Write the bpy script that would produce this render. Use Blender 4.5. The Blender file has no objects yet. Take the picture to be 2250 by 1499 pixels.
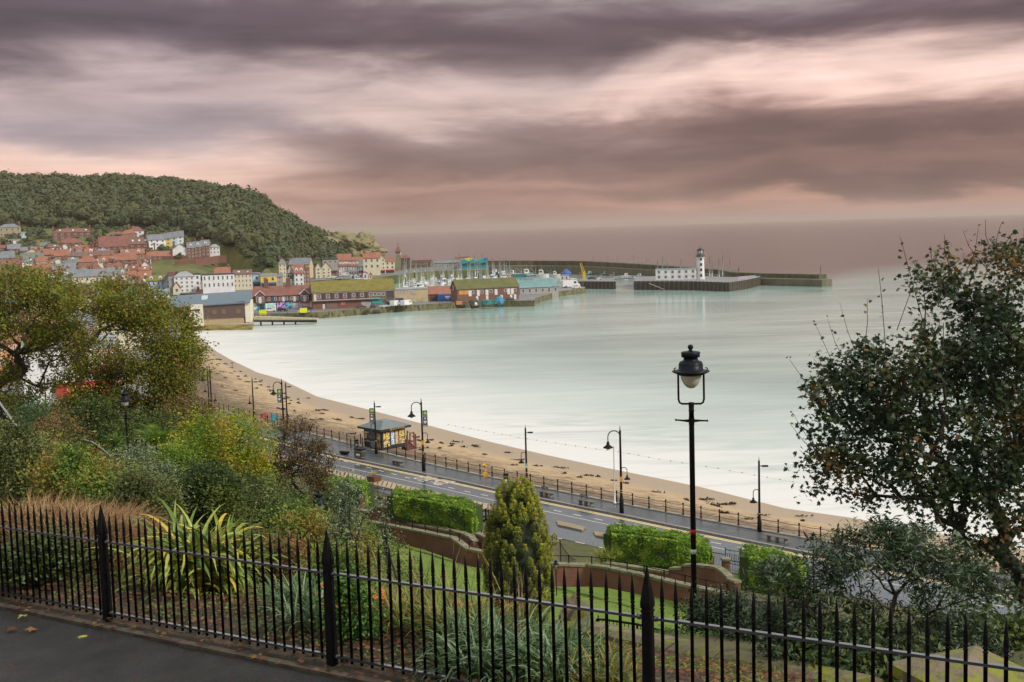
import bpy, math, random
import numpy as np
from mathutils import Vector, Matrix, noise
R=math.radians; PI=math.pi
rnd=random.Random(7); rg=np.random.default_rng(7)
S=bpy.context.scene; COL=S.collection
# ---------------------------------------------------------------- camera
F=2540.; CAMZ=31.
pit=math.atan2(248,F); rol=math.atan2(44,1480)
R0=Vector((1,0,0)); U0=Vector((0,math.sin(pit),math.cos(pit))); FW=Vector((0,math.cos(pit),-math.sin(pit)))
CR=R0*math.cos(rol)-U0*math.sin(rol); CU=R0*math.sin(rol)+U0*math.cos(rol)
CAM=Vector((0,0,CAMZ))
def ray(px,py): return FW+CR*((px-1125)/F)+CU*((749.5-py)/F)
def hit(px,py,z=0.):
    d=ray(px,py); return CAM+d*((z-CAMZ)/d.z)
def at(px,py,y):
    d=ray(px,py); return CAM+d*(y/d.y)
def hz(px): return 501.5-(px-1125)*.0297
cd=bpy.data.cameras.new('camera'); cam=bpy.data.objects.new('camera',cd); COL.objects.link(cam)
cd.sensor_width=36; cd.lens=36*F/2250; cd.clip_start=.1; cd.clip_end=90000
M=Matrix((CR,CU,-FW)).transposed().to_4x4(); M.translation=CAM; cam.matrix_world=M
S.camera=cam
# ---------------------------------------------------------------- tagging and linking
def tag(o,label=None,cat=None,group=None,kind=None):
    for k,v in (('label',label),('category',cat),('group',group),('kind',kind)):
        if v: o[k]=v
    return o
def empty(name,loc,rz=0.,label=None,cat=None,group=None,s=1.):
    o=bpy.data.objects.new(name,None); COL.objects.link(o); o.location=loc; o.rotation_euler=(0,0,rz); o.scale=(s,s,s)
    o.empty_display_size=.2
    return tag(o,label,cat,group)
KIDS={}
def adopt(o,par):
    if par is not None: o.parent=par; KIDS.setdefault(par.name,[]).append(o)
def inst(name,mesh,par=None,loc=(0,0,0),rz=0.,scale=None):
    o=bpy.data.objects.new(name,mesh); COL.objects.link(o); adopt(o,par); o.location=loc; o.rotation_euler=(0,0,rz)
    if scale: o.scale=scale
    return o
def copytree(o,par=None):
    c=o.copy(); COL.objects.link(c)
    if par is not None: adopt(c,par)
    for k in KIDS.get(o.name,[]): copytree(k,c)
    return c
def place(proto,loc,rz=0.,label=None,s=None,**kw):
    c=proto if not proto.get('_used') else copytree(proto)
    proto['_used']=1; c['_used']=1
    c.location=loc; c.rotation_euler=(0,0,rz)
    if s: c.scale=(s,s,s)
    tag(c,label,kw.get('cat'),kw.get('group')); return c
# ---------------------------------------------------------------- mesh builder
class MB:
    def __init__(s): s.v=[]; s.f=[]; s.m=[]; s.sm=[]
    def add(s,vs,fs,m=0,sm=False,T=None):
        b=len(s.v)
        s.v+= [tuple(T@Vector(v)) for v in vs] if T is not None else [tuple(v) for v in vs]
        for f in fs: s.f.append([i+b for i in f]); s.m.append(m); s.sm.append(sm)
        return s
    def box(s,x0,x1,y0,y1,z0,z1,m=0,T=None):
        return s.add([(x0,y0,z0),(x1,y0,z0),(x1,y1,z0),(x0,y1,z0),(x0,y0,z1),(x1,y0,z1),(x1,y1,z1),(x0,y1,z1)],
          [(0,3,2,1),(4,5,6,7),(0,1,5,4),(1,2,6,5),(2,3,7,6),(3,0,4,7)],m,False,T)
    def quad(s,*p,m=0): return s.add(p,[tuple(range(len(p)))],m)
    def tube(s,pts,rad,n=8,m=0,cap=True,sm=True):
        pts=[Vector(p) for p in pts]; k=len(pts)
        rad=rad if isinstance(rad,(list,tuple)) else [rad]*k
        vs=[];fs=[]; up=None
        for i,p in enumerate(pts):
            t=(pts[min(i+1,k-1)]-pts[max(i-1,0)])
            if t.length<1e-9: t=Vector((0,0,1))
            t.normalize()
            if up is None: up=Vector((0,0,1)) if abs(t.z)<.9 else Vector((1,0,0))
            a=t.cross(up)
            if a.length<1e-6: a=t.orthogonal()
            a.normalize(); b=t.cross(a).normalized(); up=a.cross(t)
            for j in range(n):
                w=2*PI*j/n; vs.append(p+(a*math.cos(w)+b*math.sin(w))*rad[i])
        for i in range(k-1):
            for j in range(n):
                q=(j+1)%n; fs.append((i*n+j,i*n+q,(i+1)*n+q,(i+1)*n+j))
        if cap: fs+= [tuple(range(n)),tuple(range((k-1)*n,k*n))[::-1]]
        return s.add(vs,fs,m,sm)
    def lathe(s,prof,n=16,m=0,c=(0,0,0),sm=True):
        vs=[];fs=[]
        for r,z in prof:
            for j in range(n):
                w=2*PI*j/n; vs.append((c[0]+r*math.cos(w),c[1]+r*math.sin(w),c[2]+z))
        for i in range(len(prof)-1):
            for j in range(n):
                q=(j+1)%n; fs.append((i*n+j,i*n+q,(i+1)*n+q,(i+1)*n+j))
        fs+=[tuple(range(n))[::-1],tuple(range((len(prof)-1)*n,len(prof)*n))]
        return s.add(vs,fs,m,sm)
    def prism(s,poly,z0,z1,m=0,T=None):      # poly: [(x,y)...]
        n=len(poly); vs=[(x,y,z0) for x,y in poly]+[(x,y,z1) for x,y in poly]
        fs=[tuple(range(n))[::-1],tuple(range(n,2*n))]+[(i,(i+1)%n,n+(i+1)%n,n+i) for i in range(n)]
        return s.add(vs,fs,m,False,T)
    def xprism(s,poly,y0,y1,m=0,T=None):     # poly in x,z extruded along y
        n=len(poly); vs=[(x,y0,z) for x,z in poly]+[(x,y1,z) for x,z in poly]
        fs=[tuple(range(n)),tuple(range(n,2*n))[::-1]]+[(i,n+i,n+(i+1)%n,(i+1)%n) for i in range(n)]
        return s.add(vs,fs,m,False,T)
    def wall(s,pts,h,w,m=0,down=0.):         # ribbon wall along 3D base points, height h (number or list), thickness w
        hs=h if isinstance(h,(list,tuple)) else [h]*len(pts)
        pts=[Vector(p) for p in pts]; L=[]
        for i,p in enumerate(pts):
            t=pts[min(i+1,len(pts)-1)]-pts[max(i-1,0)]; t.z=0; t.normalize(); nn=Vector((-t.y,t.x,0))*w/2
            L+=[p-nn-Vector((0,0,down)),p+nn-Vector((0,0,down)),p+nn+Vector((0,0,hs[i])),p-nn+Vector((0,0,hs[i]))]
        fs=[]
        for i in range(len(pts)-1):
            a=4*i; b=a+4
            for j in range(4): q=(j+1)%4; fs.append((a+j,b+j,b+q,a+q))
        k=4*(len(pts)-1); fs+=[(0,3,2,1),(k,k+1,k+2,k+3)]
        fs=[tuple(reversed(f)) for f in fs]
        return s.add(L,fs,m)
    def mesh(s,name,mats):
        me=bpy.data.meshes.new(name); me.from_pydata(s.v,[],s.f)
        for m in (mats if isinstance(mats,(list,tuple)) else [mats]): me.materials.append(m)
        me.polygons.foreach_set('material_index',s.m); me.polygons.foreach_set('use_smooth',s.sm); me.update()
        return me
    def obj(s,name,mats,par=None,loc=(0,0,0),rz=0.): return inst(name,s.mesh(name,mats),par,loc,rz)
def rawmesh(name,V,Fc,k,mats,mi=None,smooth=False):
    """V (n,3) array, Fc (m,k) int array of k-gons"""
    me=bpy.data.meshes.new(name); me.vertices.add(len(V)); me.vertices.foreach_set('co',np.ascontiguousarray(V,dtype=np.float32).ravel())
    m=len(Fc); me.loops.add(m*k); me.loops.foreach_set('vertex_index',np.ascontiguousarray(Fc,dtype=np.int32).ravel())
    me.polygons.add(m); me.polygons.foreach_set('loop_start',np.arange(0,m*k,k,dtype=np.int32))
    for x in (mats if isinstance(mats,(list,tuple)) else [mats]): me.materials.append(x)
    if mi is not None: me.polygons.foreach_set('material_index',np.ascontiguousarray(mi,dtype=np.int32))
    if smooth: me.polygons.foreach_set('use_smooth',np.ones(m,dtype=bool))
    me.update(calc_edges=True); me.validate(); return me
def gridmesh(name,P,mats,smooth=True):
    """P (r,c,3)"""
    r,c,_=P.shape; i=np.arange((r-1)*(c-1)); a=(i//(c-1))*c+i%(c-1)
    return rawmesh(name,P.reshape(-1,3),np.stack([a,a+1,a+c+1,a+c],1),4,mats,None,smooth)
# ---------------------------------------------------------------- materials
def lin(c): return tuple(((x/255)/12.92 if x/255<=.04045 else ((x/255+.055)/1.055)**2.4) for x in c)
MATS={}
def mat(name,c1,c2=None,rough=.75,sc=3.,bump=0.,bsc=None,metal=0.,stretch=(1,1,1),trans=0.,spec=.5,lo=.35,hi=.65,c3=None,det=5,wear=None,coat=0.):
    if name in MATS: return MATS[name]
    m=bpy.data.materials.new(name); m.use_nodes=True; nt=m.node_tree; N=nt.nodes; L=nt.links
    b=N['Principled BSDF']; b.inputs['Roughness'].default_value=rough; b.inputs['Metallic'].default_value=metal
    b.inputs['Specular IOR Level'].default_value=spec; b.inputs['Coat Weight'].default_value=coat
    tc=N.new('ShaderNodeTexCoord'); mp=N.new('ShaderNodeMapping'); mp.inputs['Scale'].default_value=stretch; L.new(tc.outputs['Object'],mp.inputs[0])
    c2=c2 or tuple(x*.72 for x in c1)
    n=N.new('ShaderNodeTexNoise'); n.inputs['Scale'].default_value=sc; n.inputs['Detail'].default_value=det; n.inputs['Roughness'].default_value=.65; L.new(mp.outputs[0],n.inputs[0])
    r=N.new('ShaderNodeValToRGB'); e=r.color_ramp.elements; e[0].position=lo; e[1].position=hi
    e[0].color=(*c1,1); e[1].color=(*c2,1)
    if c3: x=e.new((lo+hi)/2); x.color=(*c3,1)
    L.new(n.outputs[0],r.inputs[0]); out=r.outputs[0]
    if wear:   # (colour, scale, threshold)
        n2=N.new('ShaderNodeTexNoise'); n2.inputs['Scale'].default_value=wear[1]; n2.inputs['Detail'].default_value=8; L.new(mp.outputs[0],n2.inputs[0])
        r2=N.new('ShaderNodeMapRange'); r2.inputs[1].default_value=wear[2]; r2.inputs[2].default_value=wear[2]+.06; L.new(n2.outputs[0],r2.inputs[0])
        mx=N.new('ShaderNodeMix'); mx.data_type='RGBA'; L.new(r2.outputs[0],mx.inputs[0]); L.new(out,mx.inputs[6]); mx.inputs[7].default_value=(*wear[0],1); out=mx.outputs[2]
    L.new(out,b.inputs['Base Color'])
    if bump:
        nb=N.new('ShaderNodeTexNoise'); nb.inputs['Scale'].default_value=bsc or sc*4; nb.inputs['Detail'].default_value=5; L.new(mp.outputs[0],nb.inputs[0])
        bp=N.new('ShaderNodeBump'); bp.inputs['Strength'].default_value=bump; bp.inputs['Distance'].default_value=.05; L.new(nb.outputs[0],bp.inputs['Height']); L.new(bp.outputs[0],b.inputs['Normal'])
    if trans:
        t=N.new('ShaderNodeBsdfTranslucent'); L.new(out,t.inputs[0]); ms=N.new('ShaderNodeMixShader'); ms.inputs[0].default_value=trans
        L.new(b.outputs[0],ms.inputs[1]); L.new(t.outputs[0],ms.inputs[2]); L.new(ms.outputs[0],N['Material Output'].inputs[0])
    MATS[name]=m; return m
def brick(name,c1,c2,mort,bw=.22,bh=.075,rough=.8,ms=.012,off=.5,var=None):
    if name in MATS: return MATS[name]
    m=mat(name,c1); nt=m.node_tree; N=nt.nodes; L=nt.links; b=N['Principled BSDF']
    tc=N.new('ShaderNodeTexCoord'); sp=N.new('ShaderNodeSeparateXYZ'); L.new(tc.outputs['Object'],sp.inputs[0])
    ad=N.new('ShaderNodeMath'); L.new(sp.outputs[0],ad.inputs[0]); L.new(sp.outputs[1],ad.inputs[1]); cb=N.new('ShaderNodeCombineXYZ')
    L.new(ad.outputs[0],cb.inputs[0]); L.new(sp.outputs[2],cb.inputs[1])
    t=N.new('ShaderNodeTexBrick'); L.new(cb.outputs[0],t.inputs[0]); t.inputs['Scale'].default_value=1; t.inputs['Brick Width'].default_value=bw; t.inputs['Row Height'].default_value=bh; t.inputs['Mortar Size'].default_value=ms
    t.inputs['Color1'].default_value=(*c1,1); t.inputs['Color2'].default_value=(*c2,1); t.inputs['Mortar'].default_value=(*mort,1); t.offset=off
    n=N.new('ShaderNodeTexNoise'); n.inputs['Scale'].default_value=.6; n.inputs['Detail'].default_value=6; L.new(tc.outputs['Object'],n.inputs[0])
    mx=N.new('ShaderNodeMix'); mx.data_type='RGBA'; mx.blend_type='MULTIPLY'; mx.inputs[0].default_value=1; L.new(t.outputs[0],mx.inputs[6])
    r=N.new('ShaderNodeValToRGB'); r.color_ramp.elements[0].position=.3; r.color_ramp.elements[0].color=(.6,.6,.58,1); r.color_ramp.elements[1].position=.7; r.color_ramp.elements[1].color=(1.1,1.1,1.1,1)
    L.new(n.outputs[0],r.inputs[0]); L.new(r.outputs[0],mx.inputs[7]); L.new(mx.outputs[2],b.inputs['Base Color']); b.inputs['Roughness'].default_value=rough
    return m
# ---------------------------------------------------------------- text
def text(s,size,m,par=None,loc=(0,0,0),rot=(PI/2,0,0),ext=.01,sx=1.):
    cu=bpy.data.curves.new('tmp','FONT'); cu.body=s; cu.size=size; cu.extrude=ext; cu.align_x='CENTER'; cu.align_y='CENTER'; cu.resolution_u=2
    o=bpy.data.objects.new('tmp',cu); COL.objects.link(o); dg=bpy.context.evaluated_depsgraph_get(); dg.update()
    me=bpy.data.meshes.new_from_object(o.evaluated_get(dg)); me.materials.clear(); me.materials.append(m)
    bpy.data.objects.remove(o); bpy.data.curves.remove(cu)
    q=inst('lettering',me,par,loc); q.rotation_euler=rot; q.scale=(sx,1,1); return q
# ---------------------------------------------------------------- world: nishita sky behind a thick cloud deck
w=bpy.data.worlds.new('World'); S.world=w; w.use_nodes=True; nt=w.node_tree; N=nt.nodes; L=nt.links
bg=N['Background']; STR=.1; bg.inputs[1].default_value=STR
SUNEL,SUNAZ=R(36),R(118)
sk=N.new('ShaderNodeTexSky'); sk.sky_type='NISHITA'; sk.sun_disc=False; sk.sun_elevation=SUNEL; sk.sun_rotation=SUNAZ
tc=N.new('ShaderNodeTexCoord'); sp=N.new('ShaderNodeSeparateXYZ'); L.new(tc.outputs['Generated'],sp.inputs[0])
def mth(op,a,b=None,c=None,clamp=False):
    n=N.new('ShaderNodeMath'); n.operation=op; n.use_clamp=clamp
    for i,x in enumerate((a,b,c)):
        if x is None: continue
        if hasattr(x,'links'): L.new(x,n.inputs[i])
        else: n.inputs[i].default_value=x
    return n.outputs[0]
az=mth('ARCTAN2',sp.outputs[0],sp.outputs[1]); el=mth('ARCSINE',sp.outputs[2])
# cloud coordinates: streaks drawn out sideways
def cnoise(sx,sy,sc,det,seed,dist=0.):
    cb=N.new('ShaderNodeCombineXYZ'); L.new(mth('MULTIPLY',az,sx),cb.inputs[0]); L.new(mth('MULTIPLY',el,sy),cb.inputs[1]); cb.inputs[2].default_value=seed
    n=N.new('ShaderNodeTexNoise'); n.inputs['Scale'].default_value=sc; n.inputs['Detail'].default_value=det; n.inputs['Roughness'].default_value=.52; n.inputs['Distortion'].default_value=dist
    L.new(cb.outputs[0],n.inputs[0]); return n.outputs[0]
wob=mth('MULTIPLY',mth('SUBTRACT',cnoise(6,22,1.,5,1.3,.5),.5),R(4.6))
wob2=mth('MULTIPLY',mth('SUBTRACT',cnoise(14,90,1.,4,5.3,.4),.5),R(.8))
elw=mth('ADD',el,mth('ADD',wob,wob2))
t=mth('DIVIDE',elw,R(16.),clamp=True)        # 0 horizon .. 1 = 16 degrees
def ramp(h0,rows):
    r=N.new('ShaderNodeValToRGB'); L.new(t,r.inputs[0]); e=r.color_ramp.elements; r.color_ramp.interpolation='B_SPLINE'
    pts=[]
    for y,c in rows:
        a=math.atan((h0-y)/F)/R(16.)
        pts.append((max(0,min(1,a)),c))
    pts.sort(key=lambda p:p[0])
    pts.append((.86,(206,198,196))); pts.append((1.,(200,200,202)))
    while len(e)<len(pts): e.new(.5)
    for i,(p,c) in enumerate(pts): e[i].position=p
    for i,(p,c) in enumerate(pts): e[i].color=(*[.52*(x/.52)**1.2*q for x,q in zip(lin(c),(.965,1.0,.985))],1)
    return r.outputs[0]
L1=ramp(527,[(0,(118,102,108)),(55,(98,84,92)),(130,(104,90,97)),(185,(150,134,138)),(230,(188,168,168)),(275,(163,148,153)),(310,(160,146,152)),(340,(188,168,168)),(372,(226,196,186)),(420,(222,186,172)),(527,(190,155,145))])
L2=ramp(505,[(0,(130,113,117)),(60,(98,82,88)),(130,(112,95,99)),(190,(196,174,172)),(250,(208,184,178)),(285,(152,130,130)),(330,(146,122,119)),(375,(126,102,100)),(410,(178,144,133)),(440,(146,116,109)),(470,(168,134,123)),(500,(150,118,108))])
L3=ramp(478,[(0,(146,128,133)),(50,(100,82,89)),(90,(112,93,98)),(130,(204,176,170)),(175,(240,211,201)),(225,(205,172,163)),(262,(130,103,101)),(330,(104,82,82)),(360,(140,111,104)),(395,(112,88,87)),(432,(116,90,88)),(452,(192,150,134)),(478,(176,140,128))])
def mixc(f,a,b):
    m=N.new('ShaderNodeMix'); m.data_type='RGBA'; L.new(f,m.inputs[0]) if hasattr(f,'links') else setattr(m.inputs[0],'default_value',f); L.new(a,m.inputs[6]); L.new(b,m.inputs[7]); return m.outputs[2]
def ss(x,a,b):
    n=N.new('ShaderNodeMapRange'); n.interpolation_type='SMOOTHSTEP'; L.new(x,n.inputs[0]); n.inputs[1].default_value=a; n.inputs[2].default_value=b; return n.outputs[0]
azn=mth('ADD',az,mth('MULTIPLY',mth('SUBTRACT',cnoise(6,30,1,3,9.1),.5),R(14)))
ca=mixc(ss(azn,R(-17),R(-5)),L1,L2); cb_=mixc(ss(azn,R(1),R(13)),ca,L3)
st=cnoise(7,130,1.,6,3.7,.35)                 # fine streaks
fac=mth('ADD',mth('MULTIPLY',mth('SUBTRACT',st,.5),.4),1.0)
puff=mth('ADD',mth('MULTIPLY',mth('SUBTRACT',cnoise(9,40,1.,5,7.7,.5),.5),.85),1.)
fac=mth('MULTIPLY',fac,puff)
fac=mth('MULTIPLY',fac,mth('ADD',1.,mth('MULTIPLY',ss(el,R(15),R(45)),.2)))
vm=N.new('ShaderNodeVectorMath'); vm.operation='SCALE'; L.new(cb_,vm.inputs[0]); L.new(mth('MULTIPLY',fac,1.16/STR),vm.inputs['Scale'])
m=N.new('ShaderNodeMix'); m.data_type='RGBA'; m.inputs[0].default_value=.97; L.new(sk.outputs[0],m.inputs[6]); L.new(vm.outputs[0],m.inputs[7])
L.new(m.outputs[2],bg.inputs[0])
sl=bpy.data.lights.new('sun','SUN'); sun=bpy.data.objects.new('sun',sl); COL.objects.link(sun); sl.energy=2.9; sl.angle=R(10); sl.color=(1,.93,.83)
sd=Vector((math.sin(SUNAZ)*math.cos(SUNEL),math.cos(SUNAZ)*math.cos(SUNEL),math.sin(SUNEL)))
sun.rotation_euler=sd.to_track_quat('Z','Y').to_euler()
S.view_settings.view_transform='Standard'; S.view_settings.look='None'; S.view_settings.exposure=.13; S.view_settings.gamma=1
S.cycles.max_bounces=6; S.cycles.transparent_max_bounces=8; S.cycles.volume_bounces=0; S.cycles.diffuse_bounces=2
S.cycles.use_adaptive_sampling=True

# ---------------------------------------------------------------- sea air
hm=bpy.data.materials.new('haze_air'); hm.use_nodes=True; n_=hm.node_tree; n_.nodes.remove(n_.nodes['Principled BSDF']); pv=n_.nodes.new('ShaderNodeVolumePrincipled')
pv.inputs['Color'].default_value=(.84,.69,.61,1); pv.inputs['Density'].default_value=.00008; pv.inputs['Anisotropy'].default_value=.2; n_.links.new(pv.outputs[0],n_.nodes['Material Output'].inputs['Volume'])
hb=MB().box(-36000,36000,-300,33500,-6,135,0).obj('haze',hm); tag(hb,kind='stuff'); hb.display_type='WIRE'
# ---------------------------------------------------------------- shore lines
WL=[(424,728),(440,741),(458,757),(475,771),(508,790),(567,818),(620,833),(700,871),(800,896),(900,922),(1020,954),(1080,970),(1200,998),(1340,1028),(1450,1050),(1542,1069),(1729,1116),(1884,1138),(2060,1172),(2300,1215),(2600,1270)]
waterline=[hit(x,y,0) for x,y in WL]
WLnp=np.array([(p.x,p.y) for p in waterline])
def shore_dist(P):
    d=np.full(len(P),1e9)
    for a,b in zip(WLnp[:-1],WLnp[1:]):
        ab=b-a; t=np.clip(((P-a)@ab)/(ab@ab),0,1); q=a+t[:,None]*ab; d=np.minimum(d,np.hypot(*(P-q).T))
    return d
# ---------------------------------------------------------------- sea
def sea():
    us=np.linspace(-420,2750,150); ys=np.concatenate([np.geomspace(60,900,170),np.geomspace(930,33000,55)])
    U,Y=np.meshgrid((us-1125)/F,ys); X=U*Y; P=np.stack([X,Y,np.zeros_like(X)],-1)
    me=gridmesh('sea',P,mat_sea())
    f=P.reshape(-1,3); d=shore_dist(f[:,:2])
    foam=np.exp(-(d/42.)**1.1)
    xs=(f[:,0]/f[:,1]*F+1125)
    # the open sea beyond the outer pier is dark; the sheltered bay is pale and silty
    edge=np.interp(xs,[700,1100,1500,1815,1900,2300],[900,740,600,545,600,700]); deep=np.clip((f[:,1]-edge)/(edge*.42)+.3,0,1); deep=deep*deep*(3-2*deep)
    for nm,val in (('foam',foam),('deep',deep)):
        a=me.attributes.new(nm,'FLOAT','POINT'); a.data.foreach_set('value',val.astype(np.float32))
    return inst('sea',me)
def mat_sea():
    m=bpy.data.materials.new('sea_water'); m.use_nodes=True; nt=m.node_tree; N=nt.nodes; L=nt.links; b=N['Principled BSDF']
    tc=N.new('ShaderNodeTexCoord')
    def nz(sc,det,stx=(1,1,1),dist=0):
        mp=N.new('ShaderNodeMapping'); mp.inputs['Scale'].default_value=stx; L.new(tc.outputs['Object'],mp.inputs[0])
        n=N.new('ShaderNodeTexNoise'); n.inputs['Scale'].default_value=sc; n.inputs['Detail'].default_value=det; n.inputs['Distortion'].default_value=dist; L.new(mp.outputs[0],n.inputs[0]); return n.outputs[0]
    def at_(n_): a=N.new('ShaderNodeAttribute'); a.attribute_name=n_; return a.outputs['Fac']
    def mt(op,a,b=None,clamp=False):
        n=N.new('ShaderNodeMath'); n.operation=op; n.use_clamp=clamp
        for i,x in enumerate((a,b)):
            if x is None: continue
            if hasattr(x,'links'): L.new(x,n.inputs[i])
            else: n.inputs[i].default_value=x
        return n.outputs[0]
    def mx(f,a,b_):
        n=N.new('ShaderNodeMix'); n.data_type='RGBA'; L.new(f,n.inputs[0])
        for i,x in ((6,a),(7,b_)):
            if hasattr(x,'links'): L.new(x,n.inputs[i])
            else: n.inputs[i].default_value=(*x,1)
        return n.outputs[2]
    patch=mt('MULTIPLY',mt('SUBTRACT',mt('ADD',nz(.012,4,(1,2.2,1),.6),mt('MULTIPLY',mt('SUBTRACT',nz(.06,7,(.3,1.6,1),.8),.5),.5)),.36),3.2,True)
    bay=mx(patch,(.35,.475,.43),(.2,.31,.275))
    foamf=mt('MULTIPLY',at_('foam'),mt('ADD',mt('MULTIPLY',nz(.07,9,(.55,2.6,1),1.6),2.),.08),True)
    silt=mx(mt('MULTIPLY',nz(.05,5),.0),bay,(.4,.33,.22))
    c=mx(foamf,silt,(.68,.67,.635))
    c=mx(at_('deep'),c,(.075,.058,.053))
    L.new(c,b.inputs['Base Color']); b.inputs['IOR'].default_value=1.33
    rr=mt('ADD',mt('MULTIPLY',at_('foam'),.4),.14); L.new(rr,b.inputs['Roughness'])
    bp=N.new('ShaderNodeBump'); bp.inputs['Strength'].default_value=.16; bp.inputs['Distance'].default_value=.45; 
    h=mt('ADD',nz(.22,6,(.35,1,1)),mt('MULTIPLY',nz(.035,3,(.2,1,1)),3.)); L.new(h,bp.inputs['Height']); L.new(bp.outputs[0],b.inputs['Normal'])
    return m
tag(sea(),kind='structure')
# ---------------------------------------------------------------- promenade line (railing) and kerbs, z=5
ROADZ=5.
RAILPX=[(395,868),(430,884.5),(476,899.5),(518,912.5),(565,926),(640,943.5),(700,957.5),(760,973),(820,989),(873.7,1003),(937.7,1018.5),(1006,1033.6),(1081,1049.6),(1190,1071.6),(1310,1096.2),(1409,1116),(1516,1136),(1632,1158.6),(1714.6,1173),(1900,1206),(2100,1242),(2400,1296)]
KERBPX=[(395,902),(472,929),(560,952),(640,973),(740.5,1000.5),(820,1017),(903.5,1034.7),(1000,1054),(1098,1076),(1200,1097),(1290,1115),(1380,1133),(1450,1148),(1600,1178),(1775.6,1213),(2000,1256),(2300,1315)]
MEDA=[(560,986),(650,1010),(746,1037),(823,1054),(920,1076),(1010,1096),(1096,1115)]       # far edge of central strip
NEARK=[(430,965),(600,1012),(720,1050),(800,1070),(865,1087),(950,1106),(1045,1128),(1120,1150),(1200,1172),(1300,1196),(1400,1218),(1560,1245),(1640,1262),(1800,1294),(2000,1332),(2300,1390)] # near edge of near carriageway
def line(px,z): return [hit(x,y,z) for x,y in px]
rail=line(RAILPX,ROADZ); kerb=line(KERBPX,ROADZ); neark=line(NEARK,ROADZ)
def resample(pts,step):
    out=[Vector(pts[0])]; acc=0.
    for a,b in zip(pts[:-1],pts[1:]):
        a=Vector(a);b=Vector(b); l=(b-a).length; t=step-acc
        while t<=l: out.append(a.lerp(b,t/l)); t+=step
        acc=l-(t-step)
    return out
def smooth(pts,k=3):
    p=[Vector(q) for q in pts]
    for _ in range(k): p=[p[0]]+[(p[i-1]+p[i]*2+p[i+1])/4 for i in range(1,len(p)-1)]+[p[-1]]
    return p
def by_len(pts,n):
    d=[0]; 
    for a,b in zip(pts[:-1],pts[1:]): d.append(d[-1]+(Vector(b)-Vector(a)).length)
    A=np.array([tuple(p) for p in pts]); t=np.linspace(0,d[-1],n); return np.stack([np.interp(t,d,A[:,i]) for i in range(3)],1)
def strip(name,A,B,mats,n=160,rows=2,bulge=None):
    """sheet between two polylines; both sampled at common x/y ratio (bearing) to stay parallel"""
    A=np.array([tuple(p) for p in A]);B=np.array([tuple(p) for p in B])
    ua=A[:,0]/A[:,1]; ub=B[:,0]/B[:,1]; u=np.linspace(max(ua[0],ub[0]),min(ua[-1],ub[-1]),n)
    PA=np.stack([np.interp(u,ua,A[:,i]) for i in range(3)],1); PB=np.stack([np.interp(u,ub,B[:,i]) for i in range(3)],1)
    t=np.linspace(0,1,rows)[:,None,None]; P=PA[None]*(1-t)+PB[None]*t
    if bulge: P=bulge(P,t)
    return inst(name,gridmesh(name,P,mats))
def resu(A,u):
    A=np.array([tuple(p) for p in A]); ua=A[:,0]/A[:,1]; return np.stack([np.interp(u,ua,A[:,i]) for i in range(3)],1)
# wet asphalt
def m_asphalt(name,base,dark,wet,wr=.12,sc=.12,thr=.5,stx=(1,1,1)):
    m=mat(name,base,dark,rough=.7,sc=2.5,bump=.07,bsc=30); nt=m.node_tree; N=nt.nodes; L=nt.links; b=N['Principled BSDF']
    tc=N.new('ShaderNodeTexCoord'); mp=N.new('ShaderNodeMapping'); mp.inputs['Scale'].default_value=stx; mp.inputs['Rotation'].default_value=(0,0,R(-30)); L.new(tc.outputs['Object'],mp.inputs[0])
    n=N.new('ShaderNodeTexNoise'); n.inputs['Scale'].default_value=sc; n.inputs['Detail'].default_value=6; L.new(mp.outputs[0],n.inputs[0])
    r=N.new('ShaderNodeMapRange'); r.inputs[1].default_value=thr-.06; r.inputs[2].default_value=thr+.06; r.inputs[3].default_value=wet; r.inputs[4].default_value=wr; L.new(n.outputs[0],r.inputs[0]); L.new(r.outputs[0],b.inputs['Roughness'])
    return m
M_road=m_asphalt('wet_asphalt',(.085,.1,.115),(.055,.066,.077),.17,.05,.22,.46,(.25,1.6,1))
M_prom=m_asphalt('promenade_asphalt',(.08,.085,.092),(.055,.06,.066),.42,.22,.3,.55)
M_kerb=mat('kerb_stone',(.3,.28,.25),(.2,.18,.16),sc=4)
M_sand=mat('beach_sand',(.5,.37,.2),(.42,.3,.16),rough=.9,sc=.25,bump=.6,bsc=3)
g=strip('promenade',kerb,rail,M_prom,n=200); g.location.z=.004; tag(g,kind='structure')
g=strip('road',neark,kerb,M_road,n=200); g.location.z=-.12; tag(g,kind='structure')
# sea wall below the railing
mb=MB(); mb.wall([p+Vector((0,0,-1.0)) for p in rail],1.09,.45); o=mb.obj('sea_wall',mat('weathered_concrete',(.33,.3,.25),(.2,.18,.14),sc=1.5)); tag(o,'low weathered stone edge between the promenade and the sand','wall')
mb=MB(); mb.wall(resample(kerb,2.),.0,.28,down=.3); o=mb.obj('kerb',M_kerb); o.location.z=.012; tag(o,kind='structure')
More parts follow.
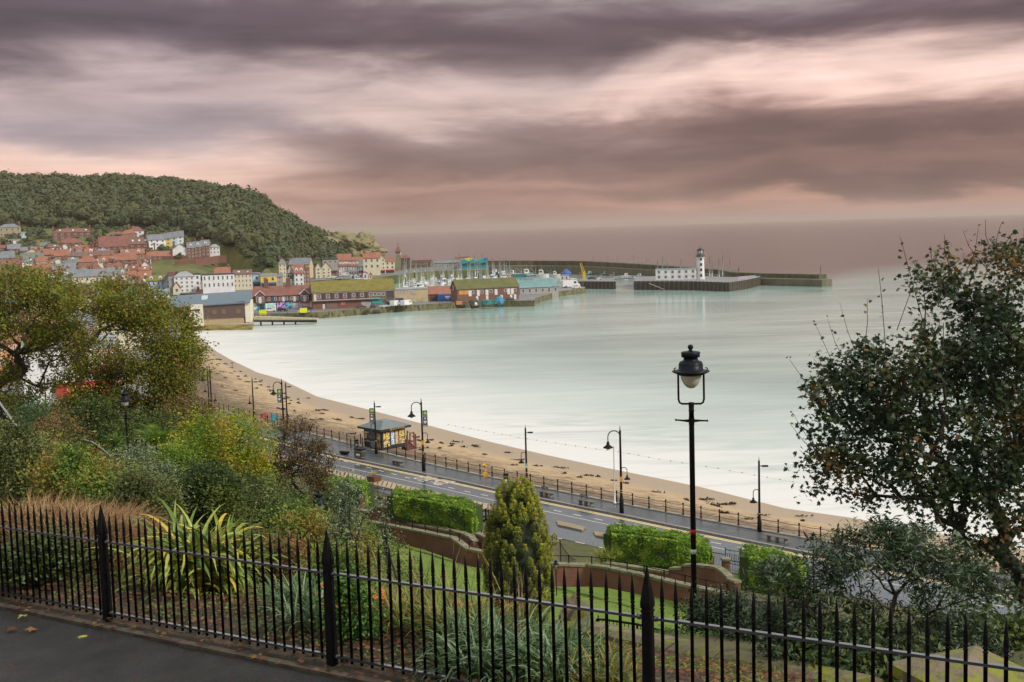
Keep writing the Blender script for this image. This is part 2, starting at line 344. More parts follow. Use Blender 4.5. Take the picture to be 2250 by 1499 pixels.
# ---------------------------------------------------------------- beach
def m_beach():
    m=mat('beach',(.47,.34,.195),(.4,.28,.155),rough=.85,sc=.5,bump=.7,bsc=2.5); nt=m.node_tree; N=nt.nodes; L=nt.links; b=N['Principled BSDF']
    src=b.inputs['Base Color'].links[0].from_socket
    tc=N.new('ShaderNodeTexCoord'); mp=N.new('ShaderNodeMapping'); mp.inputs['Rotation'].default_value=(0,0,R(33)); mp.inputs['Scale'].default_value=(.22,1.,1); L.new(tc.outputs['Object'],mp.inputs[0])
    mpb=N.new('ShaderNodeMapping'); mpb.inputs['Rotation'].default_value=(0,0,R(33)); mpb.inputs['Scale'].default_value=(.45,1.,1); L.new(tc.outputs['Object'],mpb.inputs[0])
    at_=N.new('ShaderNodeAttribute'); at_.attribute_name='up'
    def nz(s,d,v=mp): n=N.new('ShaderNodeTexNoise'); n.inputs['Scale'].default_value=s; n.inputs['Detail'].default_value=d; n.inputs['Distortion'].default_value=.8; n.inputs['Roughness'].default_value=.7; L.new(v.outputs[0],n.inputs[0]); return n.outputs[0]
    def mt(op,a,b=None,clamp=False):
        n=N.new('ShaderNodeMath'); n.operation=op; n.use_clamp=clamp
        for i,x in enumerate((a,b)):
            if x is None: continue
            if hasattr(x,'links'): L.new(x,n.inputs[i])
            else: n.inputs[i].default_value=x
        return n.outputs[0]
    def mx(f,a,c):
        n=N.new('ShaderNodeMix'); n.data_type='RGBA'; L.new(f,n.inputs[0]); L.new(a,n.inputs[6]); n.inputs[7].default_value=(*c,1); return n.outputs[2]
    cr=N.new('ShaderNodeValToRGB'); e=cr.color_ramp.elements; cr.color_ramp.interpolation='EASE'
    for i,(p,v) in enumerate([(0,.0),(.3,.1),(.42,.35),(.6,.62),(.8,1.),(1.,.75)]):
        if i>1: e.new(p)
    for i,(p,v) in enumerate([(0,.0),(.3,.1),(.42,.35),(.6,.62),(.8,1.),(1.,.75)]): e[i].position=p; e[i].color=(v,v,v,1)
    L.new(at_.outputs['Fac'],cr.inputs[0])
    w=mt('MULTIPLY',mt('SUBTRACT',mt('ADD',nz(.55,9,mpb),mt('MULTIPLY',cr.outputs[0],.3)),.61),9.,True)
    w2=mt('MULTIPLY',mt('SUBTRACT',mt('ADD',nz(2.6,8,mpb),mt('MULTIPLY',cr.outputs[0],.2)),.6),12.,True)
    c=mx(mt('MULTIPLY',w,.8),src,(.17,.115,.07)); c=mx(mt('MULTIPLY',w2,.85),c,(.09,.055,.03))
    # damp smooth sand at the waterline
    dm=N.new('ShaderNodeMapRange'); dm.interpolation_type='SMOOTHSTEP'; dm.inputs[1].default_value=.36; dm.inputs[2].default_value=.2; L.new(at_.outputs['Fac'],dm.inputs[0])
    c=mx(mt('MULTIPLY',dm.outputs[0],.8),c,(.34,.255,.165)); L.new(c,b.inputs['Base Color'])
    rr=N.new('ShaderNodeMapRange'); rr.inputs[1].default_value=0; rr.inputs[2].default_value=1; rr.inputs[3].default_value=.9; rr.inputs[4].default_value=.32; L.new(dm.outputs[0],rr.inputs[0]); L.new(rr.outputs[0],b.inputs['Roughness'])
    return m
INNER=rail
def beach():
    n=320; rows=70
    extra=[hit(372,838,4.6),hit(366,800,4.3),hit(376,765,3.8),hit(395,738,3.),hit(418,718,2.2)]
    inner=by_len([Vector(p)-Vector((0,0,.5 if i>4 else 0)) for i,p in enumerate(list(reversed(extra))+rail)],n)
    wl=by_len(waterline,n)
    # pair by bearing where possible
    t=np.linspace(0,1.35,rows)[:,None,None]
    P=inner[None]*(1-t)+wl[None]*t
    z=inner[None,:,2:]*(1-np.clip(t,0,1))**1.25; P[:,:,2:]=np.where(t<=1,z,-(t-1)*3.)
    # lumps
    for i in range(rows):
        for j in range(n):
            x,y,zz=P[i,j]; a=max(0,1-t[i,0,0]*1.25)
            P[i,j,2]+=a*.16*noise.noise(Vector((x*.35,y*.35,0)))+a*.1*noise.noise(Vector((x*1.1,y*1.1,3)))-.02
    me=gridmesh('beach',P,m_beach()); a=me.attributes.new('up','FLOAT','POINT'); a.data.foreach_set('value',np.broadcast_to(1-t[:,:,0],(rows,n)).astype(np.float32).ravel())
    o=inst('beach',me); tag(o,kind='structure'); return P
BEACH=beach()
# ---------------------------------------------------------------- near hillside
NKu=resu(neark,np.linspace(-.28,.47,120)); NKx=NKu[:,0]/NKu[:,1]
def yedge(x,y): return float(np.interp(x/max(y,3.),NKx,NKu[:,1]))
def near_z(x,y):
    u=x/max(y,3.)*F+1125
    ye=yedge(x,y)-2.5; k=min(1,max(0,(640-u)/300)); ye=ye*(1-k)+112*k
    yy=y if y<32 else 32+(y-32)*(94-32)/(ye-32)
    a=np.interp(yy,[0,12.5,16,20,32,50,58,67,70,73,76,84,89,96],[26.1,26.1,25.1,23.7,18.7,13.2,10.7,9.0,8.5,7.6,6.7,5.6,4.9,4.85])
    b=np.interp(y,[0,12.5,16,20,30,54,80,100,112,125],[26.1,26.1,25.4,24.8,23.0,19.2,17,15.2,11,4.75])
    s=np.clip((640-u)/300,0,1); s=s*s*(3-2*s)
    return float(a*(1-s)+b*s)
def near_pt(px,y): 
    x=(px-1125)/F*y; return Vector((x,y,near_z(x,y)))
M_soil=mat('soil',(.11,.07,.035),(.05,.06,.02),rough=.95,sc=1.2,bump=.8,c3=(.08,.085,.025))
def near_ground():
    us=np.concatenate([np.linspace(-.75,-.45,12),np.linspace(-.44,.5,170),np.linspace(.52,.75,10)]); rows=[]
    for t in np.linspace(-30,8,12):
        rows.append([(u*15,t,near_z(u*15,14 if t<14 else t)) for u in us])
    for t in np.linspace(0,1,150):
        r=[]
        for u in us:
            ye=yedge(u*50,50) if u>-.2 else 126.; y=12+(ye-12)*t; x=u*max(y,15.); z=near_z(x,y); k=min(1,max(0,(y-11)/10))
            z+=k*.25*noise.noise(Vector((x*.3,y*.3,0)))*min(1,max(0,(z-5.3))); r.append((x,y,z))
        rows.append(r)
    o=inst('ground',gridmesh('ground',np.array(rows),M_soil)); tag(o,kind='structure')
near_ground()
M_flat=mat('pavement_grey',(.2,.19,.18),(.13,.125,.12),rough=.6,sc=.3)
def sheet(name,poly,z,m,kind='structure'):
    mb=MB(); mb.quad(*[(p[0],p[1],z) for p in poly],m=0); o=mb.obj(name,m); tag(o,kind=kind); return o
_in=[hit(430,884.5,5),hit(395,868,5),hit(372,838,4.6),hit(366,800,4.3),hit(376,765,3.8),hit(395,738,3.),hit(414,716,2.2)]
_q=[Vector((-420,110,0)),Vector((-26,110,0)),hit(560,992,5),hit(600,950,5),hit(500,915,5)]
sheet('land',_q+_in+[Vector((-105,420,0)),Vector((-120,600,0)),Vector((-520,600,0))],4.3,M_flat)
# ---------------------------------------------------------------- headland
RIDGE=[(-300,392),(0,388),(75,390),(150,391),(240,394),(262,389),(300,394),(400,398),(440,408),(500,414),(585,430),(620,455),(650,475),(680,494),(705,506),(735,522),(760,530),(795,532),(806,546),(818,556),(835,566)]
RD=[(-300,1000),(0,980),(300,960),(585,900),(700,860),(818,830),(835,830)]
FOOT=[(-300,498,830),(0,500,830),(200,503,815),(330,503,800),(420,516,765),(490,533,720),(540,560,690),(600,588,665),(650,592,672),(700,594,722),(780,588,745),(818,580,765),(835,578,785)]
def _i(px,T,k): return float(np.interp(px,[t[0] for t in T],[t[k] for t in T]))
def ridge(px):
    y=_i(px,RD,1); return y,CAMZ+(hz(px)-_i(px,RIDGE,1))/F*y
def foot(px):
    y=_i(px,FOOT,2); return y,CAMZ+(hz(px)-_i(px,FOOT,1))/F*y
OFF=[(-31,820),(-7,760),(29,700),(66,650),(112,590),(135,560)]
def ydep(px,py): return float(np.interp(py-hz(px),[o[0] for o in OFF],[o[1] for o in OFF]))
def town_z(x,y):
    px=x/y*F+1125; fy,fz=foot(px); ry,rz=ridge(px)
    if y>=ry:
        return rz-(y-ry)*(.1 if px<600 else .8)
    if y>=fy:
        s=(y-fy)/(ry-fy); return fz+(rz-fz)*s**.85
    t=[(560,4.3),(590,5),(650,14),(700,23),(760,33),(820,41)]
    zt=float(np.interp(y,[a for a,_ in t],[a for _,a in t]))
    k=min(1,max(0,(px-430)/110)); zf=float(np.interp(y,[0,fy-16,fy],[4.6,4.9,fz]))
    return min(zt,fz)*(1-k)+zf*k if k<1 else zf
M_hill=mat('rough_grass',(.16,.15,.03),(.05,.075,.02),rough=.95,sc=.05,c3=(.11,.115,.03),det=8,bump=.4,bsc=.5)
def front(px): return float(np.interp(px,[-420,400,630,655,690,740,800,870,960,1075],[535,540,545,575,640,655,660,690,745,735]))
def headland():
    pxs=np.concatenate([np.linspace(-420,815,150),np.linspace(822,1075,30)]); rows=[]
    T=np.concatenate([[0,.0001],np.linspace(.002,.62,110),[.8,1.]])
    for t in T:
        r=[]
        for p in pxs:
            y=front(p)+(1250-front(p))*t; x=(p-1125)/F*y
            if p>818: z=5. if y<930 else -2
            else: z=town_z(x,y)
            if 800<p<=818 and y>860: z=max(-1,z-(p-800)*1.)
            z+=1.5*noise.noise(Vector((x*.03,y*.03,0)))*(1 if z>8 else 0)
            if t==0: z=-2
            r.append((x,y,z))
        rows.append(r)
    P=np.array(rows); e=P[:,-1:].copy(); e[:,:,2]=-2; P=np.concatenate([P,e],1)
    tag(inst('headland',gridmesh('headland',P,M_hill)),kind='structure')
headland()
M_street=mat('street_grey',(.16,.155,.15),(.11,.11,.11),rough=.5,sc=.15)
G=[[((p-1125)/F*y,y,5.07) for p in np.linspace(400,1070,80) for y in [front(p)+.6+(float(np.interp(p,[400,640,655,690,790,850,1070],[575,598,615,700,712,735,925]))-front(p)-.6)*t]] for t in (0,.5,1)]
tag(inst('street',gridmesh('street',np.array(G),M_street)),kind='structure')
# crags of the cliff end
def rock(name,c,s,m,seed,par=None,sub=3):
    import bmesh
    bm=bmesh.new(); bmesh.ops.create_icosphere(bm,subdivisions=sub,radius=1)
    for v in bm.verts:
        n=noise.fractal(v.co*1.3+Vector((seed,0,0)),1.,2.,4); v.co*=1+.5*n+.12*noise.noise(v.co*6); v.co=Vector((v.co.x*s[0],v.co.y*s[1],v.co.z*s[2]))
    me=bpy.data.meshes.new(name); bm.to_mesh(me); bm.free(); me.materials.append(m); return inst(name,me,par,c)
M_cliff=mat('cliff_rock',(.3,.24,.14),(.12,.13,.05),sc=.12,det=9,bump=1.,bsc=.8,stretch=(1,1,2.5))
for i,(px,py,y,sx,sz) in enumerate([(770,540,800,20,8),(793,548,795,14,9)]):
    tag(rock('crag',at(px,py,y),(sx,12,sz),M_cliff,i*7.,sub=5),('broad ochre crag at the seaward end of the wooded headland','outermost ochre crag where the headland drops to the sea')[i],'cliff')
# ---------------------------------------------------------------- woodland on the headland
def leafmats(name,cols,trans=.25,rough=.6,g=1.45):
    return [mat('%s_%d'%(name,i),tuple(x*g for x in c),tuple(x*.65*g for x in c),rough=rough,sc=40,trans=trans,spec=.3) for i,c in enumerate(cols)]
M_wood=leafmats('wood',[(.08,.1,.05),(.09,.105,.05),(.068,.09,.042),(.1,.11,.045),(.092,.1,.045),(.07,.098,.048)],.1,.9,1.3)  # greens paled and greyed: distance haze painted into the leaf colours
def dirs(n):
    v=rg.normal(size=(n,3)); return v/np.linalg.norm(v,axis=1)[:,None]
def oriented_quads(P,Nn,size,asp=1.,jit=.5):
    """quads centred at P facing about Nn; size (n,)"""
    n=len(P); N_=Nn+rg.normal(size=(n,3))*jit; N_/=np.linalg.norm(N_,axis=1)[:,None]
    a=np.cross(N_,rg.normal(size=(n,3))); a/=np.linalg.norm(a,axis=1)[:,None]; b=np.cross(N_,a)
    a*=size[:,None]*.5; b*=size[:,None]*.5*asp
    k=.25*size[:,None]*N_*rg.normal(size=(n,1))
    V=np.stack([P-a-b,P+a*.9-b*1.1+k,P+a+b,P-a*.8+b*.9-k],1).reshape(-1,3)
    return V,np.arange(4*n).reshape(-1,4)
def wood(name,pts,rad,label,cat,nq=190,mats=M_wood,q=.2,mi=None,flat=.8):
    Vs=[];Fs=[];Ms=[]; off=0
    cu=[]
    nl,nm_=7,5
    th=np.linspace(0,2*PI,nl,endpoint=False)
    for i,(p,r) in enumerate(zip(pts,rad)):
        d=dirs(nq); d[:,2]=np.abs(d[:,2])*1.05-.25; d/=np.linalg.norm(d,axis=1)[:,None]
        lump=1+.28*np.sin(d[:,0]*5+i)*np.cos(d[:,1]*5+i*2)+.1*rg.normal(size=nq)
        c=np.array(p); P=c+d*(r*lump)[:,None]*np.array([1,1,flat]); V,Fq=oriented_quads(P,d,r*q*rg.uniform(.7,1.4,nq),1,.25)
        mm=mi[i] if mi is not None else int(rg.integers(0,len(mats)))
        Vs.append(V);Fs.append(Fq+off);off+=len(V); m_=np.full(nq,mm); z=rg.random(nq)<.12; m_[z]=rg.integers(0,len(mats),z.sum()); Ms.append(m_)
        ph=np.linspace(-.5,1.45,nm_); G=np.stack([np.outer(np.cos(ph),np.cos(th)),np.outer(np.cos(ph),np.sin(th)),np.outer(np.sin(ph),np.ones(nl))],-1)*r*.84*np.array([1,1,flat])+c
        ii=np.arange((nm_-1)*nl); a=ii//nl*nl+ii%nl; b=ii//nl*nl+(ii+1)%nl
        Vs.append(G.reshape(-1,3)); Fs.append(np.stack([a,b,b+nl,a+nl],1)+off); off+=nm_*nl; Ms.append(np.full(len(ii),mm))
    me=rawmesh(name,np.concatenate(Vs),np.concatenate(Fs),4,mats,np.concatenate(Ms)); return inst(name,me)
def clear(px,py):   # grassy gaps
    if 120<px<250 and 484<py<498: return True
    if 330<px<560 and 570<py<606: return True
    if 485<px<535 and 542<py<562: return True
    if px>768 : return True
    return False
pts=[];rad=[]
for k in range(2600):
    px=rg.uniform(-250,775); fy,fz=foot(px); ry,rz=ridge(px); s=rg.random()**.9; y=fy+(ry-fy)*s; x=(px-1125)/F*y; z=town_z(x,y)
    py=hz(px)-(z-CAMZ)/y*F
    if clear(px,py): continue
    r=(2.6+5.2*rg.random()**1.8)*(1 if s<.8 else .6)*(1 if px<560 else .8); 
    if s>.93: r*=.5
    pts.append((x,y,z+r*.55)); rad.append(r)
pts2=[(x,y,z) for x,y,z in pts]
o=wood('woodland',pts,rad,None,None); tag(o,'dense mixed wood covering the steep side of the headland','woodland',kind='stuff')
# lower scrub among the houses
pts=[];rad=[]
for k in range(520):
    px=rg.uniform(-60,600); y=rg.uniform(690,835) if k%2 else rg.uniform(600,800); fy,fz=foot(px)
    x=(px-1125)/F*y; z=town_z(x,y); py=hz(px)-(z-CAMZ)/y*F
    if clear(px,py) or py>560 and px<330: continue
    if px>560 and y<650: continue
    if py<497 and 120<px<250: continue
    r=rg.uniform(1.4,3.); pts.append((x,y,z+r*.4)); rad.append(r)
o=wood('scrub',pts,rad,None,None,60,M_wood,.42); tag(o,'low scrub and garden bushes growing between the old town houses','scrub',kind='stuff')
# ---------------------------------------------------------------- houses
WALLC=dict(white=(.75,.76,.76),cream=(.68,.62,.45),brick=(.2,.095,.07),dbrick=(.17,.085,.065),obrick=(.34,.17,.105),stone=(.38,.31,.2),blue=(.45,.62,.78),yellow=(.72,.52,.12),grey=(.35,.34,.32),pale=(.55,.62,.58),buff=(.55,.44,.26),pink=(.6,.32,.3),orange=(.72,.36,.16),black=(.03,.03,.035),lilac=(.42,.3,.5),brown=(.12,.085,.07))
ROOFC=dict(red=(.24,.1,.075),orange=(.32,.135,.085),slate=(.2,.22,.24),green=(.17,.19,.16),brown=(.2,.11,.085),grey=(.34,.36,.37),dark=(.07,.07,.075),moss=(.2,.17,.03),mossd=(.13,.13,.04),teal=(.17,.3,.3))
def wm(k): return mat('wall_'+k,WALLC[k],tuple(v*.8 for v in WALLC[k]),sc=.35,rough=.85,det=8,bump=.2,bsc=4)
def rm(k): return mat('roof_'+k,ROOFC[k],tuple(v*.68 for v in ROOFC[k]),sc=.5,rough=.75,det=8,bump=.5,bsc=2.2)
M_glass=mat('dark_glass',(.03,.035,.045),(.06,.065,.075),rough=.12,spec=.7)
M_wframe=mat('window_frame_white',(.72,.72,.7)); M_pot=mat('chimney_pot',(.45,.24,.15)); M_fascia=mat('fascia_white',(.66,.66,.63)); M_door=mat('door_dark',(.06,.05,.06))
WC={}
def winmesh(w,h,fr=None):
    k=(round(w,1),round(h,1),fr.name if fr else '')
    if k not in WC:
        w,h=max(.5,k[0]),max(.6,k[1]); mb=MB(); t=.12
        mb.box(-w/2,w/2,-.1,.05,-h/2,-h/2+t,0); mb.box(-w/2,w/2,-.07,.05,h/2-t,h/2,0)
        mb.box(-w/2,-w/2+t,-.07,.05,-h/2+t,h/2-t,0); mb.box(w/2-t,w/2,-.07,.05,-h/2+t,h/2-t,0); mb.box(-w/2+t,w/2-t,-.03,.05,-h/2+t,h/2-t,1)
        mb.box(-w/2+t,w/2-t,-.055,-.03,-.04,.04,0)
        WC[k]=mb.mesh('window',[fr or M_wframe,M_glass])
    return WC[k]
def gableroof(mb,W,D,Hw,Hr,ov=.35,th=.22,m=0,axis='x',y0=0.):
    if axis=='x':   # ridge along x
        for sgn in (0,1):
            ya,yb=(y0-ov,y0+D/2) if sgn==0 else (y0+D+ov,y0+D/2)
            za=Hw-ov*Hr/(D/2); zb=Hw+Hr
            vs=[(-W/2-ov,ya,za),(W/2+ov,ya,za),(W/2+ov,yb,zb),(-W/2-ov,yb,zb)]; vs+=[(x,y,z+th) for x,y,z in vs]
            fs=[(0,3,2,1),(4,5,6,7),(0,1,5,4),(1,2,6,5),(2,3,7,6),(3,0,4,7)]
            if sgn: fs=[tuple(reversed(f)) for f in fs]
            mb.add(vs,fs,m)
    else:
        for sgn in (-1,1):
            xa,xb=sgn*(W/2+ov),0; za=Hw-ov*Hr/(W/2); zb=Hw+Hr
            vs=[(xa,y0-ov,za),(xa,y0+D+ov,za),(xb,y0+D+ov,zb),(xb,y0-ov,zb)]; vs+=[(x,y,z+th) for x,y,z in vs]
            fs=[(0,3,2,1),(4,5,6,7),(0,1,5,4),(1,2,6,5),(2,3,7,6),(3,0,4,7)]
            if sgn<0: fs=[tuple(reversed(f)) for f in fs]
            mb.add(vs,fs,m)
def house(x0,x1,yb,ye,yr,wall,roof,label,kind='side',nf=2,nc=3,y=None,z=None,D=8.,chim=1,yaw=0.,name='house',cat='house',dorm=0,door=0,dz=4.,win=None,sky=0,shop=None,fr=None):
    xm=(x0+x1)/2
    p=hit(xm,yb,z) if z is not None else at(xm,yb,y or ydep(xm,yb))
    k=p.y/F; W=(x1-x0)*k/math.cos(R(yaw)); Hw=(yb-ye)*k; Hr=max(.05,(ye-yr)*k)
    e=empty(name,p,-math.atan2(p.x,p.y)+R(yaw),label,cat)
    mb=MB(); hw=Hw
    if kind=='gable':
        mb.xprism([(-W/2,-dz),(W/2,-dz),(W/2,Hw),(0,Hw+Hr),(-W/2,Hw)],0,D)
    elif kind=='side':
        mb.box(-W/2,W/2,0,D,-dz,Hw); mb.add([(-W/2,0,Hw),(-W/2,D/2,Hw+Hr),(-W/2,D,Hw),(W/2,0,Hw),(W/2,D/2,Hw+Hr),(W/2,D,Hw)],[(0,1,2),(3,5,4)])
    else: mb.box(-W/2,W/2,0,D,-dz,Hw)
    mb.obj('wall',wm(wall),e)
    rb=MB()
    if kind=='side': gableroof(rb,W,D,Hw,Hr)
    elif kind=='gable': gableroof(rb,W,D,Hw,Hr,axis='y')
    elif kind=='hip':
        o=.35; i=min(W*.35,D/2); vs=[(-W/2-o,-o,Hw),(W/2+o,-o,Hw),(W/2+o,D+o,Hw),(-W/2-o,D+o,Hw),(-W/2+i,D/2,Hw+Hr),(W/2-i,D/2,Hw+Hr)]
        rb.add(vs,[(0,1,5,4),(1,2,5),(2,3,4,5),(3,0,4),(0,3,2,1)])
    elif kind=='flat': rb.box(-W/2-.15,W/2+.15,-.15,D+.15,Hw,Hw+Hr+.1)
    r=rb.obj('roof',rm(roof),e)
    for c in range(chim):
        cx=(-W/2+.7) if c==0 else (W/2-.7 if c==1 else 0); cb=MB(); ww=.55; top=Hw+Hr+1.3
        yc=D/2 if kind!='flat' else D*.7
        cb.box(cx-ww,cx+ww,yc-.4,yc+.4,Hw+Hr*.3,top); 
        for q in (-.3,0,.3): cb.tube([(cx+q,yc,top),(cx+q,yc,top+.5)],.13,6,1)
        cb.obj('chimney',[wm('dbrick' if wall not in ('stone','white') else 'brick'),M_pot],r)
    usable=Hw; fh=usable/max(nf,1); me_=win or winmesh(min(1.3,W/max(nc,1)*.42),min(1.7,fh*.55),fr)
    for f in range(nf):
        for c in range(nc):
            xx=-W/2+W*(c+.5)/nc; zz=fh*(f+.55)
            if f==0 and shop: continue
            if f==0 and door and c==nc//2:
                q=MB().box(-.5,.5,-.06,.04,0,2.1); q.obj('door',M_door,e,(xx,0,.02)); continue
            inst('window',me_,e,(xx,0,zz))
    if shop:
        q=MB(); q.box(-W/2+.2,W/2-.2,-.35,0,fh*.72,fh*.98,0); q.obj('fascia',shop,e)
        q=MB(); q.box(-W/2+.3,W/2-.3,-.06,.03,.3,fh*.7,0); 
        q.obj('shop_window',M_glass,e)
    for d in range(dorm):
        xx=-W/2+W*(d+.5)/dorm; zz=Hw+Hr*.2; q=MB(); q.xprism([(-.8,0),(.8,0),(.8,1.2),(0,1.9),(-.8,1.2)],0,2.2); dd=q.obj('dormer',wm('white'),r,(xx,D*.12,zz))
        inst('window',winmesh(1.,.9),dd,(0,-.02,.65))
    for d in range(sky):
        xx=-W/2+W*(d+.6)/sky; a=math.atan2(Hr,D/2); q=MB().box(-.5,.5,-.7,.7,.2,.3); o=q.obj('skylight',M_wframe,r,(xx,D*.25,Hw+Hr*.5)); o.rotation_euler=(a,0,0)
    return e
H=house
# upper rows
H(0,45,521,500,492,'stone','slate','large stone villa with slate roof at the far left above the town',nc=4,kind='hip',chim=2)
H(46,58,521,513,510,'blue','grey','small pale blue annex beside the large stone villa',nf=1,nc=2,kind='flat',chim=0)
H(119,199,527,511,502,'brick','red','long brick house with hipped red roof standing alone below the wood',kind='hip',nc=6,chim=2,sky=3)
H(132,180,547,534,524,'brick','red','brick house with pyramid red roof below the long hipped house',kind='hip',nc=4,nf=1)
H(20,43,537,529,526,'white','grey','small white cabin above the slate roofs on the left',nf=1,nc=2,kind='flat',chim=0)
H(0,22,556,545,539,'brick','red','red roofed brick cottage at the left edge of the old town',nc=2)
H(19,46,556,547,537,'brick','slate','slate roofed cottage beside the cottage at the left edge',nc=2)
H(47,83,560,551,543,'obrick','slate','low cottage with long slate roof and dark wall',nc=3,nf=1,chim=2)
H(2,32,583,567,553,'obrick','slate','steep slate roofed house just above the left tree top',nc=2)
H(49,95,583,571,556,'obrick','green','orange brick house with wide greenish slate roof',nc=3,chim=2)
H(86,122,577,560,549,'obrick','orange','tall brick house with bright orange tiled roof and dormer window',nc=2)
H(122,153,580,562,549,'obrick','orange','orange roofed brick house beside the white curved gable',kind='side',nc=2)
H(150,164,568,557,542,'white','slate','narrow house with a white curved gable end',kind='gable',nf=1,nc=1,chim=1)
H(163,206,559,549,540,'grey','orange','grey stone cottage with orange pantile roof',nc=3,nf=1)
H(157,195,572,563,555,'brick','brown','brown roofed brick terrace behind the orange gable house',nc=4,nf=1)
H(174,215,596,576,562,'obrick','orange','brick house with big orange hipped roof and low orange porch roof',kind='hip',nc=2,chim=0)
H(146,187,595,581,571,'white','green','white house with pale green slate roof and boarded front',nc=3,nf=1,chim=2)
H(120,166,605,592,580,'brick','slate','red brick house with blue slate roof above the church hall',nc=3)
H(75,119,602,590,579,'obrick','orange','row with orange roof just behind the crown of the left tree',nc=3,nf=1)
H(162,245,620,607,593,'cream','slate','cream church hall with long slate roof and round window',nc=4,nf=1,chim=0,cat='hall')
H(133,162,621,611,602,'white','grey','low white building with flat grey roof beside the church hall',kind='flat',nf=1,nc=2,chim=0)
H(221,284,557,541,520,'brick','red','three storey brick house with red roofs and a white turret',nc=5,chim=1)
H(267,301,530,514,505,'obrick','orange','terracotta villa with bright orange hipped roof near the top of the town',kind='hip',nc=2)
H(284,316,523,508,498,'white','red','highest red roofed house with white ground floor',kind='hip',nc=2,chim=1)
H(243,273,528,516,510,'dbrick','brown','brown gabled house left of the terracotta villa',nc=2)
H(286,340,552,536,522,'brick','brown','brick house with brown roof and four rooflights',nc=4,sky=4,chim=0)
H(329,364,549,527,516,'white','slate','white gabled end house of the pastel terrace',kind='side',nc=3,nf=3,yaw=18)
H(364,377,546,524,512,'yellow','slate','pale yellow house in the pastel terrace',nc=1,nf=3)
H(377,390,543,522,510,'blue','slate','pale blue house in the pastel terrace',nc=1,nf=3)
H(390,404,540,520,508,'white','slate','white house at the right end of the pastel terrace',nc=1,nf=3)
H(381,413,569,548,536,'white','slate','big plain white gable at the start of the brick terrace',kind='gable',nc=1,nf=1,chim=2)
H(413,428,568,545,533,'brick','slate','first brick terrace house beside the big white gable',nc=2,nf=3,dorm=1)
H(428,444,566,543,531,'brick','slate','middle brick terrace house with slate dormers',nc=2,nf=3,dorm=1)
H(444,461,563,540,528,'brick','slate','last brick terrace house beside the white end villa',nc=2,nf=3,dorm=1)
H(461,483,559,543,537,'white','grey','white villa with balcony at the right end of the brick terrace',kind='hip',nc=3,nf=2)
H(325,380,572,563,553,'brick','orange','low brick bungalow with long orange roof above the brick garden wall',nc=5,nf=1)
H(269,318,585,558,548,'obrick','orange','orange brick house with white band and two white dormers',nc=4,dorm=2,chim=0)
H(255,299,589,571,557,'brick','orange','brick house with steep orange roof and tall staircase window',nc=3)
H(220,258,588,576,563,'white','orange','cottage with white gable and orange roof with dormers',nc=2,nf=1,dorm=2)
H(207,249,571,561,551,'dbrick','brown','dark house with wide brown roof above the white gabled cottage',nc=3,nf=1)
H(232,267,602,590,580,'brick','red','small brick house with red roof below the white gabled cottage',nc=3)
H(256,284,614,603,591,'white','green','white cottage with green slate roof and one dormer',nc=2,nf=1,dorm=1)
H(278,302,623,610,596,'dbrick','orange','left one of two orange roofed houses above the timbered gables',nc=2,nf=1)
H(302,333,625,612,597,'brick','orange','right one of two orange roofed houses above the timbered gables',nc=2,sky=1)
H(249,278,628,618,604,'brick','red','brick cottage whose gable has white edges',kind='gable',nc=2,nf=1)
H(297,311,646,632,620,'black','red','timbered black and white gable left of its twin',kind='gable',nc=1,y=585)
H(311,325,646,632,620,'black','red','timbered black and white gable beside the light blue inn',kind='gable',nc=1,y=585)
# waterfront rows
Z5=5.
H(325,363,643,617,606,'blue','moss','light blue inn with mossy roof and two dormers',nc=4,z=Z5,dorm=2,chim=0)
H(363,380,643,616,601,'blue','slate','tall light blue gabled wing of the inn',kind='gable',nc=1,nf=3,z=Z5,chim=0)
H(385,428,643,608,597,'white','grey','tall white four storey house with pale hipped roof',kind='hip',nc=4,nf=4,z=Z5,chim=0)
H(372,386,643,607,598,'grey','brown','narrow grey wall between the blue inn and tall white house',nc=1,nf=0,z=Z5+.2,chim=0,kind='flat')
H(381,397,645,632,620,'cream','brown','small cream chapel gable in front of the tall white house',kind='gable',nc=1,nf=1,z=Z5,chim=0)
H(429,442,641,604,601,'white','dark','narrow white house with black trim',kind='flat',nc=1,nf=3,z=Z5,chim=0)
H(442,460,643,623,611,'stone','slate','stone gable with a tall pointed arch doorway',kind='gable',nc=0,nf=0,z=Z5,chim=0)
H(447,515,634,604,602,'white','dark','long white inn with dark signs on its front',kind='flat',nc=7,nf=2,z=8,chim=0)
H(473,506,612,600,588,'brick','orange','red roofed house rising behind the long white inn',nc=2,nf=1,y=640,chim=2)
H(434,492,652,646,637,'brick','red','low red roofed store behind the boathouse',nc=5,nf=1,z=4.,chim=2)
H(481,516,650,637,620,'obrick','orange','orange gabled brick store behind the boathouse',kind='hip',nc=2,nf=1,z=4.)
H(515,554,633,602,594,'cream','brown','cream house with brown rooflight roof and white gable',nc=5,nf=3,z=6.,sky=2,chim=0)
H(537,555,634,606,592,'white','brown','white gabled front beside the blue amusement arcade',kind='gable',nc=2,nf=3,z=5.6,chim=0)
H(556,574,634,604,600,'blue','slate','bright blue amusement arcade with wavy top sign',kind='flat',nc=1,nf=2,z=Z5,chim=0,shop=mat('teal_sign',(.02,.25,.4)))
H(574,609,634,607,603,'yellow','grey','yellow amusement arcade with large picture windows',kind='flat',nc=2,nf=2,z=Z5,chim=0,shop=mat('blue_sign',(.02,.16,.38)))
H(609,622,633,608,602,'grey','slate','narrow grey shop between the yellow arcade and timbered inn',nc=1,nf=3,z=Z5)
H(575,600,612,603,591,'brown','mossd','mossy hipped roof behind the yellow arcade',kind='hip',nc=0,nf=0,y=640,chim=0)
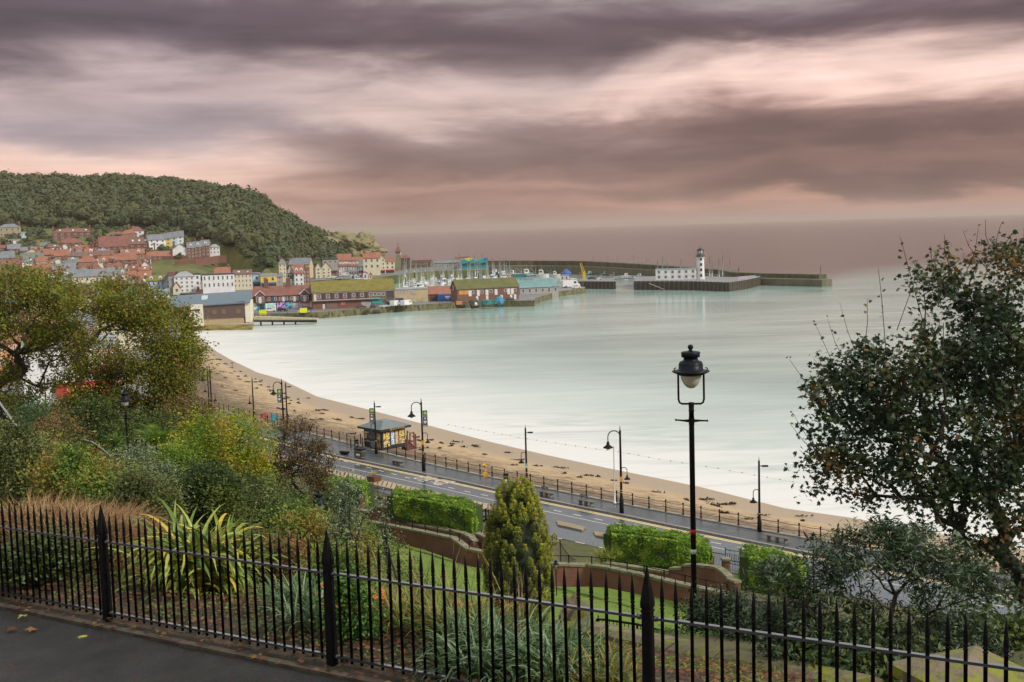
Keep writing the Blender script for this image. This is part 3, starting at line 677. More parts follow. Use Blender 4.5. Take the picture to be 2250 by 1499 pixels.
H(614,630,612,580,569,'cream','slate','slim cream tower house behind the timbered inn',kind='hip',nc=2,nf=4,y=640,chim=1)
H(636,680,596,581,568,'buff','slate','buff house with wide slate roof rising at the foot of the wood',nc=2,nf=2,y=648,chim=2,yaw=-15)
tim=H(631,648,630,601,582,'white','orange','tall black and white timbered inn with pointed gable',kind='gable',nc=2,nf=3,z=Z5,chim=1)
H(648,668,630,600,583,'white','orange','white inn wing with small timbered gables and orange roof',nc=2,nf=3,z=Z5,dorm=2,chim=0)
H(668,681,628,594,588,'brick','red','narrow red brick house right of the timbered inn',nc=2,nf=4,z=Z5,kind='flat',chim=1)
H(681,694,612,589,577,'cream','slate','left twin of a cream gabled pair with bay windows',kind='gable',nc=1,nf=3,z=Z5,chim=1)
H(694,707,612,589,577,'cream','slate','right twin of a cream gabled pair with bay windows',kind='gable',nc=1,nf=3,z=Z5,chim=0)
H(707,728,610,589,576,'cream','brown','cream house with tall pointed gable and black bay window',kind='gable',nc=2,nf=3,z=Z5,chim=0)
H(709,742,580,571,568,'grey','dark','flat roofed grey block behind the cream gables',kind='flat',nc=3,nf=1,y=690,chim=0)
H(728,745,609,576,573,'brick','grey','tall brick and cream flat topped house',kind='flat',nc=2,nf=4,z=Z5,chim=0)
H(742,772,584,572,559,'obrick','orange','terracotta house with orange roof above the mansard row',nc=1,nf=1,y=715,chim=0)
H(745,767,606,585,572,'white','red','white inn with red mansard roof and four small dormers',nc=4,nf=2,z=Z5,dorm=4,chim=0)
H(767,789,605,585,572,'white','red','ivy covered white house with red mansard roof',nc=4,nf=2,z=Z5,dorm=3,chim=0)
H(772,806,580,573,566,'obrick','orange','low house with orange roof behind the mansard row',nc=3,nf=1,y=725,chim=0)
H(788,831,604,585,573,'white','green','white fish restaurant with grey green roof and blue fascia',nc=7,nf=2,z=Z5,chim=0,shop=mat('navy_sign',(.02,.05,.14)))
H(799,836,592,567,556,'cream','orange','cream building with orange roof beside the tall yellow gable',nc=3,nf=2,y=700,chim=1)
H(823,847,602,568,556,'cream','orange','tall yellow gabled building with red shopfront',kind='gable',nc=3,nf=4,z=Z5,chim=0,shop=mat('red_sign',(.5,.03,.03)))
H(847,868,601,575,565,'cream','orange','yellow building with orange hipped roof and red doors',kind='hip',nc=2,nf=3,z=Z5,chim=0,shop=mat('red_sign',(.5,.03,.03)))
H(882,901,586,568,560,'brown','red','brown house with red roof beside the watch tower',kind='hip',nc=1,nf=2,z=7,chim=0)
H(905,950,584,577,572,'brown','brown','long low brown building with red sign strip',nc=6,nf=1,z=6,chim=0,kind='flat')
# more of the packed old town
def filler(rows):
    for ri,(x0,x1,yb0,yb1,n) in enumerate(rows):
        for i in range(n):
            a=x0+(x1-x0)*i/n; w=(x1-x0)/n*rnd.uniform(.85,1.1); yb=yb0+(yb1-yb0)*i/n+rnd.uniform(-2,2); hh=rnd.uniform(9,13); rr=rnd.uniform(6,10)
            wl=rnd.choice(['brick','white','dbrick','white','cream','white','obrick']); rf=rnd.choice(['orange','red','slate','slate','brown','grey','green']); kd=rnd.choice(['side','side','gable','hip'])
            nm={'brick':'red brick','obrick':'orange brick','dbrick':'dark brick','white':'white rendered','cream':'cream rendered','grey':'grey stone'}[wl]
            H(a,a+w,yb,yb-hh,yb-hh-rr,wl,rf,'%s %s house with %s roof, %s from left in old town %s row'%({'side':'long','gable':'gabled','hip':'hipped'}[kd],nm,rf,['first','second','third','fourth','fifth','sixth','seventh','eighth','ninth','tenth'][i],['upper','middle','lower','bottom','back','crowded','hidden','short'][ri]),kind=kd,nc=rnd.choice([2,3]),nf=2,chim=rnd.choice([1,1,2]),yaw=rnd.uniform(-22,22),dorm=rnd.choice([0,0,0,1]),sky=rnd.choice([0,0,1]))
filler([(60,240,566,568,7),(20,330,590,580,10),(100,330,610,604,9),(240,330,632,634,4),(205,330,545,548,5),(90,240,555,560,7),(30,160,614,612,5),(230,330,600,596,5)])
# details on a few of them
p=empty('parish_turret',(0,0,0)); bpy.data.objects.remove(p)
M_timber=mat('black_timber',(.02,.018,.016)); M_cream=mat('wall_cream',WALLC['cream']); M_dsign=mat('dark_sign',(.03,.035,.05))
mb=MB(); k=tim.location.y/F; W=17*k; Hw=29*k; Hr=19*k
for i in range(7):
    x=-W/2+W*i/6; h=(1-abs(x)/(W/2))*Hr; mb.box(x-.12,x+.12,-.08,-.01,Hw*.62,Hw+h-.2)
for z in (Hw*.62,Hw*.8,Hw*1.0): mb.box(-W/2,W/2,-.1,-.02,z-.13,z+.13)
for s in (-1,1):
    for j in (0,1,2): mb.tube([(s*W*.08*j,-.08,Hw*.62),(s*W*(.08*j+.15),-.08,Hw*.8)],.1,4)
mb.obj('timber_frame',M_timber,tim)
# garden walls of brick above the harbour
for pts,lab in (([(344,572),(380,571),(412,570)],'long brick garden wall below the low bungalow'),([(384,582),(430,578),(480,570),(498,569)],'brick terrace wall under the brick terrace houses')):
    P=[at(x,y,ydep(x,y)) for x,y in pts]; mb=MB(); mb.wall([p+Vector((0,0,-2.2)) for p in P],4.4,.4); tag(mb.obj('garden_wall',wm('brick')),lab,'wall')
# ---------------------------------------------------------------- plant builders
SHAPES={'rhomb':np.array([(-.5,0,0),(0,-.28,.03),(.5,0,-.05),(0,.28,.03)]),
 'oval':np.array([(-.5,0,0),(-.2,-.22,.02),(.2,-.2,.0),(.5,0,-.08),(.2,.2,0),(-.2,.22,.02)]),
 'lance':np.array([(-.5,0,0),(-.15,-.11,.02),(.5,0,-.12),(-.15,.11,.02)]),
 'maple':np.array([(-.45,0,0),(-.3,-.2,0),(-.38,-.48,-.03),(-.05,-.3,.02),(.12,-.5,-.06),(.15,-.16,.02),(.55,0,-.08),(.15,.16,.02),(.12,.5,-.06),(-.05,.3,.02),(-.38,.48,-.03),(-.3,.2,0)])}
def leafcloud(name,P,size,mats,par=None,shape='rhomb',up=.3,weights=None,Nn=None,mi=None):
    n=len(P); T=SHAPES[shape]; k=len(T)
    N_=dirs(n); N_[:,2]=np.abs(N_[:,2])+up
    if Nn is not None: N_=N_*.6+Nn
    N_/=np.linalg.norm(N_,axis=1)[:,None]
    a=np.cross(N_,dirs(n)); a/=np.linalg.norm(a,axis=1)[:,None]; b=np.cross(N_,a)
    sz=(np.asarray(size)*rg.uniform(.65,1.35,n))[:,None,None]
    V=P[:,None,:]+sz*(T[None,:,0:1]*a[:,None,:]+T[None,:,1:2]*b[:,None,:]+T[None,:,2:3]*N_[:,None,:])
    if mi is None: mi=rg.choice(len(mats),n,p=weights)
    me=rawmesh(name,V.reshape(-1,3),np.arange(n*k).reshape(n,k),k,mats,mi); return inst(name,me,par)
def blades(name,centres,n,length,width,mats,par=None,spread=.6,droop=1.,seg=6,rad=.1,erect=.9,weights=None,lenvar=.35):
    """strap leaves rising from each centre and arching over"""
    Vs=[];Fs=[];Ms=[];off=0
    for c in centres:
        for i in range(n):
            a=rg.uniform(0,2*PI); l=length*rg.uniform(1-lenvar,1.1); tilt=abs(rg.normal(0,spread)); r=rg.uniform(0,rad)
            d=np.array([math.cos(a),math.sin(a),0]); p=np.array(c)+d*r; th=PI/2*erect-tilt; w=width*rg.uniform(.7,1.2); side=np.array([-d[1],d[0],0]); tw=rg.uniform(-.6,.6)
            dr=droop*rg.uniform(.4,1.4); pts=[]
            for s in range(seg+1):
                t=s/seg; ang=th-dr*t*t*1.9; ww=w*(math.sin(min(1.,(t*1.1+.28))*PI*.5)*(1-t**3)+.04)
                sd=side*math.cos(tw*t)+np.array([0,0,1])*math.sin(tw*t); up_=np.array([-d[0]*math.sin(ang),-d[1]*math.sin(ang),math.cos(ang)])*ww*.25
                Vs.append(p-sd*ww*.5+up_); Vs.append(p.copy()); Vs.append(p+sd*ww*.5+up_)
                p=p+(d*math.cos(ang)+np.array([0,0,1])*math.sin(ang))*l/seg
            for s in range(seg): o=off+3*s; Fs.append((o,o+1,o+4,o+3)); Fs.append((o+1,o+2,o+5,o+4))
            m_=int(rg.choice(len(mats),p=weights)); Ms+= [m_]*(2*seg); off+=3*(seg+1)
    me=rawmesh(name,np.array(Vs),np.array(Fs),4,mats,np.array(Ms),True); return inst(name,me,par)
def in_ell(n,ells,shell=.55):
    vol=np.array([e[1][0]*e[1][1]*e[1][2] for e in ells])**.7; idx=rg.choice(len(ells),n,p=vol/vol.sum()); c=np.array([e[0] for e in ells])[idx]; r=np.array([e[1] for e in ells])[idx]
    return c+dirs(n)*(shell+(1-shell)*rg.random(n)**.6)[:,None]*r
def skeleton(base,fork,targets,r0,sag=.0,rmin=.012,segl=.5,wig=.08):
    """nearest-branch growth; returns MeshBuilder list of tapered limbs, tips"""
    nodes=[np.array(base,float)]; par=[-1]; nb=6
    for i in range(1,nb+1):
        t=i/nb; p=np.array(base)*(1-t)+np.array(fork)*t+rg.normal(size=3)*np.array([wig,wig,0])*(1 if i<nb else 0)*2; nodes.append(p); par.append(i-1)
    f=np.array(fork); T=sorted(targets,key=lambda t:np.linalg.norm(t-f)); tips=[]
    cap=np.zeros((len(nodes)+len(T)*14,3)); cap[:len(nodes)]=nodes; cnt=len(nodes); dist=[9e9]*nb+[0.]
    for t in T:
        A=cap[nb:cnt]; d=np.linalg.norm(A-t,axis=1); dz=np.maximum(0,A[:,2]-t[2])*.6; dd=np.array(dist[nb:cnt])*.12
        j=int(np.argmin(d+dz+dd))+nb; s=cap[j]; L_=np.linalg.norm(t-s); m=max(1,min(12,int(L_/segl))); bow=np.array([0,0,1])*L_*.12+rg.normal(size=3)*L_*.07; pj=j
        for q in range(1,m+1):
            u=q/m; p=s*(1-u)+t*u+bow*math.sin(u*PI)+rg.normal(size=3)*wig*.25*(u<1)
            if cnt>=len(cap): cap=np.concatenate([cap,np.zeros((2000,3))])
            cap[cnt]=p; par.append(pj); dist.append(dist[pj]+L_/m); pj=cnt; cnt+=1
        tips.append(pj)
    w=np.zeros(cnt)
    for t in tips: w[t]+=1
    for i in range(cnt-1,0,-1): w[par[i]]+=w[i]
    rad=np.maximum(rmin,r0*(w/max(w.max(),1))**.47)
    return cap[:cnt],par,rad,nb
def limbmesh(cap,par,rad,sel,sides=5,mb=None):
    mb=mb or MB()
    for i in sel:
        if par[i]<0: continue
        a,b=cap[par[i]],cap[i]
        if np.linalg.norm(a-b)<1e-5: continue
        mb.tube([a,b+(b-a)*.05],[min(rad[par[i]],rad[i]*1.35),rad[i]],sides,cap=False)
    return mb
def tree(name,label,cat,base,fork,ells,nt,nl,leaf,mats,bark,r0,shape='rhomb',spread=.5,weights=None,rmin=.012,shell=.5,group=None,segl=.6,wig=.1,patch=None,up=.3):
    e=empty(name,base,0,label,cat,group); b=Vector(base); T=in_ell(nt,ells,shell); cap,par,rad,nb=skeleton(base,fork,list(T),r0,rmin=rmin,segl=segl,wig=wig); cap=cap-np.array(base)
    limbmesh(cap,par,rad,range(1,nb+1),9).obj('trunk',bark,e)
    big=[i for i in range(nb+1,len(cap))]; limbmesh(cap,par,rad,big,5).obj('branch',bark,e)
    # leaves cluster round the outer twigs
    tw=np.array([i for i in big if rad[i]<=max(rmin*2.2,r0*.12)]); ci=tw[rg.integers(0,len(tw),nl)]; P=cap[ci]+rg.normal(size=(nl,3))*spread*np.array([1,1,.7])
    mi=None
    if patch is not None:
        nz=np.array([noise.noise(Vector(p*patch[0])+Vector((patch[2] if len(patch)>2 else 0,0,0))) for p in P]); k=len(mats); mi=np.clip(((nz*patch[1]+.5+rg.normal(size=nl)*.16)*k).astype(int),0,k-1)
    leafcloud('crown',P,np.full(nl,leaf),mats,e,shape,up,weights,None,mi); return e
def bush(name,label,px,pyb,y,wpx,hpx,mats,leaf=.06,n=4000,shape='rhomb',cat='shrub',group=None,weights=None,lumps=7,stems=10,dens=.65,bark=None,d=None,patch=None,z=None,up=.3):
    k=y/F; base=at(px,pyb,y); w=wpx*k/2; h=hpx*k; e=empty(name,base,0,label,cat,group); leaf=leaf*1.45; ells=[((0,0,h*.42),(w*.9,(d or w)*.8,h*.56))]
    for i in range(lumps): a=rg.uniform(0,2*PI); q=rg.uniform(.35,.7); ells.append(((w*q*math.cos(a),(d or w)*q*math.sin(a),h*rg.uniform(.2,.74)),(w*.42,w*.42,h*.27)))
    P=in_ell(n,ells,dens); cl=in_ell(max(20,n//60),ells,.8); 
    m2=n//2; ci=rg.integers(0,len(cl),m2); P[:m2]=cl[ci]+rg.normal(size=(m2,3))*leaf*2.2; P[:,2]=np.where(P[:,2]<0,rg.uniform(0,.3*h,n),P[:,2])
    mi=None
    if patch is not None:
        nz=np.array([noise.noise(Vector(p*patch[0])+Vector((px,0,0))) for p in P]); kk=len(mats); mi=np.clip(((nz*patch[1]+.5+rg.normal(size=n)*.18)*kk).astype(int),0,kk-1)
    leafcloud('foliage',P,np.full(n,leaf),mats,e,shape,up,weights,None,mi)
    mb=MB(); 
    for i in range(stems):
        t=cl[rg.integers(0,len(cl))]; m=t*.5+rg.normal(size=3)*.08*w; mb.tube([(rg.normal()*.05,rg.normal()*.05,-.3),m,t],[.02+.012*w,.012+.008*w,.006],4,cap=False)
    mb.obj('stem',bark or M_bark,e); return e
M_bark=mat('bark_dark',(.05,.04,.03),(.025,.02,.015),sc=6,bump=.8,stretch=(1,1,.3)); M_barkg=mat('bark_green',(.09,.085,.04),(.04,.035,.02),sc=4,bump=.8,stretch=(1,1,.3))
# ---------------------------------------------------------------- quays and piers
M_quay=mat('quay_wall',(.2,.17,.1),(.075,.08,.035),rough=.9,sc=.35,det=8,bump=.8,bsc=2,stretch=(1,1,.5),c3=(.14,.13,.06),wear=((.05,.05,.03),.8,.55))
M_qtop=mat('quay_paving',(.2,.2,.2),(.14,.14,.145),rough=.45,sc=.2)
M_pile=mat('pier_timber',(.07,.06,.045),(.03,.03,.025),rough=.9,sc=1,bump=.5)
M_pierstone=mat('pier_stone',(.13,.115,.07),(.05,.055,.03),rough=.95,sc=.3,det=8,stretch=(1,1,.25),bump=.8,bsc=1.5,c3=(.095,.095,.05))
M_conc=mat('concrete_pale',(.5,.45,.33),(.36,.32,.22),sc=.4)
def slab(name,pts,z,mats,label,cat='pier',down=-2.5,cap=.35):
    """pts: list of world xy; side walls of stone, paved top"""
    mb=MB(); P=[(p[0],p[1]) for p in pts]; n=len(P)
    ar=sum(P[i][0]*P[(i+1)%n][1]-P[(i+1)%n][0]*P[i][1] for i in range(n))
    if ar<0: P=P[::-1]
    mb.v=[(x,y,down) for x,y in P]+[(x,y,z) for x,y in P]
    mb.f=[list(range(n,2*n))]+[[i,(i+1)%n,n+(i+1)%n,n+i] for i in range(n)]; mb.m=[1]+[0]*n; mb.sm=[False]*(n+1)
    o=mb.obj(name,mats); tag(o,label,cat); return o
def L0(px): return [hit(x,y,0) for x,y in px]
QZ=2.4
frontA=L0([(557,706),(600,704),(698,700.5),(798,692),(869,686),(1000,678),(1090,674.5),(1174,673.5)])
frontB=L0([(1232,651.5),(1286,644)])
backB=[at(1286,640,545),at(1225,640,560),at(1140,650,500)]
backA=[at(1000,650,484),at(872,650,484),at(866,650,560),at(866,640,694),at(800,640,665),at(690,640,645),at(655,640,580),at(560,640,545),at(430,640,545),at(430,640,400)]
slab('quay',frontA+[at(1176,660,472)]+frontB+backB+backA,QZ,[M_quay,M_qtop],'long stone fish quay carrying the brick store buildings','quay')
slab('boathouse_base',L0([(395,727),(425,727),(555,725)])+[at(557,715,405),at(400,715,405)],1.95,[mat('algae_wall',(.4,.32,.14),(.1,.11,.03),sc=.5,stretch=(.4,1,2.5),det=8,bump=.5,c3=(.3,.24,.08)),M_conc],'yellow stained stone platform below the lifeboat station','platform')
pf=L0([(1240,636),(1287,634.5),(1353,635.5)])
west=slab('jetty',pf+[at(1353,620,600),at(1240,620,605)],3.7,[M_pile,M_qtop],'dark timber faced jetty left of the footbridge','jetty')
LPf=L0([(1393,637),(1530,638),(1602,641),(1638,635.5),(1671,627.5)])
lp=slab('lighthouse_pier',LPf+[at(1668,620,582),at(1610,620,560),at(1520,620,590),at(1393,620,600)],4.15,[M_pile,M_qtop],'timber faced pier carrying the white lighthouse','pier')
def piles(par,line_,z,step=2.2,r=.22):
    mb=MB(); mb.box(-r,r,-.22,.06,-2.4,z); me=mb.mesh('pile',mat('pile_wood',(.16,.13,.09),(.08,.065,.045),sc=.8,rough=.9))
    for p,q in zip(line_[:-1],line_[1:]):
        n=max(1,int((q-p).length/step)); a=math.atan2(q.y-p.y,q.x-p.x)
        for i in range(n): inst('pile',me,par,p.lerp(q,(i+.5)/n)+Vector((math.sin(a)*.05,-math.cos(a)*.05,0)),a)
piles(west,pf,3.6); piles(lp,LPf,4.0,2.4)
# outer pier: seaward wall with lower quay ledge
OP=[(1060,573.4,800),(1180,573,792),(1292,574,754),(1370,578,712),(1440,582,677),(1527,588.4,630),(1592,593,603),(1622,598.5,574),(1674,600.6,565),(1812,603.6,537)]
P=[at(*p) for p in OP]; mb=MB(); mb.wall([Vector((p.x,p.y+3,-2.5)) for p in P],[p.z+2.5 for p in P],6.,0)
o=mb.obj('outer_pier',M_pierstone); tag(o,'long dark outer pier curving round the harbour and ending in open water','pier')
mb=MB(); mb.wall([Vector((p.x,p.y-4.0,-2.5)) for p in P],[p.z*.62+2.5 for p in P],7.9,0); mb.obj('ledge',mat('ledge_stone',(.17,.155,.1),(.08,.085,.045),sc=.4,det=8,stretch=(1,1,.3),bump=.6),o)
mb=MB(); mb.wall([Vector((p.x,p.y-1.1,p.z*.62)) for p in P[:7]],.12,.3,0); mb.obj('coping',mat('pale_coping',(.42,.4,.33),sc=.5),o)
def post(name,px,py,z,h,r,m,label,cat,extra=None,y=None):
    p=at(px,py,y) if y else hit(px,py,z); p.z=z
    e=empty(name,p,0,label,cat); mb=MB(); mb.tube([(0,0,0),(0,0,h)],r,6); mb.obj('pole',m,e)
    if extra: extra(e)
    return e
M_dark=mat('dark_metal',(.03,.03,.032),rough=.4); M_white=mat('white_paint',(.72,.74,.74),(.6,.62,.62),sc=1.,rough=.5)
post('signal_mast',1803,603,5.1,4.2,.12,M_dark,'slim dark mast at the far end of the outer pier','mast',y=536)
def _ball(e): mb=MB(); mb.lathe([(.01,-.5),(.5,0),(.01,.5)],8); mb.obj('ball',M_dark,e,(0,0,1.6))
post('beacon',1623,597,5.6,3.2,.1,M_dark,'short mast with black ball marker where the outer pier bends','beacon',_ball,y=573)
# footbridge
a,b=at(1350,619,578),at(1397,619,578); a.z=b.z=4.2; e=empty('footbridge',(a+b)/2,0,'low arched swing bridge closing the gap between the two timber piers','bridge'); w_=(b-a).length
mb=MB(); n=10; 
for i in range(n):
    x0,x1=-w_/2+w_*i/n,-w_/2+w_*(i+1)/n; z0=.5*(1-(2*x0/w_)**2); z1=.5*(1-(2*x1/w_)**2)
    mb.add([(x0,-1.5,z0-.5),(x1,-1.5,z1-.5),(x1,1.5,z1-.5),(x0,1.5,z0-.5),(x0,-1.5,z0),(x1,-1.5,z1),(x1,1.5,z1),(x0,1.5,z0)],[(0,3,2,1),(4,5,6,7),(0,1,5,4),(1,2,6,5),(2,3,7,6),(3,0,4,7)])
mb.obj('deck',M_qtop,e)
for s in (-1.4,1.4):
    mb=MB(); mb.tube([(-w_/2+w_*i/n,s,.5*(1-(2*i/n-1)**2)+1.) for i in range(n+1)],.05,4)
    for i in range(n+1): x=-w_/2+w_*i/n; z=.5*(1-(2*i/n-1)**2); mb.tube([(x,s,z),(x,s,z+1)],.05,4)
    mb.obj('railing',M_white,e)
# lighthouse and its club house
lh=empty('lighthouse',at(1539.5,614,548),0,'white lighthouse tower with dark lantern on the timber pier','lighthouse'); k=548/F
mb=MB(); mb.lathe([(2.05,-.5),(1.95,.8),(1.9,.8),(1.75,47*k),(2.1,47*k),(2.1,47*k+.25)],20,sm=False); mb.obj('tower',wm('white'),lh)
mb=MB(); z=47*k+.25; mb.lathe([(1.55,z),(1.55,z+1.5)],12,0,sm=False); mb.obj('lantern_base',mat('grey_paint',(.12,.13,.13)),lh)
mb=MB()
for i in range(8): w0=2*PI*i/8; mb.tube([(1.5*math.cos(w0),1.5*math.sin(w0),z+1.5),(1.5*math.cos(w0),1.5*math.sin(w0),z+3.4)],.09,4)
mb.lathe([(1.7,z+3.4),(1.65,z+3.6),(1.1,z+4.1),(.15,z+4.5),(.1,z+5.3),(.02,z+5.6)],14,0); la=mb.obj('lantern',M_dark,lh)
mb=MB(); mb.lathe([(1.3,z+1.5),(1.3,z+3.4)],12,0); gm=mat('lantern_glass',(.5,.55,.55),rough=.1); mb.obj('lantern_glass',gm,la)
mb=MB()
for i in range(16): w0=2*PI*i/16; mb.tube([(2.2*math.cos(w0),2.2*math.sin(w0),z),(2.2*math.cos(w0),2.2*math.sin(w0),z+1)],.05,4)
mb.tube([(2.2*math.cos(2*PI*i/24),2.2*math.sin(2*PI*i/24),z+1) for i in range(25)],.06,4); mb.obj('gallery_railing',M_dark,lh)
for i in range(4): inst('window',winmesh(1.,1.3,M_dark),lh,(0,-1.86+.02*i,2.+i*2.55))
mb=MB(); mb.tube([(0,0,0),(0,0,5.5),(.6,0,5.6)],.08,6); yp=mb.obj('aerial',mat('yellow_paint',(.6,.42,.05)),lh,(2.3,0,z-2.5))
ch=H(1441,1530,614,592.5,592,'white','grey','long white harbour office joined to the left side of the lighthouse',kind='flat',nc=6,nf=2,y=548,D=9,chim=0,name='harbour_office',cat='building',dz=.3)
def railing(pts,h=1.,step=2.,m=M_white,r=.04,name='railing',label='',cat='railing',rails=2):
    rs=resample(pts,step); e=empty(name,rs[0],0,label,cat); me=MB().tube([(0,0,0),(0,0,h)],r,5).mesh('post',m)
    for p in rs: inst('post',me,e,p-rs[0])
    for q in range(rails): mb=MB(); mb.tube([p-rs[0]+Vector((0,0,h*(1-q*.45))) for p in rs],r*.8,4); mb.obj('rail',m,e)
    return e
tp=[hit(x,y,4.15) for x,y in [(1400,618.5),(1530,619),(1598,621.5)]]; railing([p+Vector((0,1,0)) for p in tp],1.1,2.5,M_white,.06,label='white railing along the edge of the lighthouse pier')
tp=[hit(x,y,4.15) for x,y in [(1622,615.5),(1662,610.5)]]; railing(tp,1.3,1.5,M_white,.07,label='sloping white railing at the right tip of the lighthouse pier')
# support struts on pier face
for i,(pts,lb) in enumerate([([(1424,622),(1458,636)],'left timber stair on the pier face'),([(1536,623),(1558,635),(1572,624)],'V shaped timber stair on the pier face under the lighthouse')]):
    Q=[at(x,y,540) for x,y in pts]; mb=MB(); mb.tube([q+Vector((0,-3,0)) for q in Q],.22,4); tag(mb.obj('stair',mat('pale_timber',(.3,.26,.19),sc=1)),lb,'stair')
# yellow crane
cr=empty('crane',at(1283.5,616,585),0,'yellow jetty crane with a leaning lattice jib','crane'); k=585/F; my=mat('crane_yellow',(.75,.48,.03),rough=.4)
mb=MB(); mb.box(-.7,.7,-.7,.7,-.5,19*k); mb.obj('column',my,cr)
mb=MB()
A=Vector((-.2,0,17*k)); B=Vector((-6.5*k,0,38*k))
for dx in (-.45,.45):
    for dy in (-.4,.4): mb.tube([A+Vector((dx*1.6,dy,0)),B+Vector((dx*.7,dy*.5,0))],.14,4)
for i in range(8):
    t=i/8; p=A.lerp(B,t); q=A.lerp(B,t+.125); mb.tube([p+Vector((-.6,-.4,0)),q+Vector((.6,-.4,0))],.1,4)
mb.obj('jib',my,cr); mb=MB(); mb.box(-2.6,.2,-.6,.6,3.2,4.0); mb.box(-2.6,-2.3,-.3,.3,0,3.2); mb.obj('frame',mat('rust_red',(.3,.1,.05)),cr)
# small buildings on jetty
H(1231,1250,616.5,606,605,'white','grey','small white hut with flat roof on the timber jetty',kind='flat',nf=1,nc=2,y=590,chim=0,name='hut',cat='hut',dz=1,D=5)
H(1312,1328,618,611,606,'white','slate','small white hut with pitched grey roof beside the footbridge',kind='gable',nf=1,nc=1,y=585,chim=0,name='hut',cat='hut',dz=1,D=5)
mb=MB(); mb.lathe([(3,0),(3,1.5),(.1,4)],8,sm=False); tag(mb.obj('tent',mat('blue_canvas',(.05,.12,.35)),None,at(1244,606,640)),'blue and white pointed canvas tent behind the white hut','tent')
# ---------------------------------------------------------------- lifeboat station
ls=empty('lifeboat_station',at(482,713,386),R(9),'modern lifeboat station with curved blue slate roof and brown timber cladding','lifeboat station'); k=386/F
cladm=mat('brown_cladding',(.115,.08,.075),(.09,.06,.055),sc=6,stretch=(3,3,.05),rough=.8); beige=mat('beige_panel',(.42,.33,.2),(.37,.29,.17),sc=.5); creamw=mat('cream_render',(.7,.66,.54),(.62,.58,.47),sc=.4)
X=lambda px:(px-482)*k
mb=MB(); mb.xprism([(X(378),-2*k+16*k),(X(538.5),14.5*k),(X(538.5),50*k),(X(452),42*k),(X(378),43*k)],-.6,17,0); mb.obj('cladding',cladm,ls)
mb=MB(); mb.box(X(380),X(536),-.25,15.5,-.5,14.4*k,0); mb.obj('lower_wall',beige,ls)
mb=MB(); mb.box(X(421),X(449.6),-2.2,0.6,-.1,46*k,0); tw=mb.obj('tower',creamw,ls)
mb=MB(); mb.box(X(539),X(550.5),-.4,15.5,2.*k,48*k,0); mb.obj('end_wall',creamw,ls)
def roofcurve(x0,x1,za,zb):
    mb=MB(); n=10; rows=[]
    for i in range(n+1):
        t=i/n; y=-1.2+16*t; z=math.sin(t*PI*.5)*20*k
        rows.append([(x0,y,za+z),(x1,y,zb+z)])
    for i in range(n):
        (a,b),(c,d)=rows[i],rows[i+1]; mb.add([a,b,d,c],[(0,1,2,3)]); 
        lo=[(q[0],q[1],q[2]-.35) for q in (a,b,d,c)]; mb.add(lo,[(3,2,1,0)])
        mb.add([a,c,lo[3],lo[0]],[(0,1,2,3)]); mb.add([b,d,lo[2],lo[1]],[(3,2,1,0)])
    a,b=rows[0]; mb.add([a,b,(b[0],b[1],b[2]-.35),(a[0],a[1],a[2]-.35)],[(3,2,1,0)])
    return mb
slatem=mat('blue_slate',(.13,.18,.22),(.09,.125,.155),sc=3,rough=.6,bump=.4,bsc=5)
ro=roofcurve(X(372),X(551),42.5*k,47.5*k).obj('roof',slatem,ls)
mb=MB(); mb.box(-1,1,-1.3,1.3,0,.12); mb.box(-.04,.04,-1.3,1.3,.12,.2,1); mb.box(-1,1,-.5,-.42,.12,.2,1); mb.box(-1,1,.4,.48,.12,.2,1); o=mb.obj('skylight',[mat('pale_glass',(.5,.6,.62),rough=.15),M_fascia],ro,(X(450),4.4,54.5*k)); o.rotation_euler=(R(27),0,0); o.scale=(1,2.,1)
for px in (473,493,524): mb=MB(); mb.box(-.75,.75,-.1,.05,-.8,.8); mb.obj('shutter',mat('brown_shutter',(.2,.12,.07)),ls,(X(px),-.62,28*k))
for z0,h in ((34,3.5),(28,3),(23.5,5.5),(7,4)): mb=MB(); mb.box(-.2,.2,-.05,.05,-h*k/2,h*k/2); mb.obj('window',M_glass,tw,(X(429),-2.23,z0*k))
mb=MB(); mb.box(-.9,.9,-.05,.05,-.3,.3); mb.obj('window',M_glass,tw,(X(438),-2.23,34.5*k))
text('RNLI',.75,M_dsign,tw,(X(439.5),-2.26,29.6*k))
# slipway ramp into the water
sw=empty('slipway',at(558,703,398),0,'pale planked boat ramp running down into the bay beside the lifeboat station','slipway'); e2=at(697,713,398)-sw.location
mb=MB(); mb.add([(0,0,-.1),(e2.x,0,-1.1),(e2.x,3.5,-1.1),(0,3.5,-.1),(0,0,1.2),(e2.x,0,-.25),(e2.x,3.5,-.25),(0,3.5,1.2)],[(0,3,2,1),(4,5,6,7),(0,1,5,4),(1,2,6,5),(2,3,7,6),(3,0,4,7)])
mb.obj('deck',mat('ramp_planks',(.5,.45,.3),(.36,.32,.2),sc=1,stretch=(1,1,.3)),sw)
mb=MB(); mb.add([(0,-.12,-.7),(e2.x,-.12,-1.6),(e2.x,-.01,-1.3),(0,-.01,.1)],[(0,1,2,3)]); 
mb.tube([(0,-.15,-.25),(e2.x,-.15,-.95)],.3,4); mb.obj('beam',M_pile,sw)
for i in range(15):
    t=i/14; mb=MB(); z=1.2-1.45*t; mb.tube([(0,0,0),(0,0,1.1)],.05,4); mb.obj('post',M_dark,sw,(e2.x*t,0.1,z))
mb=MB(); mb.tube([(0,.1,2.3),(e2.x,.1,.85)],.04,4); mb.tube([(0,.1,1.8),(e2.x,.1,.35)],.03,4); mb.obj('rail',M_dark,sw)
for i in range(4): mb=MB(); mb.tube([(0,0,-2),(0,0,.6)],.3,6); mb.obj('leg',M_pile,sw,(2.+i*4,1.5,-.5-i*.1))
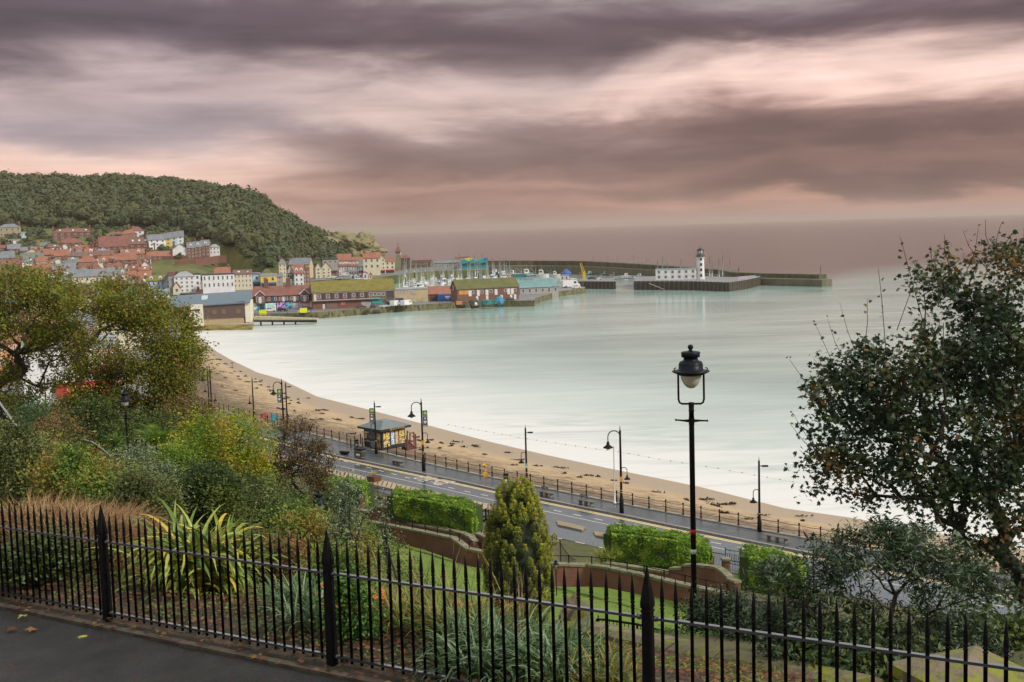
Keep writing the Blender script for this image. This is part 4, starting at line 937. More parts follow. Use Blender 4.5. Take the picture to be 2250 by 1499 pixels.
qr=[hit(x,y,QZ) for x,y in [(560,694),(640,692),(698,688)]]; railing(qr,1.1,3,M_dark,.05,label='dark railing along the quay edge above the boat ramp')
for i,(px,py) in enumerate([(578,695),(667,691)]):
    mb=MB(); mb.box(-1.3,1.3,-.06,.06,.6,2.3); e=empty('notice_board',hit(px,py,QZ),0,('bright yellow notice board on the quay railing nearest the lifeboat station','bright yellow notice board beside the silver car on the quay')[i],'notice board'); mb.obj('board',mat('yellow_sign',(.85,.85,.02)),e); mb=MB(); mb.tube([(-1,0,0),(-1,0,.7)],.05,4); mb.tube([(1,0,0),(1,0,.7)],.05,4); mb.obj('legs',M_dark,e)
# ---------------------------------------------------------------- buildings on the fish quay
def panel(par,x0,x1,z0,z1,m,y=-.08,name='panel',t=.06): return MB().box(x0,x1,y-t,y,z0,z1).obj(name,m,par)
def px_frame(e): # metres per px and local centre helper
    return e.location.y/F
ar=H(559,688,680,649,630,'dbrick','red','arcade of shops with red tiled roof, twin gables and colourful mural shutters',kind='side',nc=0,nf=0,z=QZ,D=11,chim=0,yaw=-3,name='arcade_building',cat='building')
k=px_frame(ar); X=lambda px:(px-623.5)*k*1.0
for c,x in enumerate((-37,11)):
    q=MB(); q.box(x*k-.8,x*k+.8,4.2,5.4,31*k+1.5,31*k+6.3); 
    for d in (-.4,.1,.5): q.tube([(x*k+d,4.8,31*k+6.3),(x*k+d,4.8,31*k+6.9)],.15,6,1)
    q.obj('chimney',[wm('brick'),M_pot],ar)
for gx in (574,670):
    q=MB(); q.xprism([(-10*k,13*k),(10*k,13*k),(10*k,33*k),(0,42*k),(-10*k,33*k)],-.7,3.5,0); g_=q.obj('gable',wm('dbrick'),ar,(X(gx),0,0))
    q=MB(); q.tube([(-11*k,-.8,32.4*k),(0,-.8,42.6*k),(11*k,-.8,32.4*k)],.16,4); q.obj('bargeboard',M_fascia,g_)
    gr_=MB(); 
    for s in (-1,1):
        vs=[(s*11*k,-.8,32.2*k),(s*11*k,5,32.2*k),(0,5,42.5*k),(0,-.8,42.5*k)]; vs+=[(a_,b_,c_+.2) for a_,b_,c_ in vs]; fs=[(0,1,2,3),(7,6,5,4),(0,4,5,1),(1,5,6,2),(2,6,7,3),(3,7,4,0)]
        gr_.add(vs,fs if s<0 else [tuple(reversed(f)) for f in fs])
    gr_.obj('gable_roof',rm('red'),g_)
    for dx in (-6,6): inst('window',winmesh(.8,2.),g_,(dx*k,-.72,24*k))
    q=MB().box(-.5,.5,-.1,.02,-1.2,1.2); q.obj('door',M_wframe,g_,(0,-.72,22.5*k))
for px,kind in [(593,'w'),(600,'b'),(607,'w'),(617,'w'),(624,'d'),(631,'w'),(641,'w'),(648,'d'),(655,'w')]:
    if kind=='w': inst('window',winmesh(.95,1.3),ar,(X(px),0,24*k))
    else: MB().box(-.45,.45,-.1,.02,-1.,1.).obj('door',M_wframe if kind=='d' else mat('blue_door',(.03,.1,.25)),ar,(X(px),0,22.5*k))
mur=[('mural_cyan',(.05,.5,.7),(.75,.7,.4)),('mural_mint',(.3,.75,.7),(.85,.85,.8)),('mural_purple',(.15,.04,.3),(.6,.4,.75)),('mural_aqua',(.1,.55,.55),(.08,.05,.25)),('mural_pink',(.6,.4,.65),(.85,.6,.35)),('mural_teal',(.02,.09,.15),(.03,.3,.4))]
MU=[mat(n,a,b_,sc=.8,lo=.45,hi=.55,det=2) for n,a,b_ in mur]
for i,(a_,b_,mi_,z1) in enumerate([(559,567,0,15.5),(567.5,584,5,15.5),(584.5,607,1,15),(609,627,2,16.5),(627.2,642,3,16.5),(643,656,None,13),(657.5,688,4,16.5)]):
    m_=MU[mi_] if mi_ is not None else M_fascia; panel(ar,X(a_),X(b_),.1,z1*k,m_,-.05,'shop_shutter')
    if i in (1,2): panel(ar,X(a_)+.8,X(b_)-.4,.1,9*k,M_glass if i==1 else M_fascia,-.12,'shop_door')
panel(ar,X(567),X(642),16.8*k,17.6*k,M_dsign,-.05,'sign_band',.3)
gb=H(689,868,676,639,618,'brick','moss','long brick fish store with mossy green roof and a row of upper doorways',kind='side',nc=0,nf=0,z=QZ,D=13,chim=0,yaw=5,name='fish_store',cat='building')
k=px_frame(gb); X=lambda px:(px-778.5)*k/math.cos(R(5)); HH=37*k
panel(gb,X(689),X(868),HH-.45,HH-.1,M_fascia,-.05,'gutter',.12); panel(gb,X(689),X(835),HH*.5-.15,HH*.5+.15,mat('grey_ledge',(.4,.4,.38)),-.02,'walkway',1.1)
archw=winmesh(1.2,1.4)
for i in range(17):
    px=694.5+i*9.3
    if i%2 and i<13 or i>=13: inst('window',archw,gb,(X(px),0,HH*.74))
    else: MB().box(-.5,.5,-.12,.03,-1.3,1.2).obj('door',M_door if i else M_fascia,gb,(X(px),0,HH*.7))
for a_,b_,h,m_,nm in [(718,741,.36,mat('brown_roller',(.2,.13,.1),(.17,.11,.085),sc=4,stretch=(.1,.1,4)),'garage_door'),(794,816,.33,mat('grey_roller',(.38,.37,.35),sc=4,stretch=(.1,.1,4)),'garage_door'),(819,843,.42,mat('blue_grey_door',(.15,.19,.22)),'garage_door'),(710,715,.28,M_fascia,'door')]: panel(gb,X(a_),X(b_),.05,HH*h,m_,-.03,nm)
MB().box(-.8,.8,-.1,0,-.6,.6).obj('sign',mat('coral_sign',(.6,.15,.1)),gb,(X(754),-.03,HH*.28))
MB().box(-2,2,-.1,0,-.5,.5).obj('sign',mat('teal_board',(.05,.45,.42)),gb,(X(829),-.12,HH*.3))
tq=mat('turquoise_paint',(.06,.38,.33),rough=.4)
q=MB(); 
for i in range(12): x=X(812+i*4.9); zb=HH*.5-(0 if i<7 else min(1.2,(i-6)*.45)); q.tube([(x,-1.1,zb),(x,-1.1,zb+1.1)],.05,4)
q.tube([(X(812),-1.1,HH*.5+1.1),(X(845),-1.1,HH*.5+1.1),(X(853),-1.1,HH*.5),(X(872),-1.1,HH*.5)],.07,4); q.box(X(812),X(846),-1.2,-1.,HH*.5-.25,HH*.5-.02)
q.tube([(X(845),-1.1,HH*.5-.2),(X(853),-1.1,HH*.5-1.3),(X(872),-1.1,HH*.5-1.3)],.12,4); q.box(X(852),X(873),-1.2,.0,HH*.5-1.6,HH*.5-1.4); q.obj('balcony',tq,gb)
panel(gb,X(851),X(866),HH*.45,HH*.92,M_door,-.02,'stair_opening')
fb=H(868,941,664,637,635,'buff','grey','flat roofed yellow brick store between the mossy roofed buildings',kind='flat',nc=0,nf=0,z=QZ,D=11,chim=0,yaw=3,name='store',cat='building')
k=px_frame(fb); 
for i in range(6): inst('window',winmesh(1.2,.6),fb,((-30+i*7)*k,0,23.5*k))
for x in (-17,1,20): panel(fb,x*k-1.3,x*k+1.3,.05,9*k,M_conc if x else M_door,-.03,'door')
panel(fb,0,1.6,16*k,24*k,mat('grey_panel',(.4,.4,.38)),-.03)
rb_=H(941,995,661,646,631,'dbrick','orange','low brick shed with salmon metal roof behind the blue container',kind='side',nc=0,nf=0,z=QZ,D=12,chim=0,yaw=2,name='shed',cat='shed')
panel(rb_,-4,-1,.1,1.8,M_door,-.03,'opening')
co=empty('shipping_container',hit(977.5,661.5,QZ),0,'blue shipping container with white lettering beside the salmon roofed shed','container'); mb=MB(); mb.box(-2.9,2.9,0,2.4,.1,2.6)
for i in range(18): x=-2.8+i*.32; mb.box(x,x+.16,-.05,0,.2,2.5)
mb.obj('body',mat('container_blue',(.02,.12,.38),rough=.5),co); mb=MB(); [mb.box(.2+i*.42,.5+i*.42,-.09,-.055,1.3+.1*(i%2),2.) for i in range(5)]; mb.box(.5,1.9,-.09,-.055,.75,1.0); mb.obj('emblem',M_white,co); 
fs=H(1006,1141,661,632,614,'brick','mossd','brick fishermen store with mossy brown roof near the quay end',kind='side',nc=0,nf=0,z=QZ,D=8,chim=0,yaw=20,name='fish_store',cat='building')
k=px_frame(fs); X=lambda px:(px-1072)*k/math.cos(R(20)); HH=29*k
panel(fs,X(1003),X(1141),HH-.4,HH-.1,M_fascia,-.05,'gutter',.1)
for px,t_ in [(1013,'o'),(1024,'o'),(1032,'d'),(1038,'w'),(1050,'d'),(1058,'w'),(1069,'d'),(1078,'w'),(1089,'d'),(1096,'n'),(1110,'w'),(1117,'d'),(1125,'d'),(1131,'w')]:
    if t_=='w': inst('window',winmesh(1.2,1.3),fs,(X(px),0,HH*.72))
    elif t_=='o': MB().box(-1.,1.,-.1,.02,-.8,.8).obj('shutter',mat('orange_shutter',(.65,.3,.08)),fs,(X(px),0,HH*.72))
    elif t_=='d': MB().box(-.6,.6,-.12,.02,-1.3,1.).obj('door',M_wframe,fs,(X(px),0,HH*.66))
for px in (1047,1069,1101,1122,1131): MB().box(-.5,.5,-.12,.02,0,2.).obj('door',M_wframe,fs,(X(px),0,.05))
inst('window',winmesh(1.,2.),fs,(-138*k/2/math.cos(R(20))-.02,4,HH*1.05),R(-90))
gs=H(1143,1228,646,631,614,'grey','teal','wide market shed with pale blue green sheet roof at the quay end',kind='side',nc=6,nf=1,z=QZ,D=14,chim=0,yaw=22,name='market_shed',cat='shed')
k=px_frame(gs)
for i in range(4): MB().box(-.5,.5,-.4,.4,.3,.7).obj('roof_vent',M_dark,gs,((-24+i*8)*k,5,15*k+4.2))
# ---------------------------------------------------------------- tower, pleasure buildings
wt=empty('watch_tower',at(875.5,586,790),0,'square stone watch tower with pointed red roof and weather vane','tower'); k=790/F
mb=MB(); mb.box(-6*k,6*k,0,12*k,-3,26*k); mb.obj('shaft',mat('tower_stone',(.3,.26,.17),(.2,.18,.11),sc=.5),wt)
mb=MB(); mb.box(-5.6*k,5.6*k,.4,11.6*k,26*k,33*k,0)
for i in range(4): mb.box((-4.6+i*2.6)*k,(-3.2+i*2.6)*k,.3,.42,27*k,31.5*k,1)
mb.obj('belfry',[M_fascia,M_glass],wt)
mb=MB(); mb.add([(-6.8*k,-.6,33*k),(6.8*k,-.6,33*k),(6.8*k,12.8*k,33*k),(-6.8*k,12.8*k,33*k),(0,6*k,46*k)],[(0,1,4),(1,2,4),(2,3,4),(3,0,4),(3,2,1,0)]); rf=mb.obj('roof',rm('red'),wt)
mb=MB(); mb.tube([(0,6*k,45*k),(0,6*k,51*k)],.12,4); mb.box(-.8,.8,6*k-.05,6*k+.05,49.3*k,49.9*k); mb.obj('weather_vane',M_dark,rf)
lu=empty('amusement_park',at(1035,592,765),0,'turquoise amusement hall with pitched canopies and yellow sign frame behind the yachts','amusement hall'); k=765/F; tl=mat('turquoise_sheet',(.03,.33,.33),(.02,.26,.27),sc=.4)
mb=MB(); mb.box(-20*k,36*k,0,14,-1,17*k); mb.obj('wall',tl,lu); 
for i in range(3): mb=MB(); x=(-22+i*19)*k; mb.xprism([(x,12*k),(x+20*k,15*k),(x+20*k,17*k),(x+7*k,23*k),(x,18*k)],-1.5,14); mb.obj('canopy',tl,lu)
mb=MB(); mb.xprism([(-18*k,19*k),(6*k,19*k),(2*k,24*k),(-5*k,26*k),(-12*k,24*k)],2,2.5); mb.obj('yellow_board',mat('yellow_board',(.8,.6,.03)),lu)
mb=MB(); mb.tube([(-36*k,3,22*k),(-24*k,3,26*k),(-5*k,3,28*k),(-2*k,3,26*k)],.18,4)
for i in range(9): mb.box((-34+i*3.6)*k,(-32+i*3.6)*k,2.8,3.,24.5*k,27.5*k)
mb.obj('sign_frame',mat('sign_red',(.3,.04,.03)),lu)
MB().box(28*k,37*k,-1,6,13*k,24*k).obj('blue_tank',mat('bright_blue',(.02,.12,.5)),lu)
H(955,1012,592,578,573,'grey','slate','long grey shed beside the turquoise amusement hall',nf=1,nc=7,y=770,chim=0,name='shed',cat='shed')
# kiosks on the front
for i,(a_,b_,yb,ye,w_,lb) in enumerate([(770,779,615,604,'pale','mint green beach hut kiosk on the seafront'),(779,787,615,604,'blue','pale blue beach hut kiosk on the seafront'),(789,797,613.5,602,'pink','pink beach hut kiosk on the seafront'),(798,808,613.5,601,'white','white beach hut kiosk on the seafront'),(811,818,614,604,'orange','red and white ice cream kiosk on the seafront')]): H(a_,b_,yb,ye,ye-4,w_,'red',lb,kind='gable',nf=1,nc=1,z=5.,D=3,chim=0,name='kiosk',cat='kiosk',dz=.5)
# ---------------------------------------------------------------- cars
M_tyre=mat('tyre_black',(.02,.02,.02),rough=.9); M_lamp=mat('headlamp',(.8,.8,.75),rough=.1)
CM={}
def carmesh(kind,col):
    if (kind,col) in CM: return CM[(kind,col)]
    pm=mat('car_'+'%02d%02d%02d'%tuple(int(c*99) for c in col),col,tuple(c*.95 for c in col),rough=.25,coat=.6,sc=.5)
    b=MB()
    if kind=='car':
        pr=[(-2.1,.35),(2.1,.35),(2.15,.7),(1.9,.88),(1.,.98),(-1.5,1.0),(-2.05,.9),(-2.15,.6)]; b.xprism(pr,-.85,.85)
        b.xprism([(-1.2,1.42),(.2,1.42),(.1,1.48),(-1.1,1.48)],-.66,.66)
        for s in (-1,1):
            for x0,x1 in ((.98,.22),(-1.45,-1.15),(-.35,-.4)): b.tube([(x0,s*.8,.98),(x1,s*.66,1.44)],.05,4)
        g=MB(); vs=[]; 
        for x0,x1,z,yy in ((-1.45,.95,.97,.79),(-1.15,.18,1.43,.65)): vs+=[(x0,-yy,z),(x1,-yy,z),(x1,yy,z),(x0,yy,z)]
        g.add(vs,[(0,3,2,1),(4,5,6,7),(0,1,5,4),(1,2,6,5),(2,3,7,6),(3,0,4,7)])
    else:
        pr=[(-2.6,.35),(2.6,.35),(2.65,.9),(2.2,1.15),(1.6,2.1),(1.3,2.25),(-2.5,2.25),(-2.6,2.1)]; b.xprism(pr,-.95,.95)
        g=MB(); g.add([(1.66,-.8,2.0),(1.66,.8,2.0),(2.18,.85,1.22),(2.18,-.85,1.22)],[(0,1,2,3)]); g.box(.7,1.5,-.97,.97,1.25,1.85)
    CM[(kind,col)]=(b.mesh('body',pm),g.mesh('windows',M_glass)); return CM[(kind,col)]
_w=MB(); _w.tube([(0,-.1,0),(0,.1,0)],.32,10); _w.tube([(0,-.11,0),(0,.11,0)],.17,8,1); WHEEL=_w.mesh('wheel',[M_tyre,mat('hub_grey',(.4,.4,.42),metal=.6,rough=.3)])
HLM=MB().box(-.05,.05,-.2,.2,-.08,.08).mesh('headlight',M_lamp)
def car(loc,rz,col,label,kind='car',group=None,parts=True,s=1.):
    e=empty('parked_car' if kind=='car' else 'van',loc,rz,label,'car' if kind=='car' else 'van',group,s); b,g=carmesh(kind,col)
    inst('body',b,e); inst('windows',g,e); L_=1.35 if kind=='car' else 1.7; W_=.8 if kind=='car' else .9
    for x in (-L_,L_):
        for y in (-W_,W_): inst('wheel',WHEEL,e,(x,y,.32))
    for y in (-.6,.6): inst('headlight',HLM,e,(2.12 if kind=='car' else 2.62,y,.72))
    return e
W_=(.75,.75,.75);Bk=(.02,.02,.025);Sv=(.4,.43,.46);Bl=(.03,.07,.2);Rd=(.35,.03,.03);Mr=(.12,.03,.03)
for px,py,rz,c,kd,lb in [(594,685,10,W_,'car','white hatchback parked nearest the mural shutters on the quay'),(621,684,-20,Bk,'car','black estate parked in front of the purple mural'),(667,688,15,Sv,'car','silver car beside the yellow notice board'),(673,681,20,Bk,'car','dark car close to the pink mural'),
  (783,673,15,Bl,'car','dark blue car in front of the long fish store'),(793,678,10,Mr,'car','maroon car at the quay edge before the fish store'),(808,671,40,W_,'van','small white van before the grey garage door'),(819,678,90,Bk,'car','black car parked facing the quay edge'),(844,676,25,Sv,'car','silver blue car left of the white minibus'),(868,673,70,W_,'van','white minibus at the right end of the fish store'),(841,668,10,Bk,'car','black car half hidden behind the silver blue car'),(856,668,10,Rd,'car','red car under the turquoise stair'),(893,672,60,W_,'van','white van alone on the empty quay before the flat roofed store'),
  (1197,643,20,W_,'van','white pickup van beside the grey market shed'),(1171,646,15,Bk,'car','first dark car beside the market shed'),(1180,645,15,Bk,'car','dark car between the market shed corner and white pickup')]:
    car(hit(px,py,QZ),R(rz),c,lb,kd)
car(hit(1254,632,QZ),R(15),W_,'large white box van near the tip of the quay','van',s=1.6); car(hit(1266,634,QZ),R(15),W_,'small white car behind the large box van')
for px,py,rz,c,kd,lb in [(703,617,0,Sv,'car','grey car in front of the cream gabled pair'),(723,612,0,W_,'car','white car before the black bay window house'),(733,611,10,W_,'car','second white car along the seafront row'),(743,614,0,Sv,'car','silver car before the flat topped house'),(760,607,0,W_,'van','pale coach like van by the mansard inn'),(788,615,0,W_,'car','white car between the beach hut kiosks'),(804,615,0,W_,'car','white car by the red and white kiosk'),(893,590,0,Bl,'car','blue car near the watch tower')]:
    car(hit(px,py,5.0),R(rz),c,lb,kd)
for px,py,rz,c,lb in [(1257,614,10,W_,'white car parked on the timber jetty by the hut'),(1300,617,0,Bk,'black car parked on the timber jetty by the crane')]:
    p=at(px,py,590); p.z=3.7; car(p,R(rz),c,lb)
tr=empty('skip',hit(878,669,QZ),R(10),'dark blue covered skip between the minibus and flat roofed store','skip'); MB().box(-1.5,1.5,-1,1,.1,2.3).obj('body',mat('skip_blue',(.02,.06,.2)),tr); MB().box(-1.6,1.6,-1.1,1.1,2.3,2.45).obj('lid',mat('skip_lid',(.05,.09,.22)),tr)
# fishing gear heaps
M_net=mat('teal_net',(.03,.22,.2),(.01,.06,.06),sc=2,bump=1); M_pots=mat('creel_black',(.03,.03,.03),(.09,.08,.06),sc=4,bump=1); M_tarp=mat('blue_tarp',(.05,.3,.5),(.03,.2,.35),sc=1,bump=.6); M_bag=mat('white_sack',(.75,.75,.72),sc=2,bump=.5); M_obox=mat('orange_crate',(.65,.25,.08))
for i,(px,py,sx,sz,m_,lb) in enumerate([(1012,668,2.6,1.8,M_pots,'heap of black creels at the left corner of the fishermen store'),(1044,668,3,1.9,M_pots,'long heap of black creels before the white doors'),(1068,665,3.2,1.2,M_net,'teal fishing net heap at the quay edge'),(1083,664,3.,1.1,M_net,'teal fishing net heap next to the blue tarpaulin'),(1098,661,2.5,1.8,M_tarp,'light blue tarpaulin bundle before the fishermen store'),(1053,657,1.7,2.3,mat('grey_green_cover',(.18,.24,.2)),'grey green covered stack against the fishermen store'),(1023,656,1.5,2.8,M_bag,'tall white sack pile against the fishermen store'),(1058,652,2.,1.,M_bag,'white buoy bundle high on the stack'),(1120,660,2.2,1.2,M_pots,'low heap of black creels near the right end of the store'),(1115,658,1.2,1.4,mat('navy_bin',(.02,.05,.2)),'navy fish bin near the right end of the store'),(953,659,2.2,1.1,mat('coral_heap',(.4,.2,.15),(.05,.05,.05),sc=2),'coral and black gear heap before the salmon roofed shed'),(1046,668.5,.9,.5,M_bag,'white sack lying on the quay edge')]):
    p=hit(px,py,QZ); tag(rock('gear_heap',p,(sx*.75,sx*.6,sz),m_,i*3.1,sub=2),lb,'fishing gear')
mb=MB(); mb.box(-1.1,1.1,-.8,.8,0,1.3); mb.box(-1.,1.,-.7,.7,1.3,1.31); tag(mb.obj('crate',M_obox,None,hit(1009,669.5,QZ)),'orange fish crate on the quay edge below the creels','crate')
# ---------------------------------------------------------------- boats
HC={}
def hullmesh(L_,B_,Hh,top,low,deck=(.6,.58,.52)):
    key=(L_,B_,Hh,top,low)
    if key in HC: return HC[key]
    n=9; m=5; vs=[];fs=[]
    for i in range(n):
        t=i/(n-1); x=-L_/2+L_*t; w=B_/2*(math.sin(min(1,t*1.25+.3)*PI/2 if t<.56 else PI/2)*(1 if t<.56 else max(.02,(1-((t-.56)/.44)**1.9)))); sh=Hh*(1+.35*max(0,t-.4)**1.5+.06*(1-t))
        for j in range(m): s=-1+2*j/(m-1); vs.append((x,w*s*(1 if abs(s)==1 else .95),-.35 if abs(s)<1 else sh))
    for i in range(n-1):
        for j in range(m-1): a=i*m+j; fs.append((a,a+m,a+m+1,a+1))
    mb=MB(); mb.add(vs,[tuple(reversed(f)) for f in fs],0)
    dv=[]; 
    for i in range(n): v0=vs[i*m];v1=vs[i*m+m-1]; dv+=[(v0[0],v0[1],v0[2]-.12),(v1[0],v1[1],v1[2]-.12)]
    mb.add(dv,[(2*i,2*i+2,2*i+3,2*i+1) for i in range(n-1)][::1],1); mb.add([vs[0],vs[m-1],vs[m-2],vs[2],vs[1]],[(0,1,2,3,4)],0)
    rubv=[]
    for s in (0,m-1): mb.tube([(vs[i*m+s][0],vs[i*m+s][1]*1.02,vs[i*m+s][2]) for i in range(n)],.06,4,2)
    HC[key]=mb.mesh('hull',[mat('hull_%d%d%d'%tuple(int(c*99) for c in top),top,tuple(c*.8 for c in top),sc=1,rough=.4),mat('boat_deck',deck),mat('hull_trim_%d%d%d'%tuple(int(c*99) for c in low),low)]); return HC[key]
M_alu=mat('mast_grey',(.5,.52,.53),rough=.35,metal=.4); M_sail=mat('sail_cover',(.04,.08,.25)); M_cab=mat('cabin_white',(.68,.68,.66),(.55,.55,.53),sc=1)
def cabinmesh(L_,B_,h): 
    mb=MB(); mb.xprism([(-L_/2,0),(L_/2,0),(L_/2-.5,h*.9),(L_/2-.9,h),(-L_/2+.1,h)],-B_/2,B_/2); mb.box(-L_/2+.3,L_/2-1,-B_/2-.02,B_/2+.02,h*.45,h*.8,1); return mb.mesh('cabin',[M_cab,M_glass])
CAB=cabinmesh(3,1.9,.7); CAB2=cabinmesh(2.4,1.8,1.7); WHE=cabinmesh(2.6,2.2,2.4)
def _mast(h,boom,cov):
    mb=MB(); mb.tube([(0,0,0),(0,0,h)],[.2,.14],5); mb.tube([(-.1,-.7,h*.62),(-.1,.7,h*.62)],.04,4)
    for x,y in ((2.6,0),(-3.6,0),(0,1.2),(0,-1.2)): mb.tube([(x,y,.1),(0,0,h)],.018,3)
    mb.tube([(-.1,0,1.2),(-boom,0,1.2)],.06,4); mb.tube([(-.2,0,1.32),(-boom+.3,0,1.3)],.16,5,1); return mb.mesh('mast',[M_alu,cov])
MASTS=[_mast(10.5,3.2,M_sail),_mast(12,3.6,mat('sail_cover_cream',(.5,.48,.42))),_mast(9.5,3,mat('sail_cover_teal',(.04,.2,.25)))]
HCOL=[((.72,.73,.72),(.05,.1,.3)),((.72,.73,.72),(.4,.05,.05)),((.04,.1,.3),(.7,.7,.7)),((.66,.68,.66),(.1,.1,.1)),((.7,.66,.55),(.05,.2,.2)),((.05,.28,.38),(.7,.7,.7))]
def yacht(p,rz,i,label,group,s=1.):
    e=empty('yacht',p,rz,label,'yacht',group,s); a,b=HCOL[i%len(HCOL)]; h=hullmesh(8.,2.6,.9,a,b); inst('hull',h,e); inst('cabin',CAB,e,(.3,0,.85)); inst('mast',MASTS[i%3],e,(.4,0,.85)); return e
def motorboat(p,rz,i,label,group,s=1.):
    e=empty('motor_boat',p,rz,label,'motor boat',group,s); a,b=HCOL[(i*5+1)%len(HCOL)]; inst('hull',hullmesh(6.5,2.4,1.,a,b),e); inst('cabin',CAB2,e,(.2,0,.85)); return e
def trawler(p,rz,col,low,label,s=1.,group=None):
    e=empty('fishing_boat',p,rz,label,'fishing boat',group,s); inst('hull',hullmesh(11.,3.8,1.7,col,low),e); inst('wheelhouse',WHE,e,(1.8,0,1.6))
    mb=MB(); mb.tube([(-1,0,1.5),(-1,0,6)],.1,5); mb.tube([(-1,0,2.5),(-4,0,5)],.07,4); mb.tube([(2,0,4),(2,0,6.5)],.06,4); mb.obj('mast',M_alu,e)
    return e
g1='yachts moored close together in the inner marina'
n_=0; rr=random.Random(3)
ylab=['white yacht with navy sail cover packed among the others in the inner marina','white yacht with red trim and furled cream sail in the inner marina','navy hulled yacht packed among white ones in the inner marina','off white yacht with black trim in the inner marina','cream yacht with teal trim in the inner marina','turquoise hulled yacht in the inner marina']
for row,d in enumerate((572,596,622,648,676,708,742,782)):
    u0=885+row*3; u1=1120+row*(0 if row<4 else -2); n=12
    for j in range(n):
        u=u0+(u1-u0)*(j+rr.uniform(-.3,.3))/(n-1)
        if d<560 and u<1005 and u>1150: continue
        p=Vector(((u-1125)/F*d,d+rr.uniform(-4,4),0)); rz=R(90 if j%2 else -90)+rr.uniform(-.5,.5); n_+=1
        if rr.random()<.66: yacht(p,rz,n_,ylab[n_%6],g1+' with the same hull colour %s'%['white and navy','white and red','navy','off white','cream','turquoise'][n_%6],rr.uniform(1.,1.25))
        else:
            mi=(n_*5+1)%6; motorboat(p,rz,n_,'%s motor boat with square cabin in the inner marina'%['white and navy','white and red','navy','off white','cream','turquoise'][mi],'%s motor boats in the inner marina'%['white and navy','white and red','navy','off white','cream','turquoise'][mi],rr.uniform(.85,1.1))
for i,(px,py,kd,c,lb) in enumerate([(1092,603,'t',(.03,.13,.4),'blue fishing boat with yellow gear behind the mossy roofed store'),(1130,606,'t',(.5,.5,.5),'grey fishing boat right of the blue one'),(1112,609,'t',(.35,.06,.05),'red fishing boat in front of the blue one'),(1182,611,'t',(.7,.7,.68),'large white fishing boat with two masts behind the market shed'),(1150,609,'t',(.05,.25,.3),'teal fishing boat left of the large white one'),(1214,609,'t',(.6,.62,.6),'pale fishing boat with red life ring by the white hut'),(907,627,'m',0,'blue and red launch alone at the left side of the marina'),
   (1270,601,'m',2,'pale motor boat aground left of the crane'),(1296,604,'m',5,'turquoise open boat right of the crane'),(1303,601,'y',1,'white yacht behind the turquoise open boat'),(1312,598,'m',1,'small orange launch under the outer pier'),(1333,597,'y',0,'white cabin yacht close under the outer pier'),(1350,606,'m',4,'cream launch left of the footbridge'),(1365,605,'m',1,'dark dinghy behind the footbridge'),(1357,598,'y',2,'yacht under the outer pier above the footbridge'),(1391,599,'y',3,'white yacht between the footbridge and the red boat'),(1402,602,'t',(.4,.05,.07),'red hulled fishing boat left of the harbour office'),(1405,610,'m',5,'bright blue motor boat beside the pier'),(1421,604,'y',1,'white yacht just left of the harbour office'),(1376,609,'m',3,'grey launch behind the swing bridge'),(1330,605,'m',0,'blue launch below the white cabin yacht')]):
    p=hit(px,py,0)
    if kd=='t': trawler(p,R(rr.choice([0,15,160,200])),c,(.6,.6,.6),lb,1.25 if 'large' in lb else .9)
    elif kd=='m': motorboat(p,rr.uniform(-.5,.5)+PI*(i%2),i,lb,None,.9)
    else: yacht(p,rr.uniform(-.5,.5),i,lb,None,.95)
g2='yacht masts rising behind the harbour office and lighthouse'
for i,px in enumerate([1446,1456,1467,1497,1560,1565,1581,1588,1604]):
    yacht(at(px,612,600 if px<1520 else 585)*1,rr.uniform(1.2,1.9),i*1,'white yacht moored behind the lighthouse pier with only its mast showing clearly','yachts moored behind the lighthouse pier',1.1).location.z=0
# pontoons
for i,d in enumerate((584,635,692,762)):
    mb=MB(); a_=(905-1125)/F*d; b_=(1115-1125)/F*d; mb.box(a_,b_,d-.8,d+.8,-.2,.45); tag(mb.obj('pontoon',mat('pontoon_deck',(.4,.38,.33),(.3,.28,.24),sc=1)),['nearest','second nearest','third nearest','farthest'][i]+' floating pontoon between the marina yachts','pontoon')
for i,(px,py) in enumerate([(891,632),(911,620),(1096,625),(1051,622),(968,626)]):
    p=hit(px,py,0); e=empty('mooring_pile',p,0,'%s black mooring pile with white cap in the marina'%['leftmost','second','rightmost','tall middle','short middle'][i],'mooring pile'); MB().tube([(0,0,-1),(0,0,6)],.3,8).obj('pile',M_dark,e); MB().lathe([(.34,6),(.3,6.4),(.05,6.8)],8).obj('cap',M_white,e)
